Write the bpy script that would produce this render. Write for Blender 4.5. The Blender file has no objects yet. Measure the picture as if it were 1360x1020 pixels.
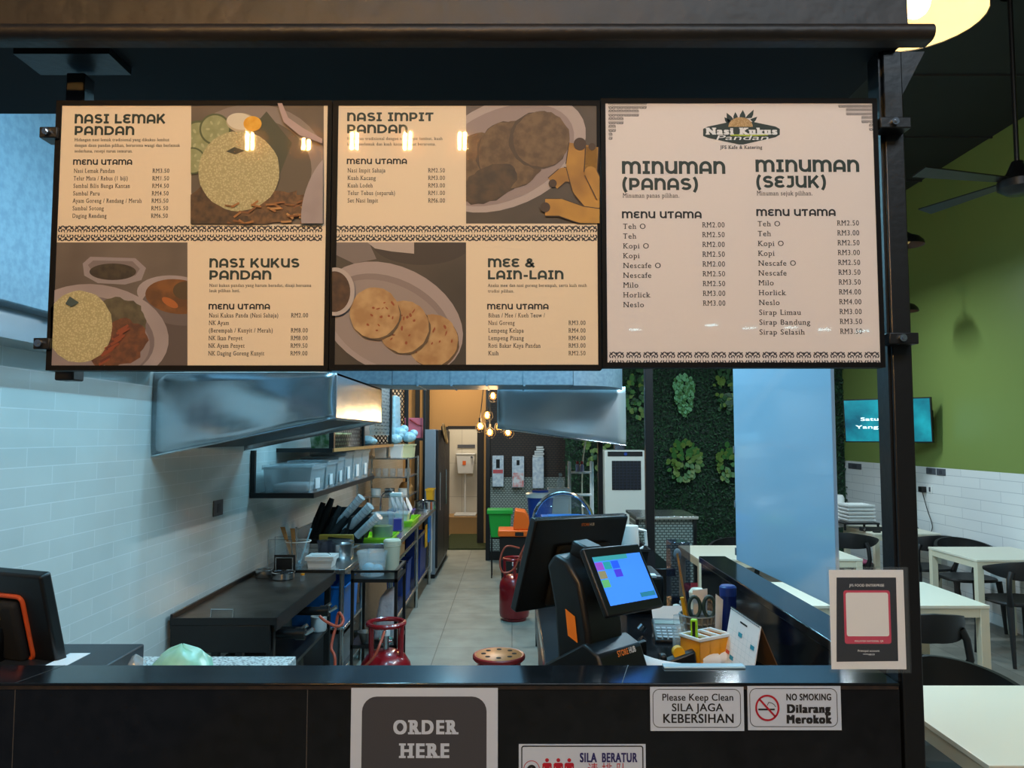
import bpy, bmesh, math, random
from mathutils import Vector, Matrix
random.seed(7)
S = bpy.context.scene
COL = S.collection
R = math.radians
PI = math.pi
# ---------------------------------------------------------------- camera, world, exposure
F = 1022.0                       # focal length in pixels of the 1360 x 1020 frame
PITCH = R(3.81)
CAMZ = 1.70
CY = -1.5                        # camera y; depth D is measured from here along +y
cd = bpy.data.cameras.new('camera'); cam = bpy.data.objects.new('camera', cd); COL.objects.link(cam)
cam.location = (0, CY, CAMZ); cam.rotation_euler = (R(90) + PITCH, 0, 0)
cd.sensor_fit = 'HORIZONTAL'; cd.sensor_width = 36; cd.lens = 36 * F / 1360; cd.clip_start = 0.05
S.camera = cam
W = bpy.data.worlds.new('world'); S.world = W; W.use_nodes = True
W.node_tree.nodes['Background'].inputs[0].default_value = (0.42, 0.55, 0.70, 1)
W.node_tree.nodes['Background'].inputs[1].default_value = 0.16
S.view_settings.view_transform = 'Standard'; S.view_settings.look = 'None'
S.view_settings.gamma = 1; S.view_settings.use_curve_mapping = False
S.view_settings.exposure = 0.0
COOL = (0.30, 0.74, 1.0); NEUT = (0.74, 0.90, 1.0); WARM = (1.0, 0.62, 0.28)

def area(name, loc, sx, sy, power, color, rot=(0, 0, 0)):
    l = bpy.data.lights.new(name, 'AREA'); l.shape = 'RECTANGLE'; l.size = sx; l.size_y = sy
    l.energy = power; l.color = color
    o = bpy.data.objects.new(name, l); o.location = loc; o.rotation_euler = rot; COL.objects.link(o); return o

def point(name, loc, power, color, r=0.03):
    l = bpy.data.lights.new(name, 'POINT'); l.energy = power; l.color = color; l.shadow_soft_size = r
    o = bpy.data.objects.new(name, l); o.location = loc; COL.objects.link(o); return o

def Y(D): return D + CY
def P(u, v, D):
    """pixel of the 1360 x 1020 photograph at depth D -> world point"""
    dx = (u - 680) / F; dy = (510 - v) / F
    c, s = math.cos(PITCH), math.sin(PITCH)
    k = D / (c - dy * s)
    return Vector((dx * k, D + CY, CAMZ + (s + dy * c) * k))
def X(u, D): return (u - 680) / F * D
def Z(v, D): return P(680, v, D).z

# ---------------------------------------------------------------- materials
def lin(c):
    out = []
    for v in c[:3]:
        v = v / 255.0
        out.append(v / 12.92 if v <= 0.04045 else ((v + 0.055) / 1.055) ** 2.4)
    return (*out, 1.0)
MATS = {}
def mat(name, rgb, rough=0.5, metal=0.0, noise=None, nscale=8, bump=0.0, bscale=40, emit=None, estr=0, trans=0, alpha=1, coat=0, spec=0.5, stretch=None, vor=False):
    if name in MATS: return MATS[name]
    m = bpy.data.materials.new(name); m.use_nodes = True; MATS[name] = m
    nt = m.node_tree; b = nt.nodes['Principled BSDF']
    b.inputs['Base Color'].default_value = lin(rgb); b.inputs['Roughness'].default_value = rough
    b.inputs['Metallic'].default_value = metal; b.inputs['Specular IOR Level'].default_value = spec
    b.inputs['Transmission Weight'].default_value = trans; b.inputs['Alpha'].default_value = alpha
    b.inputs['Coat Weight'].default_value = coat; b.inputs['Coat Roughness'].default_value = 0.05
    if emit: b.inputs['Emission Color'].default_value = lin(emit); b.inputs['Emission Strength'].default_value = estr
    tc = None
    if noise or bump:
        tc = nt.nodes.new('ShaderNodeTexCoord'); mp = nt.nodes.new('ShaderNodeMapping')
        nt.links.new(tc.outputs['Object'], mp.inputs[0])
        if stretch: mp.inputs['Scale'].default_value = stretch
    if noise:
        n = nt.nodes.new('ShaderNodeTexVoronoi' if vor else 'ShaderNodeTexNoise'); n.inputs['Scale'].default_value = nscale
        nt.links.new(mp.outputs[0], n.inputs['Vector'])
        r = nt.nodes.new('ShaderNodeValToRGB'); r.color_ramp.elements[0].position = 0.1 if vor else 0.35; r.color_ramp.elements[1].position = 0.6 if vor else 0.65
        r.color_ramp.elements[0].color = lin(rgb); r.color_ramp.elements[1].color = lin(noise)
        nt.links.new(n.outputs[0], r.inputs[0]); nt.links.new(r.outputs[0], b.inputs['Base Color'])
    if bump:
        n2 = nt.nodes.new('ShaderNodeTexNoise'); n2.inputs['Scale'].default_value = bscale
        bp = nt.nodes.new('ShaderNodeBump'); bp.inputs['Strength'].default_value = bump; bp.inputs['Distance'].default_value = 0.02
        nt.links.new(mp.outputs[0], n2.inputs['Vector']); nt.links.new(n2.outputs[0], bp.inputs['Height']); nt.links.new(bp.outputs[0], b.inputs['Normal'])
    return m

def tile_mat(name, c1, c2, grout, bw, rh, mort, axes, rough=0.25, off=0.5, varn=None, bias=0.0):
    m = bpy.data.materials.new(name); m.use_nodes = True; MATS[name] = m; nt = m.node_tree; b = nt.nodes['Principled BSDF']
    tc = nt.nodes.new('ShaderNodeTexCoord'); sp = nt.nodes.new('ShaderNodeSeparateXYZ'); cb = nt.nodes.new('ShaderNodeCombineXYZ')
    nt.links.new(tc.outputs['Object'], sp.inputs[0])
    nt.links.new(sp.outputs[axes[0]], cb.inputs[0]); nt.links.new(sp.outputs[axes[1]], cb.inputs[1])
    br = nt.nodes.new('ShaderNodeTexBrick'); br.offset = off; br.inputs['Scale'].default_value = 1
    br.inputs['Brick Width'].default_value = bw; br.inputs['Row Height'].default_value = rh; br.inputs['Mortar Size'].default_value = mort
    br.inputs['Color1'].default_value = lin(c1); br.inputs['Color2'].default_value = lin(c2); br.inputs['Mortar'].default_value = lin(grout)
    br.inputs['Bias'].default_value = bias
    nt.links.new(cb.outputs[0], br.inputs[0])
    src = br.outputs['Color']
    if varn:
        n = nt.nodes.new('ShaderNodeTexNoise'); n.inputs['Scale'].default_value = varn[0]; n.inputs['Detail'].default_value = 6
        nt.links.new(tc.outputs['Object'], n.inputs['Vector'])
        r = nt.nodes.new('ShaderNodeValToRGB'); r.color_ramp.elements[0].position = 0.3; r.color_ramp.elements[1].position = 0.7
        r.color_ramp.elements[0].color = (varn[1],) * 3 + (1,); r.color_ramp.elements[1].color = (1, 1, 1, 1)
        mx = nt.nodes.new('ShaderNodeMix'); mx.data_type = 'RGBA'; mx.blend_type = 'MULTIPLY'; mx.inputs[0].default_value = 1
        nt.links.new(n.outputs[0], r.inputs[0]); nt.links.new(src, mx.inputs[6]); nt.links.new(r.outputs[0], mx.inputs[7]); src = mx.outputs[2]
    nt.links.new(src, b.inputs['Base Color']); b.inputs['Roughness'].default_value = rough
    bp = nt.nodes.new('ShaderNodeBump'); bp.inputs['Strength'].default_value = 0.25; bp.inputs['Distance'].default_value = 0.002; bp.invert = True
    nt.links.new(br.outputs['Fac'], bp.inputs['Height']); nt.links.new(bp.outputs[0], b.inputs['Normal'])
    return m

def clear_mat(name, rgb, mixf, rough=0.05):
    """thin clear plastic or glass: see-through with Fresnel gloss and a slight body tint"""
    m = bpy.data.materials.new(name); m.use_nodes = True; MATS[name] = m; nt = m.node_tree
    nt.nodes.remove(nt.nodes['Principled BSDF']); out = nt.nodes['Material Output']
    t = nt.nodes.new('ShaderNodeBsdfTransparent'); g = nt.nodes.new('ShaderNodeBsdfGlossy'); d = nt.nodes.new('ShaderNodeBsdfDiffuse')
    g.inputs['Roughness'].default_value = rough; d.inputs[0].default_value = lin(rgb)
    fr = nt.nodes.new('ShaderNodeFresnel'); fr.inputs[0].default_value = 1.45
    m1 = nt.nodes.new('ShaderNodeMixShader'); m1.inputs[0].default_value = mixf
    m2 = nt.nodes.new('ShaderNodeMixShader')
    nt.links.new(t.outputs[0], m1.inputs[1]); nt.links.new(d.outputs[0], m1.inputs[2])
    ge = nt.nodes.new('ShaderNodeNewGeometry'); su = nt.nodes.new('ShaderNodeMath'); su.operation = 'SUBTRACT'; su.inputs[0].default_value = 1; mu = nt.nodes.new('ShaderNodeMath'); mu.operation = 'MULTIPLY'
    nt.links.new(ge.outputs['Backfacing'], su.inputs[1]); nt.links.new(su.outputs[0], mu.inputs[0]); nt.links.new(fr.outputs[0], mu.inputs[1]); nt.links.new(mu.outputs[0], m2.inputs[0]); nt.links.new(m1.outputs[0], m2.inputs[1]); nt.links.new(g.outputs[0], m2.inputs[2])
    nt.links.new(m2.outputs[0], out.inputs['Surface'])
    return m

BLK = mat('black_plastic', (14, 15, 17), 0.42)
STEELC = mat('island_hood_steel', (200, 208, 212), 0.46, 0.7, bump=0.4, bscale=2.6)
BLKM = mat('black_painted_steel', (15, 16, 18), 0.38, bump=0.03, bscale=60)
BLKR = mat('black_matt', (11, 11, 12), 0.75)
CHAIRM = mat('black_chair_plastic', (13, 14, 15), 0.5)
GRAN = mat('black_polished_stone', (13, 14, 17), 0.13, noise=(20, 21, 25), nscale=30)
STEEL = mat('stainless_steel', (188, 192, 194), 0.24, 0.95, bump=0.12, bscale=3)
STEELB = mat('hood_steel', (192, 200, 206), 0.26, 0.9, bump=0.5, bscale=2.2)
GALV = mat('galvanised_steel', (128, 152, 170), 0.42, 0.5, noise=(144, 168, 184), nscale=45)
CHROME = mat('chrome', (210, 212, 215), 0.12, 1.0)
WHITE = mat('white_plastic', (222, 224, 222), 0.35)
CREAM = mat('cream_laminate', (226, 222, 202), 0.35)
CREAMD = mat('cream_painted_steel', (214, 206, 180), 0.45)
PAPER = mat('white_paper', (228, 230, 232), 0.7)
GREYS = mat('grey_switch_plastic', (78, 82, 90), 0.5)
RED = mat('red_enamel', (140, 14, 24), 0.28, coat=0.4)
REDP = mat('red_plastic', (150, 30, 28), 0.4)
ORANGE = mat('orange_plastic', (226, 104, 24), 0.45)
TOPW = mat('orange_stool_top', (214, 128, 70), 0.4)
BLUE = mat('blue_plastic', (14, 62, 150), 0.4)
LBLUE = mat('sky_blue_plastic', (20, 120, 205), 0.4)
GREEN = mat('green_plastic', (30, 160, 60), 0.4)
LIME = mat('lime_plastic', (150, 215, 20), 0.4)
YEL = mat('yellow_plastic', (226, 170, 30), 0.4)
AMB = mat('amber_plastic', (222, 150, 24), 0.35)
PINK = mat('pink_plastic', (205, 110, 130), 0.4)
WOOD = mat('bamboo_wood', (176, 132, 76), 0.55, noise=(150, 108, 60), nscale=30)
BOARDW = mat('wooden_board', (166, 132, 44), 0.5)
HOSE = mat('orange_rubber_hose', (178, 78, 56), 0.45)
PURP = mat('purple_plastic', (70, 60, 140), 0.4)
CLEAR = clear_mat('clear_plastic', (200, 218, 226), 0.13, 0.12)
CLEARW = clear_mat('milky_plastic', (214, 228, 234), 0.30, 0.2)
GLASS = clear_mat('clear_acrylic', (200, 215, 220), 0.02, 0.03)
COVER = clear_mat('acrylic_cover', (220, 220, 220), 0.0, 0.02)
SMOKE = clear_mat('smoked_acrylic', (52, 54, 72), 0.5, 0.05)
FOOD = mat('dark_sauce', (60, 44, 26), 0.4)
OLIVE = mat('green_drink', (120, 130, 50), 0.3)
BAGB = mat('pale_blue_bag', (150, 205, 228), 0.35, bump=0.9, bscale=22)
CUPW = clear_mat('frosted_cup', (222, 232, 238), 0.55, 0.2)
BULB = mat('warm_filament', (255, 200, 120), 0.5, emit=(255, 190, 96), estr=26)
BULBG = clear_mat('clear_bulb_glass', (255, 200, 130), 0.12, 0.03)

# ---------------------------------------------------------------- mesh builder
class B:
    def __init__(s, *mats):
        s.bm = bmesh.new(); s.mats = list(mats); s.mi = 0
    def use(s, m):
        if m not in s.mats: s.mats.append(m)
        s.mi = s.mats.index(m); return s
    def face(s, cos):
        try:
            f = s.bm.faces.new([s.bm.verts.new(c) for c in cos]); f.material_index = s.mi; return f
        except ValueError: return None
    def mesh(s, vs, fs, M=None):
        bv = [s.bm.verts.new(M @ Vector(v) if M else v) for v in vs]
        for f in fs:
            try: g = s.bm.faces.new([bv[i] for i in f]); g.material_index = s.mi
            except ValueError: pass
    def box(s, x0, x1, y0, y1, z0, z1, M=None):
        v = [(x, y, z) for z in (z0, z1) for y in (y0, y1) for x in (x0, x1)]
        s.mesh(v, [(0, 2, 3, 1), (4, 5, 7, 6), (0, 1, 5, 4), (2, 6, 7, 3), (0, 4, 6, 2), (1, 3, 7, 5)], M); return s
    def hexa(s, v):                    # 8 corners: bottom ring 4, top ring 4
        s.mesh(v, [(0, 3, 2, 1), (4, 5, 6, 7), (0, 1, 5, 4), (1, 2, 6, 5), (2, 3, 7, 6), (3, 0, 4, 7)]); return s
    def cyl(s, p0, p1, r0, r1=None, n=16, caps=True):
        p0 = Vector(p0); p1 = Vector(p1); r1 = r0 if r1 is None else r1
        d = (p1 - p0).normalized(); a = d.orthogonal().normalized(); b = d.cross(a)
        vs = []
        for p, r in ((p0, r0), (p1, r1)):
            for i in range(n):
                t = 2 * PI * i / n; vs.append(p + (a * math.cos(t) + b * math.sin(t)) * r)
        fs = [(i, (i + 1) % n, n + (i + 1) % n, n + i) for i in range(n)]
        if caps: fs += [tuple(range(n - 1, -1, -1)), tuple(range(n, 2 * n))]
        s.mesh(vs, fs); return s
    def tube(s, pts, r, n=8, closed=False):
        pts = [Vector(p) for p in pts]; N = len(pts); rs = r if isinstance(r, (list, tuple)) else [r] * N
        rings = []; pa = None
        for i, p in enumerate(pts):
            q0 = pts[i - 1] if (i > 0 or closed) else p; q1 = pts[(i + 1) % N] if (i < N - 1 or closed) else p
            d = (q1 - q0).normalized()
            if pa is None: a = d.orthogonal().normalized()
            else:
                a = pa - d * pa.dot(d); a = a.normalized() if a.length > 1e-6 else d.orthogonal().normalized()
            pa = a; b = d.cross(a)
            rings.append([s.bm.verts.new(p + (a * math.cos(2 * PI * k / n) + b * math.sin(2 * PI * k / n)) * rs[i]) for k in range(n)])
        for i in range(N if closed else N - 1):
            A, C = rings[i], rings[(i + 1) % N]
            for k in range(n):
                try: f = s.bm.faces.new((A[k], A[(k + 1) % n], C[(k + 1) % n], C[k])); f.material_index = s.mi
                except ValueError: pass
        if not closed:
            for Rg in (rings[0][::-1], rings[-1]):
                try: f = s.bm.faces.new(Rg); f.material_index = s.mi
                except ValueError: pass
        return s
    def lathe(s, prof, c=(0, 0, 0), n=20, M=None):
        c = Vector(c); rings = []
        for r, z in prof:
            if r < 1e-5: rings.append([s.bm.verts.new(M @ (c + Vector((0, 0, z))) if M else c + Vector((0, 0, z)))])
            else:
                rr = []
                for i in range(n):
                    q = c + Vector((r * math.cos(2 * PI * i / n), r * math.sin(2 * PI * i / n), z)); rr.append(s.bm.verts.new(M @ q if M else q))
                rings.append(rr)
        for A, C in zip(rings, rings[1:]):
            for i in range(n):
                j = (i + 1) % n
                q = [A[0] if len(A) == 1 else A[i], A[0] if len(A) == 1 else A[j], C[0] if len(C) == 1 else C[j], C[0] if len(C) == 1 else C[i]]
                u = []
                for v in q:
                    if v not in u: u.append(v)
                if len(u) > 2:
                    try: f = s.bm.faces.new(u); f.material_index = s.mi
                    except ValueError: pass
        return s
    def ball(s, c, r, n=14, sz=1.0):
        return s.lathe([(r * math.sin(PI * i / 8), -r * sz * math.cos(PI * i / 8)) for i in range(9)], c, n)
    def prism(s, pts, d):              # polygon of 3-D points extruded by vector d
        pts = [Vector(p) for p in pts]; d = Vector(d); n = len(pts)
        s.mesh([*pts, *[p + d for p in pts]], [tuple(range(n - 1, -1, -1)), tuple(range(n, 2 * n))] + [(i, (i + 1) % n, n + (i + 1) % n, n + i) for i in range(n)]); return s
    def build(s, name, m=None, parent=None, bev=0.0, smooth=True, M=None, solid=0.0, seg=2):
        if m is not None and not s.mats: s.mats = [m]
        elif m is not None and m not in s.mats: s.mats[0:0] = []
        bmesh.ops.recalc_face_normals(s.bm, faces=s.bm.faces[:])
        me = bpy.data.meshes.new(name); s.bm.to_mesh(me); s.bm.free()
        for q in (s.mats or [BLK]): me.materials.append(q)
        if smooth:
            for p in me.polygons: p.use_smooth = True
            me.set_sharp_from_angle(angle=R(38))
        o = bpy.data.objects.new(name, me); COL.objects.link(o)
        if parent: par(o, parent)
        elif M is not None: o.matrix_world = M
        if solid:
            md = o.modifiers.new('thick', 'SOLIDIFY'); md.thickness = solid; md.offset = 0
        if bev:
            md = o.modifiers.new('edge', 'BEVEL'); md.width = bev; md.segments = seg; md.limit_method = 'ANGLE'; md.angle_limit = R(40); md.harden_normals = False
        return o
LOC = {}
def par(o, p):
    o.parent = p
    if p.name in LOC: o.matrix_parent_inverse = Matrix.Translation(-LOC[p.name])
def tag(o, label, cat, group=None, kind=None):
    if label: o['label'] = label
    if cat: o['category'] = cat
    if group: o['group'] = group
    if kind: o['kind'] = kind
    return o
def thing(name, label, cat, loc=(0, 0, 0), group=None, M=None):
    """Empty at the base; parts are given in world coordinates, or in local ones when M is set"""
    o = bpy.data.objects.new(name, None); COL.objects.link(o); o.empty_display_size = 0.05
    if M is not None: o.matrix_world = M
    else: o.location = loc; LOC[o.name] = Vector(loc)
    return tag(o, label, cat, group)
def struct(b, name, m, **k):
    o = b.build(name, m, **k); o['kind'] = 'structure'; return o
def copy_tree(o, parent=None):
    c = o.copy(); COL.objects.link(c)
    if parent: c.parent = parent
    for ch in list(o.children): copy_tree(ch, c)
    return c
def place(proto, used, M, label, group=None):
    o = proto if not used else copy_tree(proto)
    o.matrix_world = M; o['label'] = label
    if group: o['group'] = group
    return o
def TR(x, y, z, rz=0, sc=1): return Matrix.Translation((x, y, z)) @ Matrix.Rotation(rz, 4, 'Z') @ Matrix.Scale(sc, 4)
def BX(name, m, parent, x0, x1, y0, y1, z0, z1, bev=0.003):
    return B(m).box(x0, x1, y0, y1, z0, z1).build(name, None, parent, bev=bev)

# ---------------------------------------------------------------- lettering
GL = {}
_fc = bpy.data.curves.new('lettering', 'FONT'); _fc.resolution_u = 4; _fo = bpy.data.objects.new('lettering', _fc); COL.objects.link(_fo)
def _eval(body, off):
    _fc.body = body; _fc.offset = off
    dg = bpy.context.evaluated_depsgraph_get(); dg.update()
    me = _fo.evaluated_get(dg).to_mesh()
    vs = [(v.co.x, v.co.y) for v in me.vertices]; fs = [tuple(p.vertices) for p in me.polygons]
    cnt = {}
    for p in me.polygons:
        for e in p.edge_keys: cnt[e] = cnt.get(e, 0) + 1
    ed = [e for e, c in cnt.items() if c == 1]
    _fo.evaluated_get(dg).to_mesh_clear()
    return vs, fs, ed
_bar = {}
def glyph(ch, off, serif):
    k = (ch, off, serif)
    if k in GL: return GL[k]
    if off not in _bar: _bar[off] = max(v[0] for v in _eval('||', off)[0])
    adv = max(v[0] for v in _eval('|' + ch + '|', off)[0]) - _bar[off]
    vs, fs, ed = _eval(ch, off) if ch != ' ' else ([], [], [])
    nb_ = len(vs)
    if serif and ch.isalpha():
        t = 0.055; add = []
        for a, b in ed:
            (xa, ya), (xb, yb) = vs[a], vs[b]; L = abs(xa - xb)
            if abs(ya - yb) > 0.004 or not 0.03 < L < 0.19: continue
            y = ya; x0 = min(xa, xb) - serif; x1 = max(xa, xb) + serif
            if abs(y - 0) < 0.03: add.append((x0, x1, y, y + t))
            elif abs(y - 0.449) < 0.035 or abs(y - 0.682) < 0.04: add.append((x0, x1 if y > .6 and ch.isupper() else max(xa, xb), y - t, y))
            elif y < -0.15: add.append((x0, x1, y, y + t))
        for x0, x1, y0, y1 in add:
            i = len(vs); vs = vs + [(x0, y0), (x1, y0), (x1, y1), (x0, y1)]; fs = fs + [(i, i + 1, i + 2, i + 3)]
    GL[k] = ([(*v, 0.0 if i < nb_ else .5) for i, v in enumerate(vs)], fs, adv); return GL[k]
CAPH = 0.682
def text_w(s, off, serif): return sum(glyph(c, 0.0, serif)[2] + off + serif * .8 for c in s)
def write(b, s, o, cap, width=None, xd=(1, 0, 0), yd=(0, 0, 1), off=0.0, serif=0.0, align='l', shear=0.0):
    """flat lettering on a surface: o = baseline start, cap = capital height in metres"""
    o = Vector(o); xd = Vector(xd); yd = Vector(yd); k = cap / CAPH; nz = xd.cross(yd).normalized() * 2.5e-5
    w = text_w(s, off, serif) * k; sx = (width / w if width else 1.0) * k
    w = width or w; x = -w / 2 if align == 'c' else 0.0
    for c in s:
        vs, fs, adv = glyph(c, 0.0, serif)
        for q, (ox, oy) in enumerate(((0, 0), (off, 0)) if 0 < off < .02 else ((-off / 2, -off * .4), (off, -off * .4), (off, off * .4), (-off / 2, off * .4), (off / 4, 0)) if off else ((0, 0),)):
            b.mesh([o + nz * q + xd * (x + (vx + ox) * sx + vy * k * shear) + yd * ((vy + oy) * k) + nz * vl for vx, vy, vl in vs], fs)
        x += (adv + off + serif * .8) * sx
def arc(cx, cy, rx, ry, a0, a1, n=10): return [(cx + rx * math.cos(R(a0 + (a1 - a0) * i / n)), cy + ry * math.sin(R(a0 + (a1 - a0) * i / n))) for i in range(n + 1)]
# a wide rounded unicase display face, drawn as strokes (stroke .19, capital height 1)
def _disp():
    w = 0.112; lo, hi = w, 1 - w; G = {}; v = .5 - w
    G['N'] = (.82, [[(w, 0), (w, 1)], [(w, .45), (w, .5)] + arc(.41, .5, .41 - w, v, 180, 0, 14) + [(.82 - w, 0)]])
    G['M'] = (1.30, [[(w, 0), (w, 1)], [(w, .5)] + arc(.38, .56, .38 - w, .44 - w, 180, 0, 14) + [(.65, .5), (.65, 0)], [(.65, .5)] + arc(.92, .56, .27, .44 - w, 180, 0, 14) + [(1.30 - w, .5), (1.30 - w, 0)]])
    G['A'] = (.86, [[(w, 0), (w, .5)] + arc(.43, .50, .43 - w, v, 180, 0, 14) + [(.86 - w, 0)], [(w, .30), (.86 - w, .30)]])
    G['S'] = (.78, [arc(.40, .70, .27, .19, 25, 270, 14) + arc(.40, .305, .28, .195, 90, -155, 14)])
    G['I'] = (.54, [[(.27, 0), (.27, 1)], [(.02, hi + .01), (.52, hi + .01)], [(.02, lo - .01), (.52, lo - .01)]])
    G['L'] = (.68, [[(w, 1), (w, lo), (.68, lo)]])
    G['E'] = (.76, [arc(.42, .70, .30, .19, 25, 270, 14), arc(.42, .305, .31, .195, 90, 335, 14), [(.40, .505), (.60, .505)]])
    G['K'] = (.86, [[(w, 0), (w, 1)], [(.14, .34), (.72, 1)], [(.34, .58), (.76, 0)]])
    G['P'] = (.78, [[(w, 0), (w, 1)], [(.02, hi), (.42, hi)] + arc(.42, .61, .24, .278, 90, -90, 12) + [(w, .332)]])
    G['D'] = (.90, [[(w, 0), (w, 1)], [(.02, hi), (.40, hi)] + arc(.40, .50, .39, v, 90, -90, 14) + [(.02, lo)]])
    G['U'] = (.84, [[(w, 1), (w, .45)] + arc(.42, .45, .42 - w, .45 - w, 180, 360, 14) + [(.84 - w, .5)], [(.84 - w, 1), (.84 - w, 0)]])
    G['T'] = (.78, [[(.02, hi), (.76, hi)], [(.39, hi), (.39, 0)], [(.09, hi), (.09, .70)]])
    G['J'] = (.62, [[(.12, hi), (.58, hi)], [(.50, hi), (.50, .32)] + arc(.26, .31, .24, .20, 0, -140)])
    G['('] = (.42, [arc(.62, .45, .48, .78, 128, 232, 12)])
    G[')'] = (.42, [arc(-.20, .45, .48, .78, 52, -52, 12)])
    G['-'] = (.50, [[(.05, .38), (.45, .38)]])
    G['&'] = (.92, [[(.86, 0), (.28, .68)] + arc(.42, .74, .17, .165, 200, -40) + [(.20, .42)] + arc(.36, .26, .26, .165, 150, 320) + [(.80, .50)]])
    G[' '] = (.34, [])
    return G
DISP = _disp()
def ribbon(b, pts, w, o, xd, yd, sx, sy):
    p = [Vector(q) for q in pts]; p = p[:1] + [q for a, q in zip(p, p[1:]) if (q - a).length > 1e-4]; L = []; Rr = []; n = len(p)
    for i in range(n):
        d0 = (p[i] - p[i - 1]).normalized() if i else (p[1] - p[0]).normalized()
        d1 = (p[i + 1] - p[i]).normalized() if i < n - 1 else d0
        m = (d0 + d1); m = m.normalized() if m.length > 1e-3 else d0
        nn = Vector((-m.y, m.x)); k = w / max(0.5, abs(nn.dot(Vector((-d1.y, d1.x)))))
        L.append(p[i] + nn * k); Rr.append(p[i] - nn * k)
    q = lambda v: o + xd * (v.x * sx) + yd * (v.y * sy)
    b.mesh([q(v) for v in L] + [q(v) for v in Rr], [(i, n + i, n + i + 1, i + 1) for i in range(n - 1)])
def display(b, s, o, cap, width, sw=0.112, xd=(1, 0, 0), yd=(0, 0, 1)):
    o = Vector(o); xd = Vector(xd); yd = Vector(yd)
    tot = sum(DISP[c][0] + .10 for c in s) - .10; sx = width / tot; x = 0
    for c in s:
        a, st = DISP[c]
        for q, pl in enumerate(st): ribbon(b, pl, sw, o + xd * (x * sx) + xd.cross(yd) * (2.5e-5 * q), xd, yd, sx, cap)
        x += a + .10
def clip(poly, x0, x1, y0, y1):
    def cut(ps, f, g):
        out = []
        for i in range(len(ps)):
            a, c = ps[i - 1], ps[i]
            ia, ic = f(a), f(c)
            if ia != ic: out.append(g(a, c))
            if ic: out.append(c)
        return out
    def gx(v): return lambda a, c: (v, a[1] + (c[1] - a[1]) * (v - a[0]) / (c[0] - a[0]))
    def gy(v): return lambda a, c: (a[0] + (c[0] - a[0]) * (v - a[1]) / (c[1] - a[1]), v)
    for f, g in ((lambda p: p[0] >= x0, gx(x0)), (lambda p: p[0] <= x1, gx(x1)), (lambda p: p[1] >= y0, gy(y0)), (lambda p: p[1] <= y1, gy(y1))):
        if len(poly) < 3: return []
        poly = cut(poly, f, g)
    return poly
# ---------------------------------------------------------------- setting: floors, walls, ceiling
XL, XR = -1.72, 4.35
YF = -7.0                        # the open shop front behind the photographer
TILE_L = tile_mat('white_wall_tile', (214, 220, 218), (222, 227, 224), (236, 240, 240), .31, .069, .0022, ('Y', 'Z'), .16, varn=(1.6, .86))
TILE_R = tile_mat('white_dining_tile', (222, 226, 226), (228, 232, 232), (190, 196, 200), .60, .10, .003, ('Y', 'Z'), .18)
FLOORK = tile_mat('grey_cement_tile', (142, 148, 140), (150, 155, 147), (100, 106, 102), .60, .60, .004, ('X', 'Y'), .42, off=0.0, varn=(5, .72))
FLOORD = tile_mat('grey_timber_plank', (118, 114, 104), (138, 134, 124), (84, 82, 76), 1.2, .18, .003, ('Y', 'X'), .4, varn=(7, .75))
GREENP = mat('olive_green_paint', (124, 144, 78), 0.36, bump=.05, bscale=6)
BEIGE = mat('beige_paint', (176, 140, 92), 0.7)
BROWNM = mat('dark_brown_mesh_wall', (40, 33, 27), 0.6)
CEILM = mat('black_ceiling', (34, 36, 38), 0.7, noise=(40, 42, 44), nscale=1.2)
struct(B(FLOORK).box(XL - .1, 1.05, YF, 13.2, -.08, 0), 'floor', None)
struct(B(FLOORD).box(1.05, XR + .1, YF, 9.2, -.08, 0), 'floor_dining', None)
struct(B(TILE_L).box(XL - .12, XL, .0, 11.2, 0, 4.4), 'wall_left', None)
wr = struct(B(TILE_R).box(XR, XR + .12, YF, 9.2, 0, 1.37), 'wall_right', None)
o = B(GREENP).box(XR, XR + .12, YF, 9.2, 1.37, 4.4).build('wall_right_paint', None); o['kind'] = 'structure'
cb = B(CEILM).box(XL - .12, XR + .12, -0.3, 13.4, 4.4, 4.5)
for i in range(8): cb.box(XL, XR, 0.5 + i * 1.2, .515 + i * 1.2, 4.385, 4.4)
struct(cb, 'ceiling', None)
# back walls
struct(B(BROWNM).box(.70, XR, Y(10.15), Y(10.25), 0, 4.4), 'wall_back', None)
bw = B(BROWNM)
bw.box(-.33, .75, Y(10.72), Y(10.82), 0, 4.4)
struct(bw, 'wall_partition', None)
DW = 12.2
xa, xb, zt = X(595, DW), X(634, DW), Z(570, DW)
bw = B(BEIGE); bw.box(XL, xa, Y(DW), Y(DW) + .1, 0, 4.4); bw.box(xb, -.33, Y(DW), Y(DW) + .1, 0, 4.4); bw.box(xa, xb, Y(DW), Y(DW) + .1, zt, 4.4)
struct(bw, 'wall_rear', None)
TILE_T = tile_mat('washroom_tile', (206, 200, 184), (212, 206, 190), (170, 164, 150), .3, .6, .004, ('X', 'Z'), .3, off=0)
bw = B(TILE_T); bw.box(-1.5, -.3, Y(13.9), Y(14.0), 0, 2.6); bw.box(-1.6, -1.5, Y(DW) + .1, Y(13.9), 0, 2.6); bw.box(-.3, -.2, Y(DW) + .1, Y(13.9), 0, 2.6); bw.box(-1.6, -.2, Y(DW) + .1, Y(14.0), 2.6, 2.7)
struct(bw, 'wall_washroom', None)
struct(B(BEIGE).box(-1.5, -.3, Y(13.3), Y(13.9), 0, .30), 'trim_washroom_step', None)
struct(B(mat('dark_floor', (70, 72, 62), .6)).box(-1.6, -.2, 13.2 - .6, Y(14.0), -.08, -.001), 'floor_washroom', None)
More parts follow.
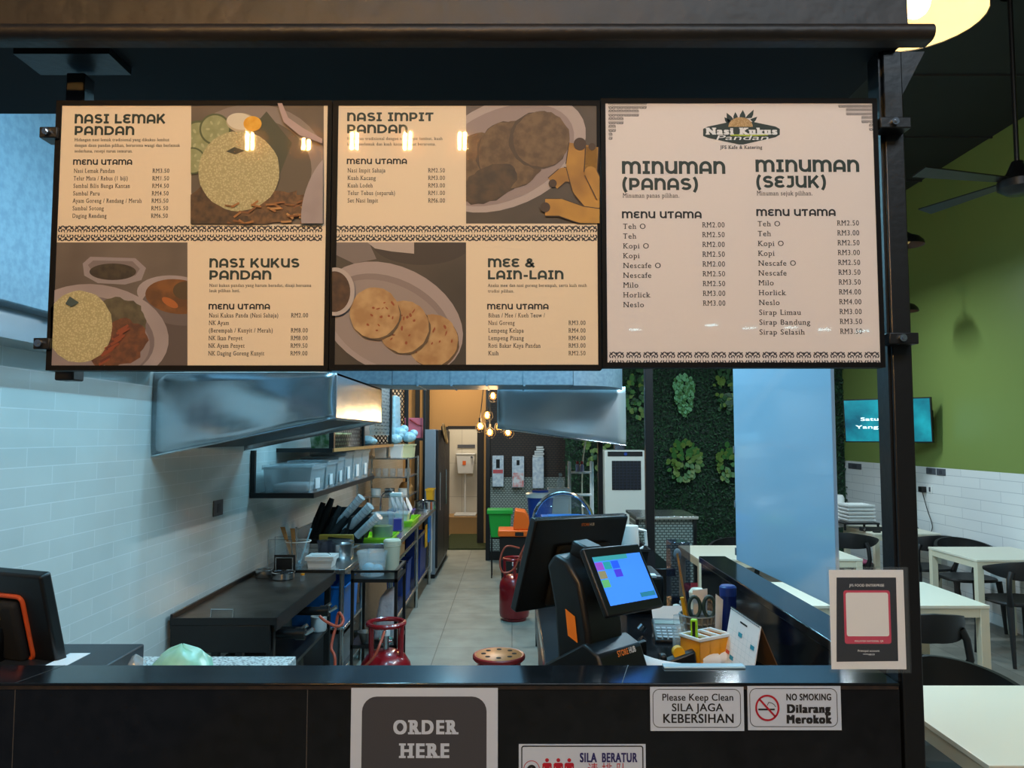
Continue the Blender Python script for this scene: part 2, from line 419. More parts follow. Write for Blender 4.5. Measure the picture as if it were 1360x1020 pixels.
tag(BX('washroom_fill_lamp', mat('lamp_glow', (255, 240, 215), .5, emit=(255, 236, 205), estr=14), None, -.95, -.65, Y(13.0), Y(13.3), 2.56, 2.595), 'added square lamp brightening the washroom from its ceiling', 'ceiling light')  # unseen lamp put in to brighten the washroom
area('washroom_fill_source', (-.8, Y(13.15), 2.55), .28, .28, 14, (1, .90, .76))
dj = B(mat('dark_door_frame', (26, 22, 20), .5))
dj.box(xa - .03, xa, Y(DW) - .03, Y(DW) + .12, 0, zt + .04); dj.box(xb, xb + .10, Y(DW) - .03, Y(DW) + .12, 0, zt + .04); dj.box(xa, xb, Y(DW) - .03, Y(DW) + .12, zt, zt + .05)
struct(dj, 'door_1', None)
gm = B(mat('green_turf', (34, 46, 18), .9, noise=(58, 72, 30), nscale=120, bump=.6, bscale=220)).box(-1.05, -.38, Y(11.58), Y(13.29), .001, .018).build('turf_mat', None)
tag(gm, 'dark green artificial turf mat on the floor at the washroom doorway', 'mat')
# ---------------------------------------------------------------- assumed unseen lights of kitchen and tables, one tube added for the island hood
TUBE = mat('unseen_tube_glow', (235, 248, 255), .4, emit=(205, 238, 255), estr=9)
def unseen_tube_light(x, y, z, L, along, label, power, color=COOL):
    t = thing('unseen_tube_light', label, 'ceiling light', (x, y, z), 'assumed and added tube lights above the kitchen and tables')
    b = B(WHITE); h = L / 2
    if along == 'y': b.box(x - .04, x + .04, y - h, y + h, z, z + .05)
    else: b.box(x - h, x + h, y - .04, y + .04, z, z + .05)
    b.build('fixture_body', None, t)
    b = B(TUBE)
    if along == 'y': b.cyl((x, y - h + .03, z - .02), (x, y + h - .03, z - .02), .016, n=10)
    else: b.cyl((x - h + .03, y, z - .02), (x + h - .03, y, z - .02), .016, n=10)
    b.build('lamp_tube', None, t)
    b = B(BLKM); b.cyl((x, y, z + .05), (x, y, 4.4), .006, n=6); b.build('suspension_rod', None, t)
    area('unseen_tube_source', (x, y, z - .045), .06 if along == 'y' else L, L if along == 'y' else .06, power, color)
unseen_tube_light(-.35, 1.1, 3.1, 1.3, 'y', 'assumed white tube light above the griddle end of the kitchen', 32)  # tube out of view, assumed from the hood's shadow edge on the tiles
unseen_tube_light(-.45, 4.2, 3.1, 1.2, 'y', 'assumed white tube light above the kitchen aisle behind the steel duct', 48)  # unseen tube assumed to give the aisle its cool light
unseen_tube_light(-.45, 6.9, 3.0, 1.2, 'y', 'assumed white tube light over the far sink end of the kitchen aisle', 34, NEUT)  # assumed tube, hidden from view, for light at the sink end
unseen_tube_light(.45, 2.3, 3.0, 1.0, 'x', 'added white tube light brightening the front of the island hood', 20, COOL)  # unseen tube, added so the island hood comes out brighter
t = thing('assumed_warm_lamp', 'assumed warm ceiling lamp brightening the beige wall at the washroom end of the kitchen', 'ceiling light', (-.75, Y(11.2), 3.2))  # unseen lamp, assumed from warm light and added to brighten the beige wall
BX('housing', WHITE, t, -.9, -.6, Y(11.05), Y(11.35), 3.2, 3.23, .004); BX('lamp_lens', mat('assumed_warm_lens', (255, 220, 170), .5, emit=(255, 206, 150), estr=8), t, -.87, -.63, Y(11.08), Y(11.32), 3.19, 3.2, .0); b = B(BLKM); b.cyl((-.75, Y(11.2), 3.23), (-.75, Y(11.2), 4.4), .006, n=6); b.build('rod', None, t)
area('assumed_warm_source', (-.75, Y(11.2), 3.18), .25, .25, 42, (1, .74, .44))
unseen_tube_light(1.3, 2.5, 3.2, 1.2, 'y', 'assumed white tube light above the near cream dining tables', 46, (.84, .94, 1))  # out-of-view tube assumed so the near tables are lit
unseen_tube_light(2.6, 6.0, 3.3, 1.2, 'x', 'assumed white tube light above the far cream dining tables', 50, (.76, .92, 1))  # unseen tube assumed as the light of the far tables
unseen_tube_light(1.75, 3.6, 3.25, .8, 'x', 'assumed short white tube light above the hanging white screen', 36, COOL)  # assumed unseen tube that also brightens the hanging screen
# ---------------------------------------------------------------- service counter with its raised front wall
t = thing('service_counter', 'long black polished stone counter under the three menu boards', 'counter', (-.5, .06, 0))
b = B(GRAN); b.box(XL + .004, .737, 0, .105, 0, 1.218); b.build('front_panel', None, t)
SEAM = mat('stone_seam', (70, 66, 64), .6)
WORN = mat('worn_brown_edge', (48, 34, 26), .6, noise=(20, 16, 14), nscale=40)
b = B(GRAN); b.box(XL + .004, .737, -.004, .112, 1.2245, 1.230); b.build('counter_top', None, t, bev=.002)
b = B(WORN); b.box(XL + .004, .735, -.0025, .106, 1.218, 1.2245); b.build('edge_strip', None, t)
b = B(SEAM)
for px in (36, 415): b.box(X(px, 1.5) - .0008, X(px, 1.5) + .0008, -.0006, 0, 0, 1.217)
for px in (36, 822):
    b.mesh([(X(px, 1.5), -.0040, 1.2305), (X(px, 1.5) + .0015, -.0040, 1.2305), (X(px, 1.5) + .03, .111, 1.2305), (X(px, 1.5) + .0285, .111, 1.2305)], [(0, 1, 2, 3)])
b.build('stone_joint', None, t)
b = B(GRAN); b.box(.735, .825, .106, Y(3.03), 0, 1.205); b.build('return_panel', None, t)
b = B(GRAN); b.box(.728, .832, .113, Y(3.04), 1.205, 1.23); b.build('return_top', None, t, bev=.003)
b = B(GRAN); b.box(.09, .734, .106, Y(3.02), 1.03, 1.08); b.build('worktop', None, t, bev=.003)
b = B(BLKM); b.box(.10, .13, .106, Y(3.0), 0, 1.03); b.build('side_panel', None, t)
TERR = mat('speckled_stone', (30, 40, 48), .35, noise=(206, 216, 216), nscale=120, vor=True)
t = thing('speckled_worktop', 'white worktop speckled with black behind the till end of the counter', 'worktop', (-1.2, .4, 0))
BX('top', TERR, t, XL + .004, X(393, 2.16), .106, Y(2.21), 1.045, 1.08)
BX('support', BLKM, t, XL + .02, X(393, 2.16) - .02, .12, Y(2.1), 0, 1.045)

# ---------------------------------------------------------------- roller shutter box, posts, brackets
FAS = mat('rusty_black_steel', (14, 12, 11), .5, noise=(32, 24, 17), nscale=5, bump=.15, bscale=22)
t = thing('shutter_box', 'black steel shutter box with rusty scuffed face above the menu boards', 'shutter', (-.45, 0, 2.46))
b = B(FAS); b.box(-1.70, .745, -.10, -.02, 2.47, 3.3); b.build('fascia', None, t)
UND = mat('dusty_dark_panel', (13, 14, 16), .75, noise=(20, 23, 27), nscale=3, spec=.25)
b = B(UND); b.box(-1.70, .77, -.02, .30, 2.47, 3.3); b.build('underside', None, t)
b = B(FAS); z0 = Z(38, 1.36)
b.tube([(-1.70, -.125, z0), (.775, -.125, z0)], .0155, 14); b.box(-1.70, .775, -.125, -.10, z0 - .0155, z0 + .0155); b.build('bottom_bar', None, t)
b = B(BLKM); b.box(-.99, -.80, -.02, .07, 2.455, 2.47); b.build('mounting_plate', None, t)
# posts
t = thing('post', 'tall black steel post at the open end of the counter', 'post', (.78, .02, 0))
BX('upright', BLKM, t, .7425, .782, -.004, .045, 0, 2.47, .003)
b = B(BLKM); b.box(.7375, .7425, .004, .05, 1.231, 2.47); b.build('side_rail', None, t)
b = B(BLKM); b.prism([(.782, .0, 2.47), (.83, .0, 2.47), (.782, .0, 2.38)], (0, .006, 0)); b.build('gusset', None, t)
t = thing('hanging_strut', 'short black steel strut behind the top of the first board', 'strut', (-.9, .05, 1.82))
BX('tube', BLKM, t, X(78, 1.56), X(103, 1.56), .04, .08, 1.81, 2.446, .003)
t = thing('column', 'slim black column beyond the customer display and before the green hedge', 'post', (.84, Y(4.8), 0))
BX('upright', BLKM, t, X(857, 4.8), X(868, 4.8), Y(4.8), Y(4.85), 0, 4.4, .003)
BX('base_plate', BLKM, t, X(850, 4.8), X(875, 4.8), Y(4.77), Y(4.88), 0, .012, .002)

# ---------------------------------------------------------------- menu boards
DB = 1.5 - .0304
YB = -.0304
def Q(u, v, k=0):
    p = P(u, v, DB); p.y = YB - .0001 * k; return p
KPX = (P(681, 300, DB) - P(680, 300, DB)).x
INKG = mat('dark_green_ink', (30, 46, 38), .6); INK = mat('black_ink', (24, 22, 24), .6)
SHEET = mat('cream_print_paper', (232, 212, 182), .6, bump=.03, bscale=60); SHEET3 = mat('white_print_paper', (222, 214, 210), .6, bump=.03, bscale=60)
PAT = mat('batik_ink', (38, 36, 44), .6)
def pm(r, g, b_, n=None, s=90, vor=False): return mat(f'print_{r}_{g}_{b_}', (r, g, b_), .6, noise=n, nscale=s, vor=vor)
def motif(b, cx, cy, h, quads=((1, 1), (-1, 1), (1, -1), (-1, -1))):
    for sx, sy in quads:
        o = Q(cx, cy, 2); k = KPX * h / 11
        for pl in (arc(4.2, 3.4, 2.2, 1.8, 210, -60, 6), arc(4.6, 8.2, 2.5, 2.0, -50, 190, 6), arc(8.4, 4.8, 1.9, 2.4, 140, -100, 6), [(.4, 5.0), (1.0, 7.4), (.5, 9.8)]):
            ribbon(b, [(x * sx, y * sy) for x, y in pl], .8, o, Vector((1, 0, 0)), Vector((0, 0, 1)), k, k)
        for x, y, a, L, w in ((8.7, 8.7, 45, 1.9, 1.1), (1.5, 1.4, 45, 1.3, .5)):
            c_, s_ = math.cos(R(a)), math.sin(R(a))
            b.face([o + Vector((sx * (x + u * L * c_ - v * w * s_) * k, 0, sy * (y + u * L * s_ + v * w * c_) * k)) for u, v in ((-1, 0), (-.3, .6), (.4, 1), (1, .3), (1, -.3), (.4, -1), (-.3, -.6))])
class Photo:
    def __init__(s, x0, x1, y0, y1, bg):
        s.r = (x0, x1, y0, y1); s.b = B(bg); s.k = 1; s.poly(bg, [(x0, y0), (x1, y0), (x1, y1), (x0, y1)])
    def poly(s, m, pts):
        pts = clip(pts, *s.r)
        if len(pts) > 2: s.b.use(m).face([Q(u, v, s.k) for u, v in pts]); s.k += 1
    def ell(s, m, cx, cy, rx, ry, rot=0, n=36, jit=0):
        c, q = math.cos(R(rot)), math.sin(R(rot)); pts = []
        for i in range(n):
            t = 2 * PI * i / n; j = 1 + random.uniform(-jit, jit); x, y = rx * j * math.cos(t), ry * j * math.sin(t)
            pts.append((cx + x * c - y * q, cy + x * q + y * c))
        s.poly(m, pts)
    def line(s, m, pts, w):
        for (x0, y0), (x1, y1) in zip(pts, pts[1:]):
            L = math.hypot(x1 - x0, y1 - y0) or 1; nx, ny = -(y1 - y0) / L * w, (x1 - x0) / L * w
            s.poly(m, [(x0 + nx, y0 + ny), (x1 + nx, y1 + ny), (x1 - nx, y1 - ny), (x0 - nx, y0 - ny)])
RICE = pm(206, 196, 148, (172, 160, 114), 260, True); LILAC = pm(150, 136, 134, (164, 150, 148), 12); LILD = pm(118, 104, 104)
def photo_rice_plate(x0, x1, y0, y1):
    p = Photo(x0, x1, y0, y1, pm(112, 96, 80, (94, 80, 64), 10))
    p.ell(pm(136, 122, 112), 336, 222, 98, 84); p.ell(pm(96, 84, 68), 330, 226, 84, 70)
    p.poly(pm(74, 74, 54), [(330, 176), (354, 148), (388, 190), (360, 262)])
    for cx, cy, r in ((264, 184, 24), (286, 172, 21), (256, 214, 18)):
        p.ell(pm(84, 92, 56), cx, cy, r, r); p.ell(pm(156, 158, 112, (140, 144, 96), 60), cx, cy, r * .88, r * .88)
        for a in range(6): p.ell(pm(176, 174, 130), cx + r * .45 * math.cos(a * 1.05), cy + r * .45 * math.sin(a * 1.05), r * .13, r * .07, a * 60)
    p.ell(pm(188, 172, 140), 322, 164, 21, 13, 8); p.ell(pm(214, 204, 182), 320, 162, 18, 11, 8); p.ell(pm(226, 158, 30, (236, 178, 60), 60), 336, 165, 12, 10)
    p.ell(pm(64, 46, 28, (96, 68, 40), 70), 292, 282, 56, 34, 6, jit=.1); p.ell(pm(84, 58, 34, (120, 84, 48), 90), 366, 276, 46, 22, -8, jit=.14)
    p.ell(RICE, 318, 228, 54, 53, jit=.012)
    p.poly(pm(58, 60, 44), [(301, 202), (312, 196), (326, 201), (313, 206)])
    for i in range(34):
        x, y = random.uniform(296, 408), random.uniform(270, 300); a = random.uniform(-.9, .9)
        p.line(random.choice([pm(160, 106, 56), pm(128, 80, 42), pm(182, 132, 76)]), [(x, y), (x + 14 * math.cos(a), y + 9 * math.sin(a))], 1.3)
    p.poly(pm(178, 152, 146), [(370, 139), (376, 139), (384, 158), (404, 172), (429, 186), (429, 192), (400, 182), (378, 164)])
    p.ell(LILAC, 432, 262, 26, 60, 18)
    return p
def photo_rice_bowls(x0, x1, y0, y1):
    p = Photo(x0, x1, y0, y1, pm(112, 98, 86, (92, 80, 70), 9))
    p.poly(pm(88, 74, 68), [(60, 440), (250, 400), (250, 500), (60, 500)])
    p.poly(pm(148, 136, 136), [(110, 350), (120, 341), (180, 343), (194, 356), (188, 372), (166, 378), (130, 376), (112, 366)])
    p.poly(pm(122, 108, 106), [(117, 352), (124, 346), (176, 347), (186, 357), (180, 366), (126, 366)]); p.ell(pm(48, 38, 26, (66, 54, 36), 80), 150, 361, 31, 11)
    p.ell(LILAC, 232, 390, 50, 24, 4); p.ell(pm(104, 90, 86), 236, 408, 48, 24, 8); p.ell(pm(128, 78, 28, (96, 58, 22), 40), 236, 394, 43, 23, 6)
    p.ell(pm(166, 92, 34), 226, 402, 12, 5, 30); p.ell(pm(80, 60, 30), 246, 386, 16, 12)
    p.ell(LILAC, 128, 444, 97, 66, 8); p.ell(LILD, 124, 448, 82, 54, 8); p.ell(pm(140, 126, 124), 122, 452, 78, 50, 8)
    p.ell(pm(76, 68, 48, (98, 88, 62), 60), 160, 424, 34, 28, 12, jit=.08); p.ell(pm(84, 50, 30, (120, 70, 38), 60), 156, 456, 42, 30, -20, jit=.1)
    p.ell(RICE, 106, 434, 44, 48, 0, jit=.02)
    for i in range(18): p.line(random.choice([pm(140, 66, 34), pm(166, 88, 44), pm(100, 46, 28)]), [(x := 132 + i * 1.6, y := 480 - i * 2.4 + random.uniform(-5, 5)), (x + 14, y - 8)], 1.6)
    p.poly(pm(60, 76, 72), [(88, 404), (94, 394), (106, 402), (96, 408)])
    return p
def photo_patties(x0, x1, y0, y1):
    p = Photo(x0, x1, y0, y1, pm(86, 74, 60, (70, 60, 48), 9))
    p.poly(pm(104, 92, 84), [(619, 137), (700, 137), (640, 170), (619, 180)])
    p.ell(pm(176, 160, 152), 672, 204, 112, 70, -24); p.ell(pm(150, 132, 126), 668, 206, 100, 60, -24)
    PT = pm(118, 92, 60, (90, 68, 42), 55); p.ell(pm(72, 58, 40), 650, 232, 52, 34, -30, jit=.04)
    p.ell(PT, 640, 222, 46, 46, 0, jit=.03); p.ell(pm(78, 60, 40), 676, 206, 44, 45, 0, jit=.03); p.ell(PT, 679, 205, 44, 44, 0, jit=.03)
    p.ell(pm(78, 60, 40), 716, 186, 40, 38, 0, jit=.03); p.ell(PT, 719, 185, 38, 37, 0, jit=.03)
    p.ell(pm(86, 66, 42, (64, 50, 34), 50), 650, 244, 40, 22, -25, jit=.05)
    BN = pm(186, 136, 50, (148, 102, 38), 14); BD = pm(70, 48, 26)
    for pts, w in ([(734, 244), (748, 232), (772, 234), (800, 250)], 9), ([(770, 192), (766, 220), (774, 250), (796, 276)], 14), ([(724, 276), (744, 276), (772, 286), (800, 290)], 11), ([(786, 196), (784, 230), (800, 262)], 8):
        p.line(BD, pts, w + 1.2); p.line(BN, pts, w)
        for q in pts[1:-1]: p.ell(BN, q[0], q[1], w, w)
        p.ell(BD, pts[0][0], pts[0][1], w * .6, w * .6)
    return p
def photo_flatbread(x0, x1, y0, y1):
    p = Photo(x0, x1, y0, y1, pm(74, 64, 52, (60, 52, 42), 8))
    p.poly(pm(122, 110, 104), [(441, 322), (490, 322), (500, 344), (470, 350), (441, 336)])
    p.ell(pm(60, 50, 42), 560, 322, 66, 30); p.poly(pm(180, 164, 152), [(488, 322), (550, 322), (550, 337), (520, 334), (498, 330)])
    p.ell(pm(164, 148, 142), 520, 424, 100, 70, 26); p.ell(pm(136, 120, 114), 518, 428, 88, 58, 26); p.ell(pm(150, 134, 126), 516, 432, 84, 54, 26)
    BR = pm(190, 154, 104, (166, 124, 76), 40); SP = pm(150, 76, 36)
    for cx, cy, r in ((574, 452, 34), (536, 434, 34), (498, 416, 33)):
        p.ell(pm(96, 74, 48), cx + 2, cy + 3, r, r, jit=.02); p.ell(BR, cx, cy, r, r * 1.02, jit=.02)
        for i in range(13):
            a, d = random.uniform(0, 6.28), r * math.sqrt(random.random()) * .82
            p.ell(SP, cx + d * math.cos(a), cy + d * math.sin(a), random.uniform(1.5, 4), random.uniform(.8, 1.8), random.uniform(0, 180), n=9, jit=.2)
    p.ell(pm(176, 162, 154), 446, 388, 26, 32); p.ell(pm(60, 40, 28, (80, 54, 36), 60), 445, 388, 21, 27)
    return p
def rows(b, items, x0, xp, dx=0.0, cap=5.6, pw=23, dxp=None, dyp=0):
    for i, (s, base, wid, pr) in enumerate(items):
        u = x0 + dx * i
        write(b, s, Q(u, base, 2), cap * KPX, wid * KPX if wid else None, serif=.075, off=.018)
        if pr: write(b, 'RM' + pr, Q(xp + (dxp if dxp is not None else dx) * i, base + dyp, 2), cap * KPX, pw * KPX, serif=.075, off=.018)
def heads(b, lst):
    for s, u0, u1, vt, vb in lst: display(b, s, Q(u0, vb, 2), (vb - vt) * KPX, (u1 - u0) * KPX)
def lines(b, lst, cap=4.1):
    for s, u0, u1, v in lst: write(b, s, Q(u0, v, 2), cap * KPX, (u1 - u0) * KPX, serif=.07, off=.015)
def board(label, xo0, xo1, xi0, xi1, vt, vb, sheet):
    p0 = P(680, vt, 1.47); p1 = P(680, vb, 1.47)
    z1, z0 = p0.z, p1.z
    t = thing('menu_board', label, 'menu board', ((xo0 + xo1) / 2, 0, z0), 'menu boards over the counter')
    fw = .0095
    b = B(mat('board_frame_black', (10, 10, 11), .6, spec=.15)); b.box(xo0, xo1, -.032, .0, z1 - fw, z1); b.box(xo0, xo1, -.032, 0, z0, z0 + fw); b.box(xo0, xi0, -.032, 0, z0 + fw, z1 - fw); b.box(xi1, xo1, -.032, 0, z0 + fw, z1 - fw)
    b.box(xo0 + .002, xo1 - .002, 0, .012, z0 + .002, z1 - .002); b.build('frame', None, t)
    b = B(sheet); b.box(xi0, xi1, -.0303, -.002, z0 + fw, z1 - fw); b.build('print_sheet', None, t, smooth=False)
    b = B(COVER); b.box(xi0, xi1, -.0345, -.0335, z0 + fw, z1 - fw); b.build('clear_cover', None, t, smooth=False)
    return t
xm = lambda a, c, v: (P(a, v, 1.47).x + P(c, v, 1.47).x) / 2
def bx_(px): return (px - 680) / F * 1.475
t1 = board('first menu board showing rice dishes, with two photos of rice plates', -.893, -.3525, -.882, -.361, 134, 492, SHEET)
t2 = board('second menu board in the middle, with photos of bananas and flat breads', -.3505, .172, -.340, .1655, 134, 491, SHEET)
t3 = board('third menu board listing drinks under a green emblem', .174, .7155, .183, .7065, 131, 488, SHEET3)
ph = photo_rice_plate(254, 430, 139, 298); ph.b.build('food_photo', None, t1, smooth=False)
ph = photo_rice_bowls(68, 249, 322, 487); ph.b.build('food_photo', None, t1, smooth=False)
b = B(INKG); heads(b, [('NASI LEMAK', 99, 221, 151, 164), ('PANDAN', 99, 179, 167, 179.5), ('NASI KUKUS', 278, 397, 343, 355.5), ('PANDAN', 278, 360, 359, 371.5)]); b.build('heading', None, t1, smooth=False)
b = B(INK); heads(b, [('MENU UTAMA', 97, 176, 211.5, 219), ('MENU UTAMA', 277, 358, 403.5, 411)])
lines(b, [('Hidangan nasi lemak tradisional yang dikukus lembut', 99, 226, 187.5), ('dengan daun pandan pilihan, beraroma wangi dan berlemak', 99, 240, 195), ('sederhana, resepi turun temurun.', 99, 177, 202.5),
          ('Nasi kukus pandan yang harum beradat, disaji bersama', 278, 413, 381), ('lauk pilihan hati.', 278, 319, 388)])
rows(b, [('Nasi Lemak Pandan', 229.5, 55, '3.50'), ('Telur Mata / Rebus (1 biji)', 239.5, 73, '1.50'), ('Sambal Bilis Bunga Kantan', 249.5, 76, '4.50'), ('Sambal Paru', 259.5, 36, '4.50'), ('Ayam Goreng / Rendang / Merah', 269.3, 92, '5.50'), ('Sambal Sotong', 279.3, 42, '5.50'), ('Daging Rendang', 289.3, 46, '6.50')], 98, 202.5, -.35)
rows(b, [('Nasi Kukus Panda (Nasi Sahaja)', 421.5, 92, '2.00'), ('NK Ayam', 431.5, 27, None), ('(Berempah / Kunyit / Merah)', 441.5, 85, '8.00'), ('NK Ikan Penyet', 451.7, 45, '8.00'), ('NK Ayam Penyet', 461.8, 48, '9.50'), ('NK Daging Goreng Kunyit', 472, 74, '9.00')], 277.5, 386.5, -.2)
b.build('menu_text', None, t1, smooth=False)
b = B(PAT)
for i in range(16): motif(b, 87.5 + 22 * i, 310, 10.6)
b.build('border_pattern', None, t1, smooth=False)
ph = photo_patties(619, 796, 137, 297); ph.b.build('food_photo', None, t2, smooth=False)
ph = photo_flatbread(442, 619, 322, 487); ph.b.build('food_photo', None, t2, smooth=False)
b = B(INKG); heads(b, [('NASI IMPIT', 461, 577, 149, 161), ('PANDAN', 461, 542, 165, 177), ('MEE &', 648, 710, 343, 355), ('LAIN-LAIN', 648, 748, 359, 371)]); b.build('heading', None, t2, smooth=False)
b = B(INK); heads(b, [('MENU UTAMA', 460.5, 541, 210.5, 218), ('MENU UTAMA', 647, 728, 403.5, 411)])
lines(b, [('Hidangan tradisional dengan nasi impit lembut, kuah', 461, 589, 186), ('lodeh berlemak dan kuah kacang pekat beraroma.', 461, 580, 193.3), ('Aneka mee dan nasi goreng berempah, serta kuih muih', 648, 779, 381), ('tradisi pilihan.', 648, 683, 388.5)])
rows(b, [('Nasi Impit Sahaja', 229, 51, '2.50'), ('Kuah Kacang', 239, 38, '3.00'), ('Kuah Lodeh', 249, 34, '3.00'), ('Telur Tebus (separuh)', 259, 64, '1.00'), ('Set Nasi Impit', 269, 41, '6.00')], 461.5, 568.5)
rows(b, [('Bihun / Mee / Kueh Teow /', 421.5, 75, None), ('Nasi Goreng', 431.5, 35, '3.00'), ('Lempeng Kelapa', 441.7, 47, '4.00'), ('Lempeng Pisang', 451.7, 47, '4.00'), ('Roti Bakar Kaya Pandan', 461.7, 69, '3.00'), ('Kuih', 471.8, 14, '2.50')], 648.5, 755)
b.build('menu_text', None, t2, smooth=False)
b = B(PAT)
for i in range(16): motif(b, 452.5 + 22 * i, 310, 10.6)
b.build('border_pattern', None, t2, smooth=False)
b = B(INKG); heads(b, [('MINUMAN', 826, 964, 213.5, 231), ('(PANAS)', 826, 928, 236, 252.5), ('MINUMAN', 1003.5, 1142, 211.5, 228.5), ('(SEJUK)', 1004, 1098, 233, 249.5)]); b.build('heading', None, t3, smooth=False)
b = B(INK); heads(b, [('MENU UTAMA', 826, 932, 280.5, 290), ('MENU UTAMA', 1004.5, 1110, 277.5, 287)])
lines(b, [('Minuman panas pilihan.', 827, 903, 262.5), ('Minuman sejuk pilihan.', 1005, 1080, 259.5)], 6)
rows(b, [(s, 304 + 13 * i, None, p) for i, (s, p) in enumerate([('Teh O', '2.00'), ('Teh', '2.50'), ('Kopi O', '2.00'), ('Kopi', '2.50'), ('Nescafe O', '2.00'), ('Nescafe', '2.50'), ('Milo', '2.50'), ('Horlick', '3.00'), ('Neslo', '3.00')])], 827.3, 932.5, .03, 6.9, 30.5, .12, -2)
rows(b, [(s, 300.5 + 13.08 * i, None, p) for i, (s, p) in enumerate([('Teh O', '2.50'), ('Teh', '3.00'), ('Kopi O', '2.50'), ('Kopi', '3.00'), ('Nescafe O', '2.50'), ('Nescafe', '3.50'), ('Milo', '3.50'), ('Horlick', '4.00'), ('Neslo', '4.00'), ('Sirap Limau', '3.00'), ('Sirap Bandung', '3.50'), ('Sirap Selasih', '3.50')])], 1006, 1111.5, .22, 6.9, 30, .38, -1)
b.build('menu_text', None, t3, smooth=False)
b = B(PAT)
for i in range(16): motif(b, 819 + 22.6 * i, 477, 9.8)
for r, n in enumerate((5, 4, 2, 1)):
    for i in range(n):
        motif(b, 813 + 10.2 * i, 140 + 10.2 * r, 4.9); motif(b, 1159 - 10.2 * i, 138.5 + 10.2 * r, 4.9)
motif(b, 808.5, 181, 4.9, ((1, 1), (1, -1))); motif(b, 1164, 179.5, 4.9, ((-1, 1), (-1, -1)))
b.build('border_pattern', None, t3, smooth=False)
# emblem: green lozenge, leaves, dome of rice, two lines of lettering (px of the zoomed logo / 8 + (900, 130))
lg = lambda pts, k: [Q(900 + x / 8, 130 + y / 8, k) for x, y in pts]
b = B(INKG)
b.face(lg([(270, 330), (320, 305), (560, 255), (800, 255), (1040, 305), (1085, 330), (1085, 392), (1040, 418), (700, 495), (650, 495), (320, 425), (270, 405)], 2))
for tip, a, c in (((520, 158), (535, 262), (592, 226)), ((612, 150), (592, 226), (640, 224)), ((692, 128), (655, 215), (722, 215)), ((808, 125), (716, 218), (786, 214)), ((846, 200), (770, 230), (806, 264)), ((496, 204), (522, 270), (570, 250))):
    m_ = ((tip[0] * .4 + a[0] * .6) - 8, tip[1] * .4 + a[1] * .6); n_ = ((tip[0] * .4 + c[0] * .6) + 8, tip[1] * .4 + c[1] * .6)
    b.face(lg([a, m_, tip, n_, c], 2))
b.use(pm(206, 178, 126, (170, 136, 84), 400, True)); b.face(lg([(668 + 130 * math.cos(R(a)), 308 - 102 * math.sin(R(a))) for a in range(0, 181, 12)], 3))
b.use(pm(168, 186, 40)); b.face(lg([(560, 388), (960, 386), (960, 400), (760, 408), (560, 404)], 3))
b.use(PAPER); write(b, 'Nasi Kukus', Q(900 + 300 / 8, 130 + 388 / 8, 5), 8.6 * KPX, 97 * KPX, serif=.06, off=.09)
write(b, 'Pandan', Q(900 + 395 / 8, 130 + 448 / 8, 6), 6.4 * KPX, 72 * KPX, shear=.45)
b.use(INK); write(b, 'JFS Kafe & Katering', Q(900 + 455 / 8, 130 + 542 / 8, 3), 4.6 * KPX, 56 * KPX, serif=.05, off=.02)
b.build('emblem', None, t3, smooth=False)
# brackets that clamp the boards
def bracket(px0, px1, v, sx, label):
    p0, p1 = P(px0, v, 1.47), P(px1, v, 1.47); t = thing('mounting_bracket', label, 'bracket', ((p0.x + p1.x) / 2, -.03, p0.z), 'brackets at the ends of the menu boards')
    b = B(BLKM); b.box(p0.x, p1.x, -.040, .0, p0.z - .011, p0.z + .011); b.build('clamp_bar', None, t, bev=.002)
    s = p0 + (p1 - p0) * sx; b = B(CHROME); b.cyl((s.x, -.040, s.z), (s.x, -.047, s.z), .007, n=14); b.cyl((s.x, -.047, s.z), (s.x, -.050, s.z), .0035, n=6); b.build('bolt', None, t)
bracket(56, 80, 178, .45, 'upper bracket with bolt at the outer edge of the first board')
bracket(48, 70, 457, .4, 'lower bracket with bolt at the outer edge of the first board')
bracket(1166, 1207, 165, .45, 'upper bracket with bolt joining the drinks board to the post')
bracket(1178, 1217, 450, .42, 'lower bracket with bolt joining the drinks board to the post')

# ---------------------------------------------------------------- signs on the counter front
SIGNW = mat('white_sign_board', (196, 206, 222), .35); SIGNG = mat('sign_grey', (66, 66, 72), .4); SIGNR = mat('sign_red', (176, 24, 44), .4); SIGNB = mat('sign_navy', (34, 34, 100), .4)
def SP(u, v, y): p = P(u, v, 1.5 + y); return p
K15 = 1.5 / F * 1.0
def sign(name, label, u0, u1, v0, v1, th=.003, m=SIGNW):
    a, c = P(u0, v0, 1.5), P(u1, v1, 1.5)
    t = thing(name, label, 'sign', ((a.x + c.x) / 2, 0, c.z))
    b = B(m); b.box(a.x, c.x, -th, -.0002, c.z, a.z); b.build('sign_plate', None, t)
    return t
def rrect(b, x0, x1, z0, z1, r, y, w=None):
    pts = []
    for cx, cz, a in ((x1 - r, z1 - r, 0), (x0 + r, z1 - r, 90), (x0 + r, z0 + r, 180), (x1 - r, z0 + r, 270)):
        pts += [(cx + r * math.cos(R(a + i * 15)), cz + r * math.sin(R(a + i * 15))) for i in range(7)]
    if w is None: b.face([(x, y, z) for x, z in pts])
    else:
        pts.append(pts[0]); pts.append(pts[1]); ribbon(b, pts, w, Vector((0, y, 0)), Vector((1, 0, 0)), Vector((0, 0, 1)), 1, 1)
def signtext(b, s, u0, u1, vb, vt, y=-.0034, **k):
    a = P(u0, vb, 1.4966); a.y = y; write(b, s, a, (vb - vt) * K15 * 1.0, (u1 - u0) * K15, **k)
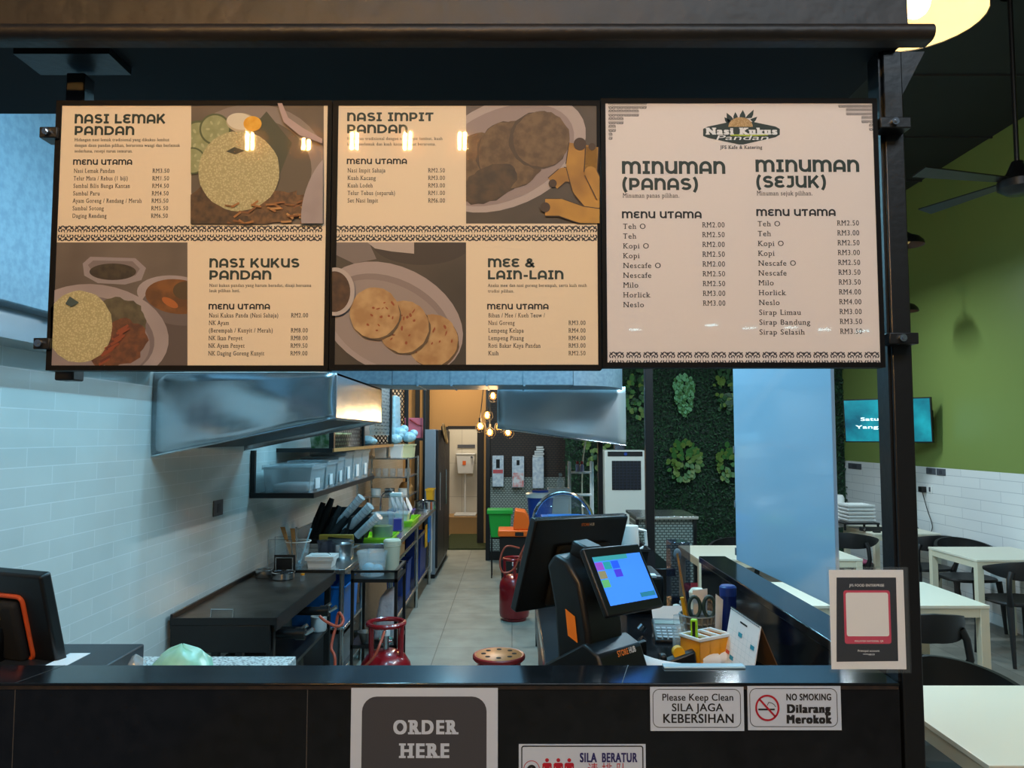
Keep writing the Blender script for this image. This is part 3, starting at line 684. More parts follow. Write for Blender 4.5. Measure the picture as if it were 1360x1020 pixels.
# order here
t = sign('order_sign', 'white and grey sign reading ORDER HERE on the counter front', 467, 661, 913, 1110)
a, c = P(481, 925, 1.497), P(646, 1098, 1.497)
b = B(SIGNG); rrect(b, a.x, c.x, c.z, a.z, .028, -.0033); b.build('sign_panel', None, t, smooth=False)
b = B(SIGNW); signtext(b, 'ORDER', 522, 606, 974.5, 958, -.0036, serif=.09, off=.07); signtext(b, 'HERE', 531, 597, 1006, 989, -.0036, serif=.09, off=.07); b.build('lettering', None, t, smooth=False)
# queue sign
t = sign('queue_sign', 'white queue sign with three red figures and navy lettering', 689, 858, 988, 1075)
a, c = P(693, 991, 1.497), P(854.5, 1071, 1.497)
b = B(INK); rrect(b, a.x, c.x, c.z, a.z, .004, -.0033, .0011); b.build('sign_border', None, t, smooth=False)
b = B(SIGNR)
for u in (726.5, 741.5, 756):
    p = P(u, 1009.5, 1.497); p.y = -.0034; k = K15
    b.face([p + Vector((2.5 * k * math.cos(i * .5236), 0, 2.5 * k * math.sin(i * .5236))) for i in range(12)])
    z = p.z - 3.3 * k
    for q in ([(-6, -1.5), (-4.5, 0), (4.5, 0), (6, -1.5), (6, -16), (4.2, -16), (4.2, -5), (3.4, -5), (3.4, -30), (.4, -30), (.4, -17), (-.4, -17), (-.4, -30), (-3.4, -30), (-3.4, -5), (-4.2, -5), (-4.2, -16), (-6, -16)],):
        b.face([(p.x + x * k, -.0034, z + y * k) for x, y in q])
b.build('queue_figure', None, t, smooth=False)
p = P(706, 1021, 1.497); b = B(SIGNR); ribbon(b, arc(0, 0, 10, 10, 0, 360, 28), .45, Vector((p.x, -.0034, p.z)), Vector((1, 0, 0)), Vector((0, 0, 1)), K15, K15)
for ch, u in zip('请排队', (780, 799, 818)): signtext(b, ch, u, u + 14, 1029, 1017)
b.build('chinese_lettering', None, t, smooth=False)
b = B(SIGNB); signtext(b, 'SILA', 770, 792, 1012, 1001, off=.06); signtext(b, 'BERATUR', 799, 845, 1012, 1001, off=.06); b.build('lettering', None, t, smooth=False)
b = B(INK); ribbon(b, arc(0, 0, 4.2, 4.6, 200, -20, 12) + [(4, -14)], 1.9, Vector((p.x, -.0034, p.z - .002)), Vector((1, 0, 0)), Vector((0, 0, 1)), K15, K15); b.build('circle_symbol', None, t, smooth=False)
# keep clean
t = sign('cleanliness_sign', 'silver sign asking to keep clean beside the no smoking sign', 863, 988, 911.5, 970)
a, c = P(867, 915.5, 1.497), P(984, 966, 1.497)
b = B(INK); rrect(b, a.x, c.x, c.z, a.z, .012, -.0033, .0006)
signtext(b, 'Please Keep Clean', 879, 972, 930.5, 922, off=.022); signtext(b, 'SILA JAGA', 892, 959, 944.5, 935, off=.022); signtext(b, 'KEBERSIHAN', 880, 973, 960, 949, off=.03); b.build('lettering', None, t, smooth=False)
# no smoking
t = sign('no_smoking_sign', 'silver no smoking sign with a red crossed circle', 992, 1117, 910.5, 969)
a, c = P(995.5, 914.5, 1.497), P(1112.5, 965, 1.497)
b = B(INK); rrect(b, a.x, c.x, c.z, a.z, .012, -.0033, .0006)
signtext(b, 'NO SMOKING', 1044, 1103, 930, 922, off=.05); signtext(b, 'Dilarang', 1045, 1102, 946.5, 936.5, off=.10); signtext(b, 'Merokok', 1044.5, 1103, 960.5, 950.5, off=.10); b.build('lettering', None, t, smooth=False)
p = P(1019, 940, 1.497); b = B(INK); b.box(p.x - .017, p.x + .014, -.0036, -.0032, p.z - .0045, p.z - .0015)
ribbon(b, [(0, 3), (2, 7), (6, 6), (9, 4), (11, 1)], .4, Vector((p.x, -.0034, p.z)), Vector((1, 0, 0)), Vector((0, 0, 1)), K15, K15); b.build('cigarette_symbol', None, t, smooth=False)
b = B(SIGNR); ribbon(b, arc(0, 0, 14.5, 15.5, 0, 360, 32), 1.2, Vector((p.x, -.0038, p.z)), Vector((1, 0, 0)), Vector((0, 0, 1)), K15, K15)
ribbon(b, [(-10, 11), (10, -11)], 1.2, Vector((p.x, -.0038, p.z)), Vector((1, 0, 0)), Vector((0, 0, 1)), K15, K15); b.build('prohibition_ring', None, t, smooth=False)
# payment notice in an acrylic holder standing on the counter edge
a, c = P(1098, 753, 1.484), P(1209, 893, 1.484)
t = thing('payment_notice', 'white payment notice with dark panel and pink card in a clear holder', 'notice', ((a.x + c.x) / 2, -.016, 1.2))
NAVY = mat('notice_dark', (30, 33, 44), .5); PINKC = mat('notice_pink', (196, 62, 92), .5)
b = B(GLASS); b.box(a.x, c.x, -.0165, -.0145, c.z, a.z); b.box(a.x, c.x, -.0215, -.0200, c.z, a.z); b.build('clear_holder', None, t)
def NP(u, v, k): q = P(u, v, 1.482); q.y = -.0178 - .0002 * k; return q
b = B(PAPER); q0, q1 = NP(1101, 757, 0), NP(1204, 889, 0); b.box(q0.x, q1.x, -.0178, -.0168, q1.z, q0.z); b.build('paper_sheet', None, t)
b = B(NAVY); b.face([NP(1111, 767, 1), NP(1111, 879, 1), NP(1193, 878, 1), NP(1190, 767, 1)]); b.build('dark_panel', None, t, smooth=False)
b = B(PINKC); q0, q1 = NP(1120, 784, 2), NP(1184, 855, 2); rrect(b, q0.x, q1.x, q1.z, q0.z, .005, q0.y); b.use(PAPER); q0, q1 = NP(1123, 787, 3), NP(1181, 845, 3); rrect(b, q0.x, q1.x, q1.z, q0.z, .004, q0.y); b.build('pink_card', None, t, smooth=False)
b = B(PAPER)
for s, u0, u1, v, h in (('JFS FOOD ENTERPRISE', 1128, 1173, 779, 3.2), ('MALAYSIA NATIONAL QR', 1135, 1172, 852.5, 2.2), ('Principal account', 1139, 1167, 865.5, 2.6), ('****4919', 1146, 1161, 870.5, 2.4)):
    write(b, s, NP(u0, v, 4), h * K15, (u1 - u0) * K15, off=.02)
b.build('lettering', None, t, smooth=False)
# acrylic strip; its pale colour paints the bright reflection on the counter top
t = thing('reflection_strip', 'acrylic strip coloured as the bright reflection on the counter top before the desk calendar', 'strip', (.36, .07, 1.216))
b = B(clear_mat('reflection_tint_acrylic', (200, 235, 250), .75, .08)); q0 = X(876, 1.6); q1 = X(981, 1.6); b.box(q0, q1, .086, .110, 1.2305, 1.2345); b.build('strip_body', None, t, bev=.001)
# ---------------------------------------------------------------- ducts and hoods
t = thing('wall_duct', 'large pale blue-grey galvanised duct beside the first menu board', 'duct', (-1.6, .8, 2.1))
b = B(GALV); b.box(XL, -1.50, .25, 2.15, Z(418, 2.5), 2.78); b.build('duct_body', None, t, bev=.006)
b = B(GALV)
for y in (.48, 1.12, 1.75): b.box(-1.505, -1.492, y, y + .03, Z(418, 2.5) - .006, 2.786)
b.build('flange', None, t)
b = B(STEEL); b.box(XL, -1.56, .25, 2.15, 2.0, Z(418, 2.5)); b.build('lower_channel', None, t)
def hood(name, label, D0, D1, xw, xi, zlo, zhi, ztop, fins, STEELB=STEELB):
    y0, y1 = Y(D0), Y(D1)
    t = thing(name, label, 'cooker hood', ((xw + xi) / 2, y0, zlo))
    th = .012 if xi > xw else -.012
    # near and far end panels (gently dented sheet), top, aisle face, lip
    for y, nm in ((y0, 'end_panel'), (y1, 'end_panel')):
        b = B(STEELB); n = 14; g = []
        for i in range(n + 1):
            x = xw + (xi - xw) * i / n; zl = zlo + (zhi - zlo) * i / n; col = []
            for j in range(9):
                z = zl + (ztop - zl) * j / 8
                d = .016 * math.sin(3.1 * i / n * PI + .5) * math.sin(j / 8 * PI) + .010 * math.sin(7 * i / n + j * .7) * math.sin(j / 8 * PI) * math.sin(i / n * PI)
                col.append(b.bm.verts.new((x, y - d, z)))
            g.append(col)
        for i in range(n):
            for j in range(8): b.bm.faces.new((g[i][j], g[i + 1][j], g[i + 1][j + 1], g[i][j + 1]))
        b.build(nm, None, t, solid=.003)
    b = B(STEELB); b.box(min(xi, xi - th), max(xi, xi - th), y0, y1, zhi, ztop); b.build('front_panel', None, t, bev=.002)
    b = B(STEEL); b.box(min(xw, xi), max(xw, xi), y0 + .005, y1 - .005, ztop - .012, ztop); b.build('top_panel', None, t)
    b = B(STEEL); a = xi - (xi - xw) * .05; b = B(mat('filter_dark', (40, 42, 44), .5, .5))
    b.hexa([(xw, y0 + .01, zlo + .03), (a, y0 + .01, zhi + .02), (a, y1 - .01, zhi + .02), (xw, y1 - .01, zlo + .03), (xw, y0 + .01, zlo + .05), (a, y0 + .01, zhi + .04), (a, y1 - .01, zhi + .04), (xw, y1 - .01, zlo + .05)]); b.build('grease_filter', None, t)
    b = B(STEEL); b.tube([(xi - th * .5, y0, zhi), (xi - th * .5, y1, zhi)], .008, 8); b.tube([(xw, y0, zlo), (xi, y0, zhi)], .005, 8); b.build('lip', None, t)
    if fins:
        b = B(CHROME); b.box(xw + (-.07 if xi < xw else 0), xw + (0 if xi < xw else .07), y0 + .04, y0 + .12, zlo - .03, zlo + .02); b.build('grease_cup', None, t)
    return t
hood('extractor_hood', 'stainless extractor hood on the white tiled wall above the griddle', 3.68, 4.95, XL + .002, -.84, 1.60, 1.78, 2.0, False)
hood('extractor_hood', 'stainless extractor hood over the centre island with a dented shiny end', 5.24, 6.6, .774, -.10, 1.63, 1.75, 2.03, True, STEELC)
b = B(BLKM)
t = thing('hood_hanger', 'black steel frame hanging the island hood from the ceiling', 'frame', (.3, Y(5.9), 2.03))
for x in (-.08, .75):
    for D in (5.3, 6.5): b.box(x - .012, x + .012, Y(D) - .012, Y(D) + .012, 2.03, 4.4)
b.build('hanger_rod', None, t)
# cross duct
t = thing('cross_duct', 'silver duct crossing the kitchen beneath the menu boards', 'duct', (-.3, Y(4.9), 2.12))
zd0 = Z(512, 4.75)
b = B(GALV); b.box(X(520, 4.75), X(762, 4.75), Y(4.75), Y(5.2), zd0, 2.52); b.build('duct_body', None, t, bev=.006)
b = B(GALV)
for u in (553, 598, 645, 695): b.box(X(u, 4.75), X(u, 4.75) + .012, Y(4.745), Y(5.205), zd0 - .005, 2.525)
b.build('duct_seam', None, t)
b = B(GALV); xe = X(762, 4.75)
prof = []
for i in range(9):
    a = PI / 2 * i / 8; prof.append((xe + .36 * math.sin(a), Y(5.2) - .45 * math.cos(a)))
prof += [(xe, Y(5.2))]
b.prism([(x, y, zd0) for x, y in prof], (0, 0, 2.52 - zd0)); b.build('duct_elbow', None, t)
b = B(GALV); b.hexa([(X(434, 4.75), Y(4.75), zd0 + .03), (X(520, 4.75), Y(4.75), zd0), (X(520, 4.75), Y(5.2), zd0), (X(434, 4.75), Y(5.2), zd0 + .03), (X(434, 4.75), Y(4.75), 2.52), (X(520, 4.75), Y(4.75), 2.52), (X(520, 4.75), Y(5.2), 2.52), (X(434, 4.75), Y(5.2), 2.52)]); b.build('duct_reducer', None, t, bev=.004)
b = B(BLKM)
for u in (540, 740): b.cyl((X(u, 4.75), Y(4.97), 2.52), (X(u, 4.75), Y(4.97), 4.4), .006, n=6)
b.build('suspension_rod', None, t)

# ---------------------------------------------------------------- griddle on the left wall
gx0, gx1, gz = XL + .035, -1.18, .79
gy0, gy1 = Y(3.9), Y(5.17)
GRID = mat('griddle_plate_steel', (92, 88, 82), .34, .6, noise=(60, 57, 54), nscale=6, bump=.08, bscale=12)
t = thing('griddle', 'black flat-top griddle table against the white tiled wall', 'griddle', ((gx0 + gx1) / 2, gy0, 0))
BX('cooking_plate', GRID, t, gx0, gx1, gy0, gy1, gz - .02, gz, .002)
b = B(BLKM); b.box(gx0 - .012, gx0, gy0 - .01, gy1 + .01, gz - .05, gz + .022); b.box(gx0, gx1, gy1, gy1 + .012, gz - .05, gz + .018); b.box(gx1, gx1 + .012, gy0 - .01, gy1 + .01, gz - .05, gz + .006); b.box(gx0 - .012, gx1 + .012, gy0 - .014, gy0, gz - .03, gz + .005); b.build('plate_rim', None, t)
BX('front_apron', BLKM, t, gx0 - .01, gx1 - .02, gy0 - .012, gy0 + .01, gz - .165, gz - .03, .004)
b = B(BLKM); b.box(gx1 - .015, gx1, gy0 + .02, gy1, gz - .07, gz - .02); b.build('side_apron', None, t)
for x, y in ((gx0 + .03, gy0 + .04), (gx1 - .03, gy0 + .04), (gx0 + .03, gy1 - .04), (gx1 - .03, gy1 - .04), (gx0 + .2, gy0 + .04), (gx0 + .32, gy0 + .04)):
    BX('leg', BLKM, t, x - .018, x + .018, y - .018, y + .018, 0, gz - .02, .002)
for y in (gy0 + .2, gy0 + .72):
    b = B(BLKM); b.cyl((gx1 - .25, y, gz - .125), (gx1 + .06, y, gz - .125), .024, n=12); b.cyl((gx1 + .05, y, gz - .125), (gx1 + .10, y, gz - .125), .032, n=10); v = b.build('burner_valve', None, t)
    b = B(STEEL); b.cyl((gx1 + .10, y, gz - .125), (gx1 + .145, y, gz - .10), .012, n=8); b.cyl((gx1 + .08, y, gz - .10), (gx1 + .11, y, gz - .08), .01, n=8); b.build('tap', None, v)
b = B(STEEL); x = X(302, 3.9); b.tube([(x - .055, gy0 - .002, gz), (x - .055, gy0 - .002, gz + .045), (x + .055, gy0 - .002, gz + .045), (x + .055, gy0 - .002, gz)], .0045, 8); b.build('plate_handle', None, t)
# gas hose runs
def hose(label, pts, r=.008, m=HOSE, name='gas_hose'):
    b = B(m); P_ = [Vector(p) for p in pts]; out = []
    for i in range(len(P_) - 1):
        a, c, d, e = P_[max(i - 1, 0)], P_[i], P_[i + 1], P_[min(i + 2, len(P_) - 1)]
        for k in range(6):
            s = k / 6; out.append(.5 * ((2 * c) + (d - a) * s + (2 * a - 5 * c + 4 * d - e) * s * s + (3 * c - a - 3 * d + e) * s ** 3))
    out.append(P_[-1]); b.tube(out, r, 8); return tag(b.build(name, None), label, 'hose' if name == 'gas_hose' else 'cable')
hose('orange gas hose looping from the griddle burners down to the floor', [P(424, 818, 4.2), P(434, 826, 4.2), P(449, 832, 4.2), P(456, 824, 4.25), P(450, 814, 4.3), P(446, 832, 4.3), P(440, 860, 4.25), P(445, 885, 4.2), (-.98, Y(4.2), .02)])
# things on the griddle
def pot(name, label, c, r, h, m, group=None, handle=None, cat='pot', rim=True):
    t = thing(name, label, cat, c, group); x, y, z = c
    b = B(m); b.lathe([(0, .002), (r * .92, 0), (r, h * .12), (r, h), (r * .96, h), (r * .95, h * .15), (0, h * .1)], c, 24); b.build('pot_body' if cat == 'pot' else 'body', None, t)
    if rim:
        b = B(m); b.tube([(x + r * math.cos(i * PI / 12), y + r * math.sin(i * PI / 12), z + h) for i in range(24)], .004, 6, True); b.build('rim', None, t)
    if handle:
        for sx in (-1, 1):
            b = B(handle); b.tube([(x + sx * r, y - .035, z + h * .75), (x + sx * (r + .03), y - .03, z + h * .78), (x + sx * (r + .03), y + .03, z + h * .78), (x + sx * r, y + .035, z + h * .75)], .005, 8); b.build('handle', None, t)
    return t
p = P(351, 772, 5.0); p.z = gz; pot('steel_bowl', 'small dark steel bowl on the griddle near the wall', p, .055, .05, STEEL, 'steel bowls on the griddle', None, 'bowl')
p = P(376, 771, 4.95); p.z = gz; pot('steel_bowl', 'wider shiny steel bowl standing on the griddle beside the smaller bowl', p, .07, .045, CHROME, 'steel bowls on the griddle', None, 'bowl')
t = thing('steel_tray', 'dark square steel tray leaning upright at the far end of the griddle', 'tray', (-1.5, gy1 - .02, gz))
a = P(365, 743, 5.14)
b = B(BLKM); b.box(a.x, a.x + .14, gy1 - .05, gy1 - .038, gz, gz + .125); b.build('tray_plate', None, t, bev=.003)
b = B(STEEL); b.tube([(a.x + .015, gy1 - .056, gz + .02), (a.x + .015, gy1 - .056, gz + .108), (a.x + .125, gy1 - .056, gz + .108), (a.x + .125, gy1 - .056, gz + .02)], .006, 8); b.build('tray_rim', None, t)
p = P(402, 770, 4.9)
t = thing('salt_jar', 'tiny glass jar with amber lid on the griddle', 'jar', (p.x, p.y, gz)); b = B(CLEAR); b.lathe([(0, .001), (.013, 0), (.014, .03), (.01, .034)], (p.x, p.y, gz), 12); b.build('jar_body', None, t); b = B(AMB); b.cyl((p.x, p.y, gz + .034), (p.x, p.y, gz + .044), .012, n=12); b.build('lid', None, t)

# ---------------------------------------------------------------- steel prep stand after the griddle
sx0, sx1, sz = XL + .02, -1.12, .80
sy0, sy1 = Y(5.24), Y(6.0)
t = thing('prep_stand', 'low stainless stand holding pots beyond the griddle with lower shelves', 'stand', ((sx0 + sx1) / 2, sy0, 0))
BX('top', STEEL, t, sx0, sx1, sy0, sy1, sz - .03, sz)
for x in (sx0 + .03, sx1 - .03):
    for y in (sy0 + .03, sy1 - .03): b = B(STEEL); b.cyl((x, y, 0), (x, y, sz - .03), .017, n=10); b.build('leg', None, t)
for z in (.15, .42): BX('shelf', STEEL, t, sx0, sx1, sy0, sy1, z - .02, z)
def crate(name, label, x0, x1, y0, y1, z0, z1, m, cat='crate', group=None, lid=None):
    t = thing(name, label, cat, ((x0 + x1) / 2, (y0 + y1) / 2, z0), group); w = .006; k = .012
    b = B(m)
    b.hexa([(x0 + k, y0 + k, z0), (x1 - k, y0 + k, z0), (x1 - k, y1 - k, z0), (x0 + k, y1 - k, z0), (x0 + k, y0 + k, z0 + w), (x1 - k, y0 + k, z0 + w), (x1 - k, y1 - k, z0 + w), (x0 + k, y1 - k, z0 + w)])
    B4 = [(x0 + k, y0 + k), (x1 - k, y0 + k), (x1 - k, y1 - k), (x0 + k, y1 - k)]; T4 = [(x0, y0), (x1, y0), (x1, y1), (x0, y1)]
    cx, cy = (x0 + x1) / 2, (y0 + y1) / 2; inn = lambda q: (q[0] + (w if q[0] < cx else -w), q[1] + (w if q[1] < cy else -w))
    for i in range(4):
        j = (i + 1) % 4; b.hexa([(*B4[i], z0), (*B4[j], z0), (*inn(B4[j]), z0), (*inn(B4[i]), z0), (*T4[i], z1), (*T4[j], z1), (*inn(T4[j]), z1), (*inn(T4[i]), z1)])
    b.build('crate_body' if cat == 'crate' else 'body', None, t)
    b = B(m); q = .008
    b.box(x0 - q, x1 + q, y0 - q, y0 + w, z1 - .014, z1); b.box(x0 - q, x1 + q, y1 - w, y1 + q, z1 - .014, z1); b.box(x0 - q, x0 + w, y0 + w, y1 - w, z1 - .014, z1); b.box(x1 - w, x1 + q, y0 + w, y1 - w, z1 - .014, z1); b.build('rim', None, t)
    if lid: b = B(lid); b.box(x0 - q, x1 + q, y0 - q, y1 + q, z1, z1 + .016); b.box(x0 + .03, x1 - .03, y0 + .03, y1 - .03, z1 + .016, z1 + .022); b.build('lid', None, t, bev=.004)
    return t
crate('plastic_crate', 'bright blue plastic crate on the middle shelf of the prep stand', sx0 + .2, sx1 - .01, sy0 + .05, sy0 + .5, .42, .68, LBLUE)
crate('plastic_tub', 'grey plastic tub on the lowest shelf of the prep stand', sx0 + .28, sx1 - .02, sy0 + .06, sy0 + .42, .15, .36, mat('grey_plastic', (118, 124, 130), .4), 'tub')
p = P(443, 792, 5.4); pot('white_pail', 'small white round pail tucked beneath the griddle end', (gx1 - .06, gy1 - .14, .45), .05, .09, WHITE, None, None, 'pail')
bs = B(BLKM); bs.box(gx0 + .05, gx1 - .02, gy0 + .05, gy1 - .03, .43, .449); ob = bs.build('lower_shelf', None); par(ob, bpy.data.objects['griddle'])
# utensil tub, jug, container, pot, board
c = P(395, 752, 5.4); c.z = sz
t = thing('utensil_tub', 'clear plastic tub on the prep stand full of upright utensils', 'tub', c)
b = B(CLEAR); b.lathe([(0, .003), (.062, 0), (.085, .165), (.090, .165), (.088, .170), (.081, .168), (.060, .006), (0, .008)], c, 24); b.build('body', None, t)
b = B(WHITE); b.tube([c + Vector((.088 * math.cos(i * PI / 14), .088 * math.sin(i * PI / 14), .168)) for i in range(28)], .004, 6, True); b.build('rim', None, t)
for lab, nm, m, dx, lean, L, kind in (('wooden spatula standing in the clear utensil tub', 'spatula', WOOD, -.05, -.09, .25, 0), ('bamboo tongs standing in the clear utensil tub', 'tongs', WOOD, -.03, -.03, .24, 0), ('steel ladle standing in the clear utensil tub', 'ladle', STEEL, 0, -.02, .25, 1), ('pale blue spoon leaning out of the clear utensil tub', 'spoon', BAGB, .03, .07, .24, 1)):
    b = B(m); a = c + Vector((dx * .5, .0, .012)); e = a + Vector((lean, .02, L))
    if kind == 0: b.hexa([a + Vector((-.006, 0, 0)), a + Vector((.006, 0, 0)), a + Vector((.006, .006, 0)), a + Vector((-.006, .006, 0)), e + Vector((-.016, 0, 0)), e + Vector((.016, 0, 0)), e + Vector((.016, .006, 0)), e + Vector((-.016, .006, 0))])
    else: b.tube([a, a.lerp(e, .8), e], [.006, .005, .007], 8); b.ball(a + Vector((0, 0, .012)), .012)
    tag(b.build(nm, None), lab, 'utensil')
t = thing('bottle_rack', 'thin wire rack standing on the prep stand close to the tiled wall', 'rack', (-1.6, Y(5.35), sz))
b = B(STEEL)
for y in (Y(5.3), Y(5.45)): b.tube([(-1.66, y, sz), (-1.66, y, sz + .19), (-1.5, y, sz + .19), (-1.5, y, sz)], .003, 6)
b.build('wire', None, t)
c = P(431, 750, 5.55); c.z = sz
t = thing('smoked_jug', 'smoky clear cup standing upright behind the white container', 'cup', c); b = B(SMOKE); b.lathe([(0, .003), (.036, 0), (.056, .15), (.052, .15), (.033, .006), (0, .008)], c, 20); b.build('body', None, t)
crate('white_container', 'white lidded food container on the prep stand beside the steel pot', -1.40, -1.22, Y(5.3), Y(5.45), sz, sz + .062, WHITE, 'container', None, WHITE)
b = B(BLK); b.tube([Vector((-1.31 + .075 * math.cos(a), Y(5.297), sz + .088 + .022 * math.sin(a))) for a in [i * PI / 10 for i in range(11)]], .0022, 6); par(b.build('wire_handle', None), bpy.data.objects['white_container'])
c = Vector((-1.26, Y(5.70), sz)); tp = pot('stock_pot', 'square-shouldered stainless pot with a lid and ladle beside the white container', c, .10, .115, STEEL, None, STEEL)
b = B(STEEL); b.lathe([(.103, 0), (.098, .01), (0, .02)], c + Vector((0, 0, .119)), 24); b.build('lid', None, tp)
b = B(CHROME); b.tube([c + Vector((-.08, -.02, .148)), c + Vector((.0, -.04, .150)), c + Vector((.09, -.05, .146))], [.012, .006, .005], 8); tag(b.build('ladle', None), 'shiny ladle lying across the lid of the stainless pot', 'ladle')

# ---------------------------------------------------------------- long sink counter
kx0, kx1, kz = XL + .01, -.90, .86
ky0, ky1 = Y(6.05), Y(9.22)
t = thing('sink_counter', 'long stainless sink counter along the tiled wall', 'counter', ((kx0 + kx1) / 2, ky0, 0))
b = B(STEEL); b.box(kx0, kx1, ky0, ky1, kz - .04, kz); b.box(kx0, kx0 + .015, ky0, ky1, kz, kz + .10); b.build('top', None, t, bev=.003)
for y in (ky0 + .05, (ky0 + ky1) / 2 + .1, ky1 - .3):
    for x in (kx1 - .05, kx0 + .06): b = B(STEEL); b.cyl((x, y, 0), (x, y, kz - .04), .019, n=10); b.build('leg', None, t)
b = B(STEEL); b.cyl((kx1 - .05, ky0, .20), (kx1 - .05, ky1 - .3, .20), .014, n=8); b.cyl((kx1 - .05, ky0, .66), (kx1 - .05, ky1 - .3, .66), .012, n=8); b.build('rail', None, t)
b = B(STEEL); b.box(kx0 + .05, kx1 - .05, ky0, ky1 - .3, .185, .20); b.build('shelf', None, t)
b = B(mat('white_cabinet', (206, 210, 210), .5)); b.box(kx1 - .06, kx1 - .045, ky1 - .28, ky1, .1, kz - .04); b.build('white_panel', None, t)
b = B(mat('sink_dark', (60, 64, 66), .3, .8)); b.box(kx0 + .25, kx1 - .12, Y(8.0), Y(8.45), kz, kz + .004); b.build('sink_basin', None, t)
c = P(513, 676, 8.3)
b = B(CHROME); b.tube([(c.x - .06, Y(8.3), kz), (c.x - .06, Y(8.3), kz + .17)] + [(c.x + .02 - .08 * math.cos(PI * i / 8), Y(8.3), kz + .17 + .07 * math.sin(PI * i / 8)) for i in range(1, 9)] + [(c.x + .10, Y(8.3), kz + .12)], .012, 10); b.build('faucet', None, t)
# goods on the sink counter
crate('green_tray', 'lime green tray near the front of the sink counter', -1.20, -.95, Y(6.12), Y(6.5), kz, kz + .035, LIME, 'tray')
c = Vector((-1.05, Y(6.3), kz + .008)); t = thing('drink_container', 'clear drink container with green liquid standing on the lime tray', 'container', c)
b = B(CLEAR); b.lathe([(0, .002), (.085, 0), (.095, .19), (.09, .19), (.082, .006), (0, .008)], c, 22); b.build('body', None, t); b = B(OLIVE); b.lathe([(0, .01), (.078, .01), (.083, .10), (0, .10)], c, 22); b.build('liquid', None, t); b = B(CLEARW); b.lathe([(.1, .19), (.1, .205), (.06, .215), (0, .215)], c, 22); b.build('lid', None, t)
t = thing('tall_canister', 'tall clear canister with purple drink beside the green drink', 'canister', (-1.02, Y(6.85), kz)); c = Vector((-1.02, Y(6.85), kz))
b = B(CLEARW); b.box(c.x - .06, c.x + .06, c.y - .06, c.y + .06, kz + .002, kz + .30); b.build('body', None, t, bev=.01); b = B(PURP); b.box(c.x - .055, c.x + .055, c.y - .062, c.y + .05, kz + .01, kz + .11); b.build('liquid', None, t); b = B(WHITE); b.box(c.x - .05, c.x + .05, c.y - .05, c.y + .05, kz + .30, kz + .335); b.build('lid', None, t, bev=.008)
crate('green_tray', 'lime green tray with a white box farther along the sink counter', -1.12, -.92, Y(7.15), Y(7.75), kz, kz + .05, LIME, 'tray')
crate('white_box', 'white plastic box standing inside the farther lime tray', -1.09, -.97, Y(7.2), Y(7.42), kz + .007, kz + .12, WHITE, 'box')
tt = crate('dish_rack', 'purple dish rack holding white plates beside the sink', -1.24, -1.0, Y(7.72), Y(8.0), kz, kz + .09, PURP, 'rack')
def plate(c, r, tilt, label, group, m=PAPER, axis='Y'):
    M = Matrix.Translation(c) @ Matrix.Rotation(tilt, 4, axis); b = B(m); b.lathe([(0, 0), (r * .6, 0), (r, .014), (r, .018), (r * .6, .005), (0, .005)], (0, 0, 0), 22, M); return tag(b.build('plate', None), label, 'plate', group)
for i in range(4): plate((-1.20 + i * .05, Y(7.86), kz + .115), .10, R(68), 'white plate standing in the purple dish rack by the sink', 'plates in the purple dish rack')
c = Vector((-.98, Y(8.75), kz)); pot('steel_bowl', 'upturned steel basin near the yellow bin at the far sink end', c, .12, .10, CHROME, None, None, 'bowl')
crate('yellow_bin', 'yellow plastic bin standing at the far end of the sink counter', -.99, -.91, Y(8.9), Y(9.15), kz, kz + .22, YEL, 'bin')
crate('blue_bin', 'tall blue plastic bin hung below the sink counter end', -1.18, -.98, Y(7.3), Y(7.6), .20, .52, BLUE, 'bin')
crate('blue_bin', 'blue waste bin on the lower shelf beside the white panel', -1.12, -.96, Y(8.2), Y(8.75), .20, .64, mat('deep_blue_plastic', (12, 44, 120), .4), 'bin')
t = thing('blue_cloth', 'sky blue cloth hanging over the rail beneath the sink counter', 'cloth', (-.93, Y(8.9), .45)); b = B(LBLUE); b.box(-.948, -.93, Y(8.72), Y(8.95), .50, .78); b.build('cloth_sheet', None, t, bev=.006)
t = thing('yellow_cloth', 'yellow cloth hanging from the rail beside the blue cloth', 'cloth', (-.93, Y(8.6), .45)); b = B(YEL); b.box(-.948, -.935, Y(8.45), Y(8.6), .48, .72); b.build('cloth_sheet', None, t, bev=.005)
# black handled utensils and stacks of clear cups in a leaning holder
c = P(455, 715, 6.2)
t = thing('cup_holder', 'black wire holder with leaning compartments on the sink counter', 'holder', (-1.35, Y(6.2), kz))
hx0, hx1, hy0, hy1 = -1.60, -1.18, Y(6.08), Y(6.30)
b = B(BLKR)
for x in (hx0, hx0 + .14, hx0 + .28, hx1): b.hexa([(x - .008, hy0, kz), (x + .008, hy0, kz), (x + .008, hy1, kz), (x - .008, hy1, kz), (x + .05, hy0, kz + .2), (x + .066, hy0, kz + .2), (x + .066, hy1, kz + .2), (x + .05, hy1, kz + .2)])
b.box(hx0, hx1, hy0, hy0 + .012, kz, kz + .03); b.hexa([(hx0, hy1 - .012, kz), (hx1, hy1 - .012, kz), (hx1, hy1, kz), (hx0, hy1, kz), (hx0 + .055, hy1 - .012, kz + .26), (hx1 + .055, hy1 - .012, kz + .26), (hx1 + .055, hy1, kz + .26), (hx0 + .055, hy1, kz + .26)]); b.build('frame', None, t)
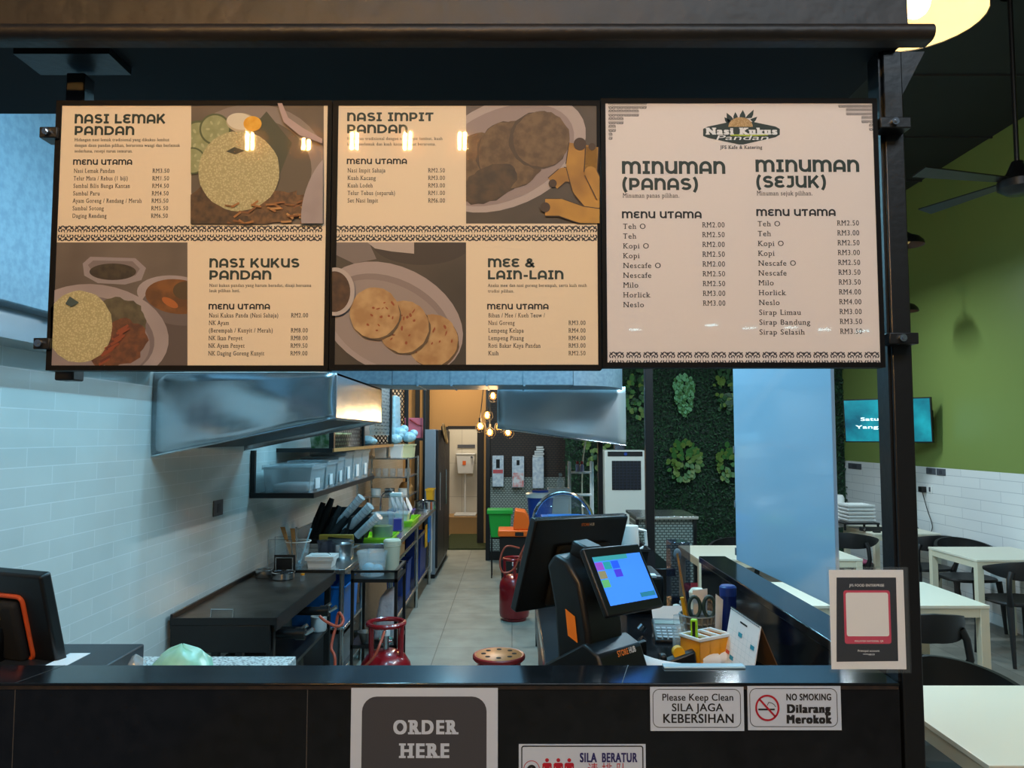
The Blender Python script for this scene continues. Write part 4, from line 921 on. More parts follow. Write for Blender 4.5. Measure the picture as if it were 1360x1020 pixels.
def cup_stack(a, e, r, label, m=CLEARW, n=7, group='leaning stacks of clear cups'):
    a, e = Vector(a), Vector(e); t = thing('cup_stack', label, 'cups', a, group); d = (e - a)
    b = B(CUPW)
    b.cyl(a, e, r * .82, r, 18)
    b.build('cup_body', None, t)
    b = B(CLEARW)
    for i in range(n):
        q = a + d * (.30 + .70 * i / (n - 1)); b.cyl(q - d.normalized() * .003, q + d.normalized() * .003, r * (.86 + .17 * i / (n - 1)), n=18)
    b.build('cup_rim', None, t)
cup_stack(P(445, 700, 6.22), P(480, 660, 6.18), .034, 'longest leaning stack of clear cups, uppermost in the black holder')
cup_stack(P(458, 706, 6.15), P(492, 672, 6.1), .036, 'middle leaning stack of clear cups in the black holder')
cup_stack(P(474, 712, 6.08), P(503, 685, 6.04), .036, 'lowest leaning stack of clear cups, beside the drink container')
for i, (u, v, u2, v2, lab, hd) in enumerate(((414, 705, 428, 672, 'slim black tool leaning closest to the tiled wall in the cup holder', BLKR), (420, 706, 439, 667, 'tallest black ladle leaning in the cup holder', BLKR), (430, 708, 449, 676, 'black spatula leaning between the ladle and clear cups', BLKR), (436, 710, 458, 690, 'short black tongs leaning below the longest cup stack', BLKR), (452, 712, 467, 697, 'red-tipped black spatula leaning between two cup stacks', REDP))):
    a, e = P(u, v, 6.12), P(u2, v2, 6.15); t = thing('kitchen_tool', lab, 'utensil', a); a.z = kz + .02
    b = B(BLKR); b.tube([a, a.lerp(e, .5), e], [.03, .036, .024], 10); b.build('handle', None, t)
    b = B(hd); b.tube([a.lerp(e, .93), a.lerp(e, 1.10)], [.026, .020], 10); b.build('tip', None, t)
b = B(BOARDW); a, e = P(424, 712, 5.95), P(470, 736, 5.95); t = thing('chopping_board', 'mustard coloured chopping board standing against the black cup holder', 'board', (a.x, Y(6.0), sz))
b.box(a.x, e.x, Y(5.935), Y(5.95), sz + .001, a.z + .015); b.build('board', None, t, bev=.01)

# ---------------------------------------------------------------- black trolley with tubs
tx0, tx1, ty0, ty1, tz = -1.01, -.735, Y(4.95), Y(5.33), .845
t = thing('trolley', 'black steel kitchen trolley loaded with plastic tubs', 'trolley', ((tx0 + tx1) / 2, ty0, 0))
for x in (tx0, tx1):
    for y in (ty0, ty1): BX('post', BLKM, t, x - .01, x + .01, y - .01, y + .01, 0.03, tz, .002)
for z in (.07, .36, tz - .075):
    b = B(BLKM); b.box(tx0 - .01, tx1 + .01, ty0 - .01, ty1 + .01, z, z + .022); b.build('shelf', None, t)
b = B(BLKM); b.box(tx0 - .01, tx1 + .01, ty0 - .01, ty0 + .01, tz - .014, tz); b.box(tx0 - .01, tx1 + .01, ty1 - .01, ty1 + .01, tz - .014, tz); b.box(tx1 - .01, tx1 + .01, ty0, ty1, tz - .014, tz); b.box(tx0 - .01, tx0 + .01, ty0, ty1, tz - .014, tz); b.build('top_rail', None, t)
for x in (tx0, tx1):
    for y in (ty0, ty1): b = B(BLKR); b.cyl((x - .01, y, .028), (x + .01, y, .028), .027, n=12); b.build('caster', None, t)
ts = tz - .053
c = Vector((tx0 + .10, Y(5.08), ts)); t = thing('ice_tub', 'large clear round tub with bagged food on top of the trolley', 'tub', c); b = B(CLEARW); b.lathe([(0, .002), (.078, 0), (.096, .14), (.10, .14), (.10, .155), (.094, .155), (.09, .145), (.075, .006), (0, .008)], c, 22); b.build('body', None, t); b = B(BAGB); b.ball(c + Vector((-.02, -.01, .045)), .045, 10, .8); b.ball(c + Vector((.035, 0, .04)), .038, 10, .8); b.build('bag', None, t)
c = Vector((tx1 - .065, Y(5.2), ts)); t = thing('paper_tub_stack', 'beige tapering stack of paper tubs on the trolley', 'tubs', c); b = B(mat('beige_paper', (196, 194, 172), .6)); b.lathe([(0, .0), (.045, 0), (.055, .17)] + [(.057 + .002 * (i % 2), .17 + i * .005) for i in range(8)] + [(.05, .215), (0, .2)], c, 20); b.build('tub_body', None, t)
t = thing('grey_bag', 'pale grey plastic bag with papers on the trolley middle shelf', 'bag', (-.82, Y(5.1), .382)); b = B(mat('grey_bag_plastic', (176, 172, 178), .35, bump=.5, bscale=18)); b.hexa([(-.90, Y(5.02), .383), (-.75, Y(5.02), .383), (-.76, Y(5.22), .383), (-.9, Y(5.22), .383), (-.86, Y(5.06), .66), (-.74, Y(5.04), .70), (-.76, Y(5.18), .72), (-.84, Y(5.2), .68)]); b.build('bag_body', None, t, bev=.03, seg=3)
c = Vector((-.93, Y(5.0), .382)); t = thing('steel_container', 'dark grey metal basin on the trolley middle shelf', 'basin', c); b = B(mat('dull_metal', (120, 124, 122), .35, .8)); b.lathe([(0, .003), (.03, 0), (.055, .07), (.052, .07), (.028, .006), (0, .007)], c, 20); b.build('body', None, t)
c = Vector((-.80, Y(4.97), .382)); t = thing('clear_jar', 'clear jar with turquoise liquid on the trolley middle shelf', 'jar', c); b = B(CLEAR); b.lathe([(0, .002), (.045, 0), (.047, .10), (.043, .10), (.042, .006), (0, .007)], c, 20); b.build('body', None, t); b = B(mat('turquoise', (40, 190, 160), .3)); b.cyl(c + Vector((0, 0, .008)), c + Vector((0, 0, .035)), .040, n=18); b.build('liquid', None, t)

# ---------------------------------------------------------------- gas cylinders
LPG = RED
def cylinder(M, label, first=[None]):
    if first[0] is None:
        t = thing('gas_cylinder', label, 'gas cylinder', group='red gas cylinders on the kitchen floor', M=Matrix()); first[0] = t
        b = B(RED); b.lathe([(0, .02), (.10, .015), (.134, .035), (.140, .07), (.140, .30), (.132, .345), (.105, .385), (.06, .41), (.035, .415), (0, .415)], (0, 0, 0), 28); b.build('tank', None, t)
        b = B(RED); b.lathe([(.105, 0), (.112, 0), (.112, .04), (.105, .04)], (0, 0, 0), 24); b.build('foot_ring', None, t)
        b = B(RED); b.tube([(.098 * math.cos(i * PI / 14), .098 * math.sin(i * PI / 14), .555) for i in range(28)], .013, 8, True)
        for a in (35, 145, 215, 325): b.tube([(.095 * math.cos(R(a)), .095 * math.sin(R(a)), .385), (.098 * math.cos(R(a)), .098 * math.sin(R(a)), .555)], .013, 8)
        b.build('collar', None, t)
        b = B(CHROME); b.cyl((0, 0, .41), (0, 0, .49), .017, n=12); b.cyl((-.03, 0, .46), (.03, 0, .46), .010, n=8); v = b.build('valve', None, t)
        b = B(WHITE); b.cyl((0, 0, .49), (0, 0, .52), .022, n=12); b.build('regulator', None, v)
        b = B(mat('cylinder_mark', (30, 24, 60), .5)); y = -.1405
        for sx in (-.02, .03): ribbon(b, [(sx - .02, .20), (sx + .006, .17), (sx - .012, .14)], .004, Vector((0, y, 0)), Vector((1, 0, 0)), Vector((0, 0, 1)), 1, 1)
        b.build('stencil_mark', None, t, smooth=False)
        t.matrix_world = M; return t
    o = copy_tree(first[0]); o.matrix_world = M; o['label'] = label; return o
cylinder(TR(X(516, 4.6), Y(4.6), 0, .2, 1.08), 'glossy red gas cylinder in front of the black trolley')
cylinder(TR(X(683, 7.25), Y(7.25), 0, 1.0), 'dull red gas cylinder standing on the floor below the orange bin lid')
hose('orange hose hanging from the valve of the nearer red gas cylinder', [P(512, 834, 4.56), P(506, 852, 4.40), P(497, 872, 4.36), P(482, 888, 4.36), P(470, 905, 4.36)])
hose('pale orange hose looped over the farther red gas cylinder', [P(690, 728, 7.12), P(672, 726, 7.1), P(664, 745, 7.08), P(668, 760, 7.06), P(682, 756, 7.06), P(692, 735, 7.06), P(702, 716, 7.1), P(712, 708, 7.2)])
hose('thin orange hose running down the side of the farther cylinder', [P(693, 732, 7.06), P(690, 760, 7.06), P(684, 785, 7.06), P(690, 800, 7.06), P(706, 806, 7.1)], .006)
# stool
c = Vector((X(663, 4.35), Y(4.35), 0)); t = thing('round_stool', 'round red stool with an orange perforated seat in the aisle', 'stool', c); sh = .49
b = B(REDP); b.lathe([(.0, sh - .03), (.135, sh - .03), (.145, sh - .02), (.145, sh - .004), (.138, sh + .002), (.128, sh), (0, sh)], c, 32); b.build('seat', None, t)
b = B(TOPW); b.lathe([(0, sh + .001), (.122, sh + .001), (.128, sh), (.122, sh + .004), (0, sh + .004)], c, 32); b.build('seat_cover', None, t)
b = B(BLKR)
for i in range(8): a = i * PI / 4; b.cyl(c + Vector((.085 * math.cos(a), .085 * math.sin(a), sh + .003)), c + Vector((.085 * math.cos(a), .085 * math.sin(a), sh + .0055)), .014, n=12)
b.build('seat_hole', None, t)
for i in range(4):
    a = PI / 4 + i * PI / 2; d = Vector((math.cos(a), math.sin(a), 0)); b = B(REDP); b.tube([c + d * .145 + Vector((0, 0, sh - .03)), c + d * .15 + Vector((0, 0, sh - .1)), Vector((c.x, c.y, 0)) + d * .18], .016, 8); b.build('leg', None, t)

# ---------------------------------------------------------------- wall shelves, mesh cage and bins
lz = 1.31; lx1 = -1.31
t = thing('wall_shelf', 'black framed wall shelf holding clear storage bins', 'shelf', (-1.5, Y(5.09), lz))
b = B(BLKM); b.box(XL + .002, lx1, Y(5.09), Y(7.3), lz - .018, lz); b.build('shelf_board', None, t)
b = B(BLKM); b.box(XL + .002, XL + .03, Y(5.08), Y(5.11), lz - .02, 1.60); b.box(XL + .002, lx1 + .01, Y(5.075), Y(5.095), lz - .022, lz + .012); b.box(lx1 - .01, lx1 + .012, Y(5.08), Y(7.3), lz - .022, lz + .012); b.build('frame', None, t)
def bin_(y0, y1, x0, x1, h, label, cont):
    t = crate('storage_bin', label, x0, x1, y0, y1, lz + .002, lz + h, CLEARW, 'storage bin', 'clear bins on the wall shelf', CLEARW)
    b = B(PAPER); b.box(x1 - .003, x1 + .002, y0 + (y1 - y0) * .3, y0 + (y1 - y0) * .6, lz + h * .15, lz + h * .55); b.build('label', None, t)
    if cont: b = B(cont); b.box(x0 + .05, x1 - .03, y0 + .04, y1 - .04, lz + .012, lz + h * .35); b.build('contents', None, t, bev=.015)
bin_(Y(5.16), Y(5.55), -1.66, -1.34, .175, 'wide clear bin with white packets, first on the wall shelf', PAPER)
bin_(Y(5.60), Y(5.90), -1.62, -1.34, .19, 'second clear bin on the wall shelf, beside the wide one', None)
bin_(Y(5.95), Y(6.18), -1.62, -1.34, .21, 'third clear bin on the wall shelf, narrow and upright', GREYS)
bin_(Y(6.22), Y(6.50), -1.62, -1.34, .24, 'fourth clear bin on the wall shelf with dark contents', GREYS)
bin_(Y(6.55), Y(6.90), -1.62, -1.34, .25, 'fifth clear bin on the wall shelf, tall with a white label', None)
bin_(Y(6.93), Y(7.25), -1.62, -1.34, .25, 'last clear bin at the far end of the wall shelf', None)
uz = 1.60
def mesh_mat(name, rgb, scale, thr):
    m = bpy.data.materials.new(name); m.use_nodes = True; nt = m.node_tree; bs = nt.nodes['Principled BSDF']; bs.inputs['Base Color'].default_value = lin(rgb); bs.inputs['Roughness'].default_value = .45
    tc = nt.nodes.new('ShaderNodeTexCoord'); vals = []
    for k, (ax, ay, az) in enumerate(((1, 1, .7), (-1, -1, .7))):
        d = nt.nodes.new('ShaderNodeVectorMath'); d.operation = 'DOT_PRODUCT'; d.inputs[1].default_value = (ax * scale, ay * scale, az * scale)
        nt.links.new(tc.outputs['Object'], d.inputs[0]); f = nt.nodes.new('ShaderNodeMath'); f.operation = 'FRACT'; nt.links.new(d.outputs['Value'], f.inputs[0])
        g = nt.nodes.new('ShaderNodeMath'); g.operation = 'LESS_THAN'; g.inputs[1].default_value = thr; nt.links.new(f.outputs[0], g.inputs[0]); vals.append(g)
    mx = nt.nodes.new('ShaderNodeMath'); mx.operation = 'MAXIMUM'; nt.links.new(vals[0].outputs[0], mx.inputs[0]); nt.links.new(vals[1].outputs[0], mx.inputs[1])
    nt.links.new(mx.outputs[0], bs.inputs['Alpha']); return m
MESHB = mesh_mat('black_expanded_mesh', (20, 21, 23), 22, .3)
MESHG = mesh_mat('steel_expanded_mesh', (150, 178, 190), 20, .3)
t = thing('mesh_cage_shelf', 'black upper cage shelf with expanded mesh above the storage bins', 'shelf', (-1.5, Y(5.65), uz))
b = B(BLKM); b.box(XL + .002, lx1, Y(5.65), Y(9.6), uz - .02, uz); b.build('shelf_board', None, t)
b = B(BLKM)
for D in (5.65, 6.8, 8.35, 9.55): b.box(lx1 - .03, lx1 + .005, Y(D), Y(D) + .045, uz, 2.42)
b.box(lx1 - .03, lx1 + .005, Y(5.65), Y(9.6), 2.40, 2.44); b.box(XL + .002, lx1, Y(5.63), Y(5.66), uz - .025, uz + .005); b.build('frame', None, t)
b = B(WOOD); b.box(lx1, lx1 + .008, Y(5.65), Y(9.6), uz - .022, uz + .004); b.build('shelf_edge', None, t)
b = B(MESHB); b.mesh([(lx1 - .015, Y(5.7), uz), (lx1 - .015, Y(6.8), uz), (lx1 - .015, Y(6.8), 2.40), (lx1 - .015, Y(5.7), 2.40)], [(0, 1, 2, 3)])
b.build('mesh_panel', None, t, solid=.003); b = B(MESHB); b.mesh([(XL + .01, Y(9.57), uz), (lx1, Y(9.57), uz), (lx1, Y(9.57), 2.4), (XL + .01, Y(9.57), 2.4)], [(0, 1, 2, 3)]); b.build('mesh_panel', None, t, solid=.003)
b = B(MESHG); b.mesh([(lx1 - .012, Y(7.15), uz + .1), (lx1 - .012, Y(8.3), uz + .1), (lx1 - .012, Y(8.3), 2.40), (lx1 - .012, Y(7.15), 2.40)], [(0, 1, 2, 3)]); b.build('steel_mesh_panel', None, t, solid=.003)
FLOR = mat('floral_tin', (190, 200, 176), .4, noise=(70, 120, 60), nscale=22)
crate('floral_tin', 'pale floral tin box on the upper mesh shelf', lx1 - .2, lx1 - .02, Y(5.75), Y(6.35), uz + .002, uz + .12, FLOR, 'tin')
c = Vector((lx1 - .10, Y(7.5), uz)); b = B(BAGB); b.ball(c + Vector((0, 0, .05)), .085, 12, .55); b.ball(c + Vector((.01, .14, .04)), .07, 12, .5); tag(b.build('plastic_bag', None), 'pale clear plastic bag lying on the upper mesh shelf', 'bag')
b = B(BAGB); b.hexa([(lx1 - .06, Y(8.5), uz + .01), (lx1 + .02, Y(8.5), uz + .01), (lx1 + .02, Y(9.0), uz + .01), (lx1 - .06, Y(9.0), uz + .01), (lx1 - .05, Y(8.5), 2.1), (lx1 + .015, Y(8.5), 2.15), (lx1 + .015, Y(8.9), 2.15), (lx1 - .05, Y(8.9), 2.1)]); tag(b.build('plastic_bag', None, bev=.02), 'long pale blue plastic bag hanging upright in the mesh cage', 'bag')
# steel rack on the counter with containers and bowls
rx0, rx1, ry0, ry1 = XL + .05, -1.12, Y(8.35), Y(9.2)
t = thing('dish_shelf', 'grey steel dish rack standing on the far sink counter', 'rack', ((rx0 + rx1) / 2, ry0, kz))
for x in (rx0, rx1):
    for y in (ry0, ry1): b = B(STEEL); b.cyl((x, y, kz), (x, y, 1.46), .012, n=8); b.build('post', None, t)
for z in (1.04, 1.25, 1.45):
    b = B(STEEL); b.box(rx0, rx1, ry0, ry1, z - .012, z); b.build('shelf', None, t)
for i, (x, y, m) in enumerate(((-1.45, 8.5, WHITE), (-1.28, 8.5, WHITE), (-1.17, 8.62, mat('pale_yellow_plastic', (206, 206, 160), .4)))):
    crate('white_container', ('square white container on the top of the dish rack nearest the wall', 'square white container on the dish rack top beside its twin', 'pale yellow container on the aisle side of the dish rack top')[i], x - .07, x + .07, Y(y), Y(y) + .2, 1.452, 1.60, m, 'container')
for i, (dx, dy, dz) in enumerate(((-1.3, 8.55, 0), (-1.26, 8.62, .07), (-1.16, 8.66, .02))):
    b = B(BAGB); b.ball(Vector((dx, Y(dy), 1.66 + dz)), .085, 10, .7); b.ball(Vector((dx + .05, Y(dy) + .03, 1.70 + dz)), .05, 8, .9); tag(b.build('plastic_bag', None), ('knotted pale blue bag on the containers, closest to the wall', 'knotted pale blue bag heaped above the other two bags', 'knotted pale blue bag at the aisle edge of the dish rack')[i], 'bag')
for i in range(6):
    c = Vector((-1.55 + i * .08, Y(8.5), 1.252)); b = B(CLEAR); b.lathe([(0, .002), (.03, 0), (.036, .085), (.033, .085), (.027, .006), (0, .007)], c, 16); tag(b.build('drinking_glass', None), 'clear drinking glass in the row on the middle shelf of the dish rack', 'glass', 'glasses on the dish rack')
for i in range(3): c = Vector((-1.5 + i * .15, Y(8.55), 1.042)); pot('rice_bowl', ('white bowl on the lower rack shelf, nearest the wall', 'steel bowl in the middle of the lower rack shelf', 'white bowl on the lower rack shelf beside the aisle')[i], c, .055, .07, (WHITE, STEEL, WHITE)[i], None, None, 'bowl')
c = Vector((-1.22, Y(8.9), 1.042)); b = B(WOOD); b.lathe([(0, 0), (.07, .0), (.08, .07), (.05, .12), (0, .12)], c, 16); tag(b.build('wooden_bowl', None), 'upturned wooden bowl on the lower rack shelf', 'bowl')
# pink bin hanging high, fridge
c = Vector((X(550, 9.4), Y(9.4), Z(580, 9.4))); t = thing('pink_bin', 'pink plastic bin stored up on the cage end', 'bin', c); b = B(PINK); b.hexa([(c.x - .10, c.y, c.z - .02), (c.x + .09, c.y, c.z - .02), (c.x + .09, c.y + .2, c.z - .02), (c.x - .1, c.y + .2, c.z - .02), (c.x - .12, c.y, c.z + .23), (c.x + .11, c.y, c.z + .23), (c.x + .11, c.y + .2, c.z + .23), (c.x - .12, c.y + .2, c.z + .23)]); b.build('body', None, t, bev=.01); b = B(REDP); b.tube([(c.x - .05, c.y - .01, c.z + .21), (c.x + .04, c.y - .02, c.z + .15), (c.x + .10, c.y - .01, c.z + .13)], .008, 8); b.build('handle', None, t)
t2 = thing('tall_shelf', 'dark steel shelf behind the dish rack carrying the pink bin', 'shelf', (-1.3, Y(9.35), 0))
b = B(BLKM); b.box(-1.29, -1.04, Y(9.3), Y(9.75), Z(580, 9.4) - .045, Z(580, 9.4) - .022); b.build('shelf_board', None, t2)
for x in (-1.27, -1.06): BX('post', BLKM, t2, x - .015, x + .015, Y(9.32), Y(9.35), 0, 2.3)
t = thing('fridge', 'tall black double-door fridge with a grey side beyond the sink counter', 'fridge', (-1.1, Y(9.25), 0))
fx0, fx1, fy0, fy1, fz = -1.06, -.90, Y(9.26), Y(11.0), 1.77
BX('cabinet', mat('fridge_grey', (120, 134, 146), .45, .3), t, -1.045, fx1 - .015, fy0, fy1, .05, fz)
for i in range(2):
    y0 = fy0 + .02 + i * (fy1 - fy0) / 2; d = BX('door', BLKM, t, fx1 - .013, fx1 + .012, y0, y0 + (fy1 - fy0) / 2 - .03, .12, fz - .01, .004)
    b = B(STEEL); b.cyl((fx1 + .03, y0 + .08, .8), (fx1 + .03, y0 + .08, 1.25), .009, n=8); b.build('handle', None, d)
b = B(BLKR); b.box(-1.04, fx1 - .02, fy0 + .02, fy1 - .02, 0, .05); b.build('plinth', None, t)
c = Vector((X(590, 9.6), Y(9.5), Z(580, 9.5))); t = thing('round_pan', 'round black pan with a wooden rim leaning on the fridge top', 'pan', c); Mx = Matrix.Translation((fx1 + .02, Y(9.8), 1.715)) @ Matrix.Rotation(R(78), 4, 'Y')
b = B(BLKR); b.lathe([(0, 0), (.10, 0), (.125, .03), (.12, .03), (.09, .006), (0, .006)], (0, 0, 0), 24, Mx); b.build('pan_body', None, t); b = B(WOOD); b.tube([Mx @ Vector((.125 * math.cos(i * PI / 12), .125 * math.sin(i * PI / 12), .03)) for i in range(24)], .013, 8, True); b.build('wooden_rim', None, t)
# beige wall posts, washroom fittings
for px, lab in ((553, 'slim dark post on the beige rear wall behind the pink bin'), (566, 'slim dark post on the beige rear wall above the fridge')):
    tag(BX('wall_post', BLKM, None, X(px - 3, 12), X(px + 3, 12), Y(12.12), Y(12.19), 0, 3.2), lab, 'post')
cx = X(619, 13.85); t = thing('toilet_cistern', 'white wall-mounted cistern with an orange sticker and a flush pipe', 'cistern', (cx, Y(13.85), 1.0))
za, zb = Z(629, 13.8), Z(604, 13.8); wv = 12 / F * 13.8
b = B(WHITE); b.hexa([(cx - wv * .85, Y(13.72), za), (cx + wv * .85, Y(13.72), za), (cx + wv * .85, Y(13.89), za), (cx - wv * .85, Y(13.89), za), (cx - wv, Y(13.70), zb), (cx + wv, Y(13.70), zb), (cx + wv, Y(13.89), zb), (cx - wv, Y(13.89), zb)]); b.build('tank', None, t, bev=.012)
BX('lid', WHITE, t, cx - wv - .01, cx + wv + .01, Y(13.69), Y(13.895), zb, zb + .025, .006)
b = B(ORANGE); b.box(cx - .05, cx + .01, Y(13.702), Y(13.706), (za + zb) / 2 - .01, (za + zb) / 2 + .06); b.build('sticker', None, t)
b = B(CHROME); b.cyl((cx + wv * .7, Y(13.69), zb - .04), (cx + wv * .7, Y(13.66), zb - .04), .02, n=10); b.build('flush_handle', None, t)
b = B(WHITE); b.cyl((cx - .01, Y(13.82), .33), (cx - .01, Y(13.82), za), .02, n=10); b.build('flush_pipe', None, t)
t = thing('squat_pan', 'white porcelain squat pan set on the washroom step', 'toilet', (cx, Y(13.6), .3)); b = B(WHITE); b.box(cx - .18, cx + .2, Y(13.42), Y(13.85), .301, .33); b.build('pan', None, t, bev=.01)
tag(BX('wall_vent', GREYS, None, X(608, 13.88), X(631, 13.88), Y(13.88), Y(13.898), Z(595, 13.88), Z(590.5, 13.88)), 'long grey louvre vent high on the washroom wall', 'vent')
# electrical box on the tiled wall
D0 = 1.72 / (680 - 292) * F; p0, p1 = P(292, 664, D0), P(292, 685, D0)
t = thing('switch_plate', 'square dark grey switch plate on the tiled wall above the griddle', 'switch', (XL, p0.y, p1.z)); b = B(GREYS); b.box(XL, XL + .008, p0.y - .07, p0.y + .07, p1.z, p0.z); b.build('plate', None, t, bev=.002)
b = B(mat('switch_dark', (60, 64, 72), .5)); b.box(XL + .008, XL + .011, p0.y - .02, p0.y + .02, p1.z + .02, p0.z - .02); b.build('rocker', None, t)
# ---------------------------------------------------------------- till terminals
wz = 1.08                        # worktop height behind the raised front
SCRF = mat('screen_blue', (60, 130, 235), .3, emit=(62, 138, 250), estr=.85)
def scr(name, rgb, e=.75): return mat(name, rgb, .3, emit=rgb, estr=e)
def axes(o, r, up):
    r = Vector(r).normalized(); up = Vector(up); up = (up - r * up.dot(r)).normalized(); n = r.cross(up)   # n points towards the viewer side for r = +x, up = +z -> -y
    M = Matrix((r, -n, up)).transposed().to_4x4(); M.translation = Vector(o); return M               # local x = right, y = away, z = up
t = thing('till_terminal', 'black till terminal with a blue customer display on the right-hand worktop', 'till', (.20, Y(1.88), wz))
# big monitor (its back to us): corners from the photo
TL, TRc, BL = P(708, 689, 2.0), P(831, 683, 2.22), P(692, 809, 2.07)
M = axes(TL, TRc - TL, TL - BL); w = (TRc - TL).length; h = (TL - BL).length
b = B(BLK); b.box(0, w, -.014, .014, -h, 0, M); mo = b.build('main_monitor', None, t, bev=.006, seg=3)
b = B(BLKR); b.box(w * .26, w * .82, -.030, -.012, -h * .95, -h * .28, M); b.build('back_cover', None, mo, bev=.012, seg=3)
b = B(mat('monitor_glass', (8, 9, 11), .1)); b.box(.012, w - .012, .014, .016, -h + .012, -.012, M); b.build('screen', None, mo)
b = B(CHROME); b.box(.002, w - .002, -.006, .006, 0, .0015, M); b.build('metal_edge', None, mo)
xdv = (TRc - TL).normalized(); ydv = (TL - BL).normalized(); nv = -(M.to_3x3() @ Vector((0, 1, 0)))
b = B(mat('logo_orange', (226, 130, 60), .5)); write(b, 'STORE', M @ Vector((w * .475, -.0146, -.022)), .008, .030, xdv, ydv, off=.02); b.use(PAPER); write(b, 'HUB', M @ Vector((w * .475 + .031, -.0146, -.022)), .008, .018, xdv, ydv, off=.02); b.build('lettering', None, mo, smooth=False)
b = B(PAPER); b.box(w * .50, w * .72, -.0312, -.0302, -h * .40, -h * .33, M); b.build('sticker', None, mo)
# customer display
TL2, TR2, BL2 = P(774, 728, 1.80), P(848, 721, 1.95), P(806, 820, 1.735)
M2 = axes(TL2, TR2 - TL2, TL2 - BL2); w2 = (TR2 - TL2).length; h2 = (TL2 - BL2).length
b = B(BLK); b.box(0, w2, 0, .016, -h2, 0, M2); cdp = b.build('customer_display', None, t, bev=.005, seg=3)
fx = lambda x0, x1, y0, y1, k=1: [M2 @ Vector((x, -.0006 * k, -y)) for x, y in ((x0, y0), (x1, y0), (x1, y1), (x0, y1))]
a0, a1, c0, c1 = w2 * .09, w2 * .94, h2 * .15, h2 * .86; aw, ah = a1 - a0, c1 - c0
b = B(SCRF); b.face(fx(a0, a1, c0, c1))
for x, y, ww, hh, m in ((0, 0, .70, .10, scr('s_teal', (56, 150, 160))), (.0, .12, .15, .16, scr('s_pur', (136, 76, 190))), (.16, .12, .15, .16, scr('s_grn', (40, 150, 160))), (.32, .12, .15, .16, scr('s_blu', (36, 90, 235))), (.0, .30, .15, .16, scr('s_olv', (130, 130, 100))), (.32, .30, .15, .16, scr('s_ind', (70, 60, 210))), (.0, .48, .15, .16, scr('s_lgr', (90, 170, 110))), (.66, .84, .32, .10, scr('s_btn', (40, 120, 150)))):
    b.use(m); b.face(fx(a0 + x * aw, a0 + (x + ww) * aw, c0 + y * ah, c0 + (y + hh) * ah, 2))
b.build('screen', None, cdp, smooth=False)
# neck, body and base: a profile in the plane across the terminal, extruded along its width
rb = (TR2 - TL2); rb.z = 0; rb.normalize(); nb = Vector((rb.y, -rb.x, 0))       # nb points to the customer side
def prof(pts, o, wd): return [Vector(o) + nb * q[0] + Vector((0, 0, q[1])) for q in pts], rb * wd
o = P(766, 880, 1.86); o.z = wz
b = B(BLK); pts, ex = prof([(-.06, .02), (.045, .02), (.035, .16), (.01, .27), (-.03, .315), (-.075, .33), (-.10, .30), (-.075, .20)], o, .135); b.prism(pts, ex); b.build('stand_body', None, t, bev=.012, seg=3)
b = B(BLK); pts, ex = prof([(-.10, .0), (.115, .0), (.115, .012), (.075, .115), (.03, .135), (-.10, .06)], o + rb * -.012, .165); b.prism(pts, ex); b.build('base', None, t, bev=.006)
b = B(BLKM); pts, ex = prof([(-.075, .30), (-.02, .30), (-.005, .345), (-.06, .36)], o + rb * .05, .06); b.prism(pts, ex); b.build('hinge', None, t, bev=.008)
b = B(BLKM); q = o + rb * .10; b.tube([q + nb * -.0 + Vector((0, 0, .27)), q + nb * .02 + Vector((0, 0, .24)), M2 @ Vector((w2 * .5, .02, -h2 * .55))], .018, 10); b.build('display_arm', None, t)
b = B(mat('till_orange', (240, 132, 22), .5)); e = (Vector((-.09, 0)),)
e0 = o - rb * .0015
b.mesh([e0 + nb * x + Vector((0, 0, z)) for x, z in ((-.026, .142), (.004, .130), (-.004, .190), (-.034, .203))], [(0, 1, 2, 3)]); b.build('orange_mark', None, t, smooth=False, solid=.001)
sl = (Vector((.0, 0, .103)) - nb * .04); sl.normalize()
b = B(mat('logo_orange', (226, 130, 60), .5)); q = o + rb * .055 + nb * .0805 + Vector((0, 0, .1015)); write(b, 'STORE', q, .013, .042, rb, sl, off=.03); b.use(PAPER); write(b, 'HUB', q + rb * .045, .013, .025, rb, sl, off=.03); b.build('lettering', None, t, smooth=False)

# second till at the left end: back of its screen with the orange ring
t = thing('till_terminal', 'black till screen seen from behind with an orange ring, beside the cash drawer', 'till', (-1.1, Y(1.85), wz))
TL, TRc, BR = P(-95, 748, 1.92), P(61, 762, 1.82), P(98, 893, 1.88)
M = axes(TL, TRc - TL, TRc - BR); w = (TRc - TL).length; h = (TRc - BR).length
b = B(BLK); b.box(0, w, -.016, .016, -h, 0, M); mo = b.build('main_monitor', None, t, bev=.007, seg=3)
b = B(BLKR); b.box(w * .12, w * .80, -.040, -.014, -h * .86, -h * .26, M); b.build('back_cover', None, mo, bev=.012, seg=3)
rp = []
for cx, cz, a in ((w * .78, -h * .28, 0), (w * .10, -h * .28, 90), (w * .10, -h * .80, 180), (w * .78, -h * .80, 270)): rp += [M @ Vector((cx + .014 * math.cos(R(a + i * 22.5)), -.0165, cz + .014 * math.sin(R(a + i * 22.5)))) for i in range(5)]
b = B(mat('ring_orange', (196, 78, 30), .5)); b.tube(rp, .006, 8, True); b.build('orange_ring', None, mo)
b = B(BLKM); b.tube([M @ Vector((w * .55, -.03, -h * .5)), M @ Vector((w * .52, -.07, -h * .72)), M @ Vector((w * .5, -.04, -h * .72)) + Vector((0, 0, -.09))], [.05, .055, .06], 12); b.build('neck', None, t)
q = M @ Vector((w * .5, 0, 0)); b = B(BLK); b.box(q.x - .12, q.x + .10, q.y - .06, q.y + .12, wz, wz + .03); b.build('base', None, t, bev=.008)
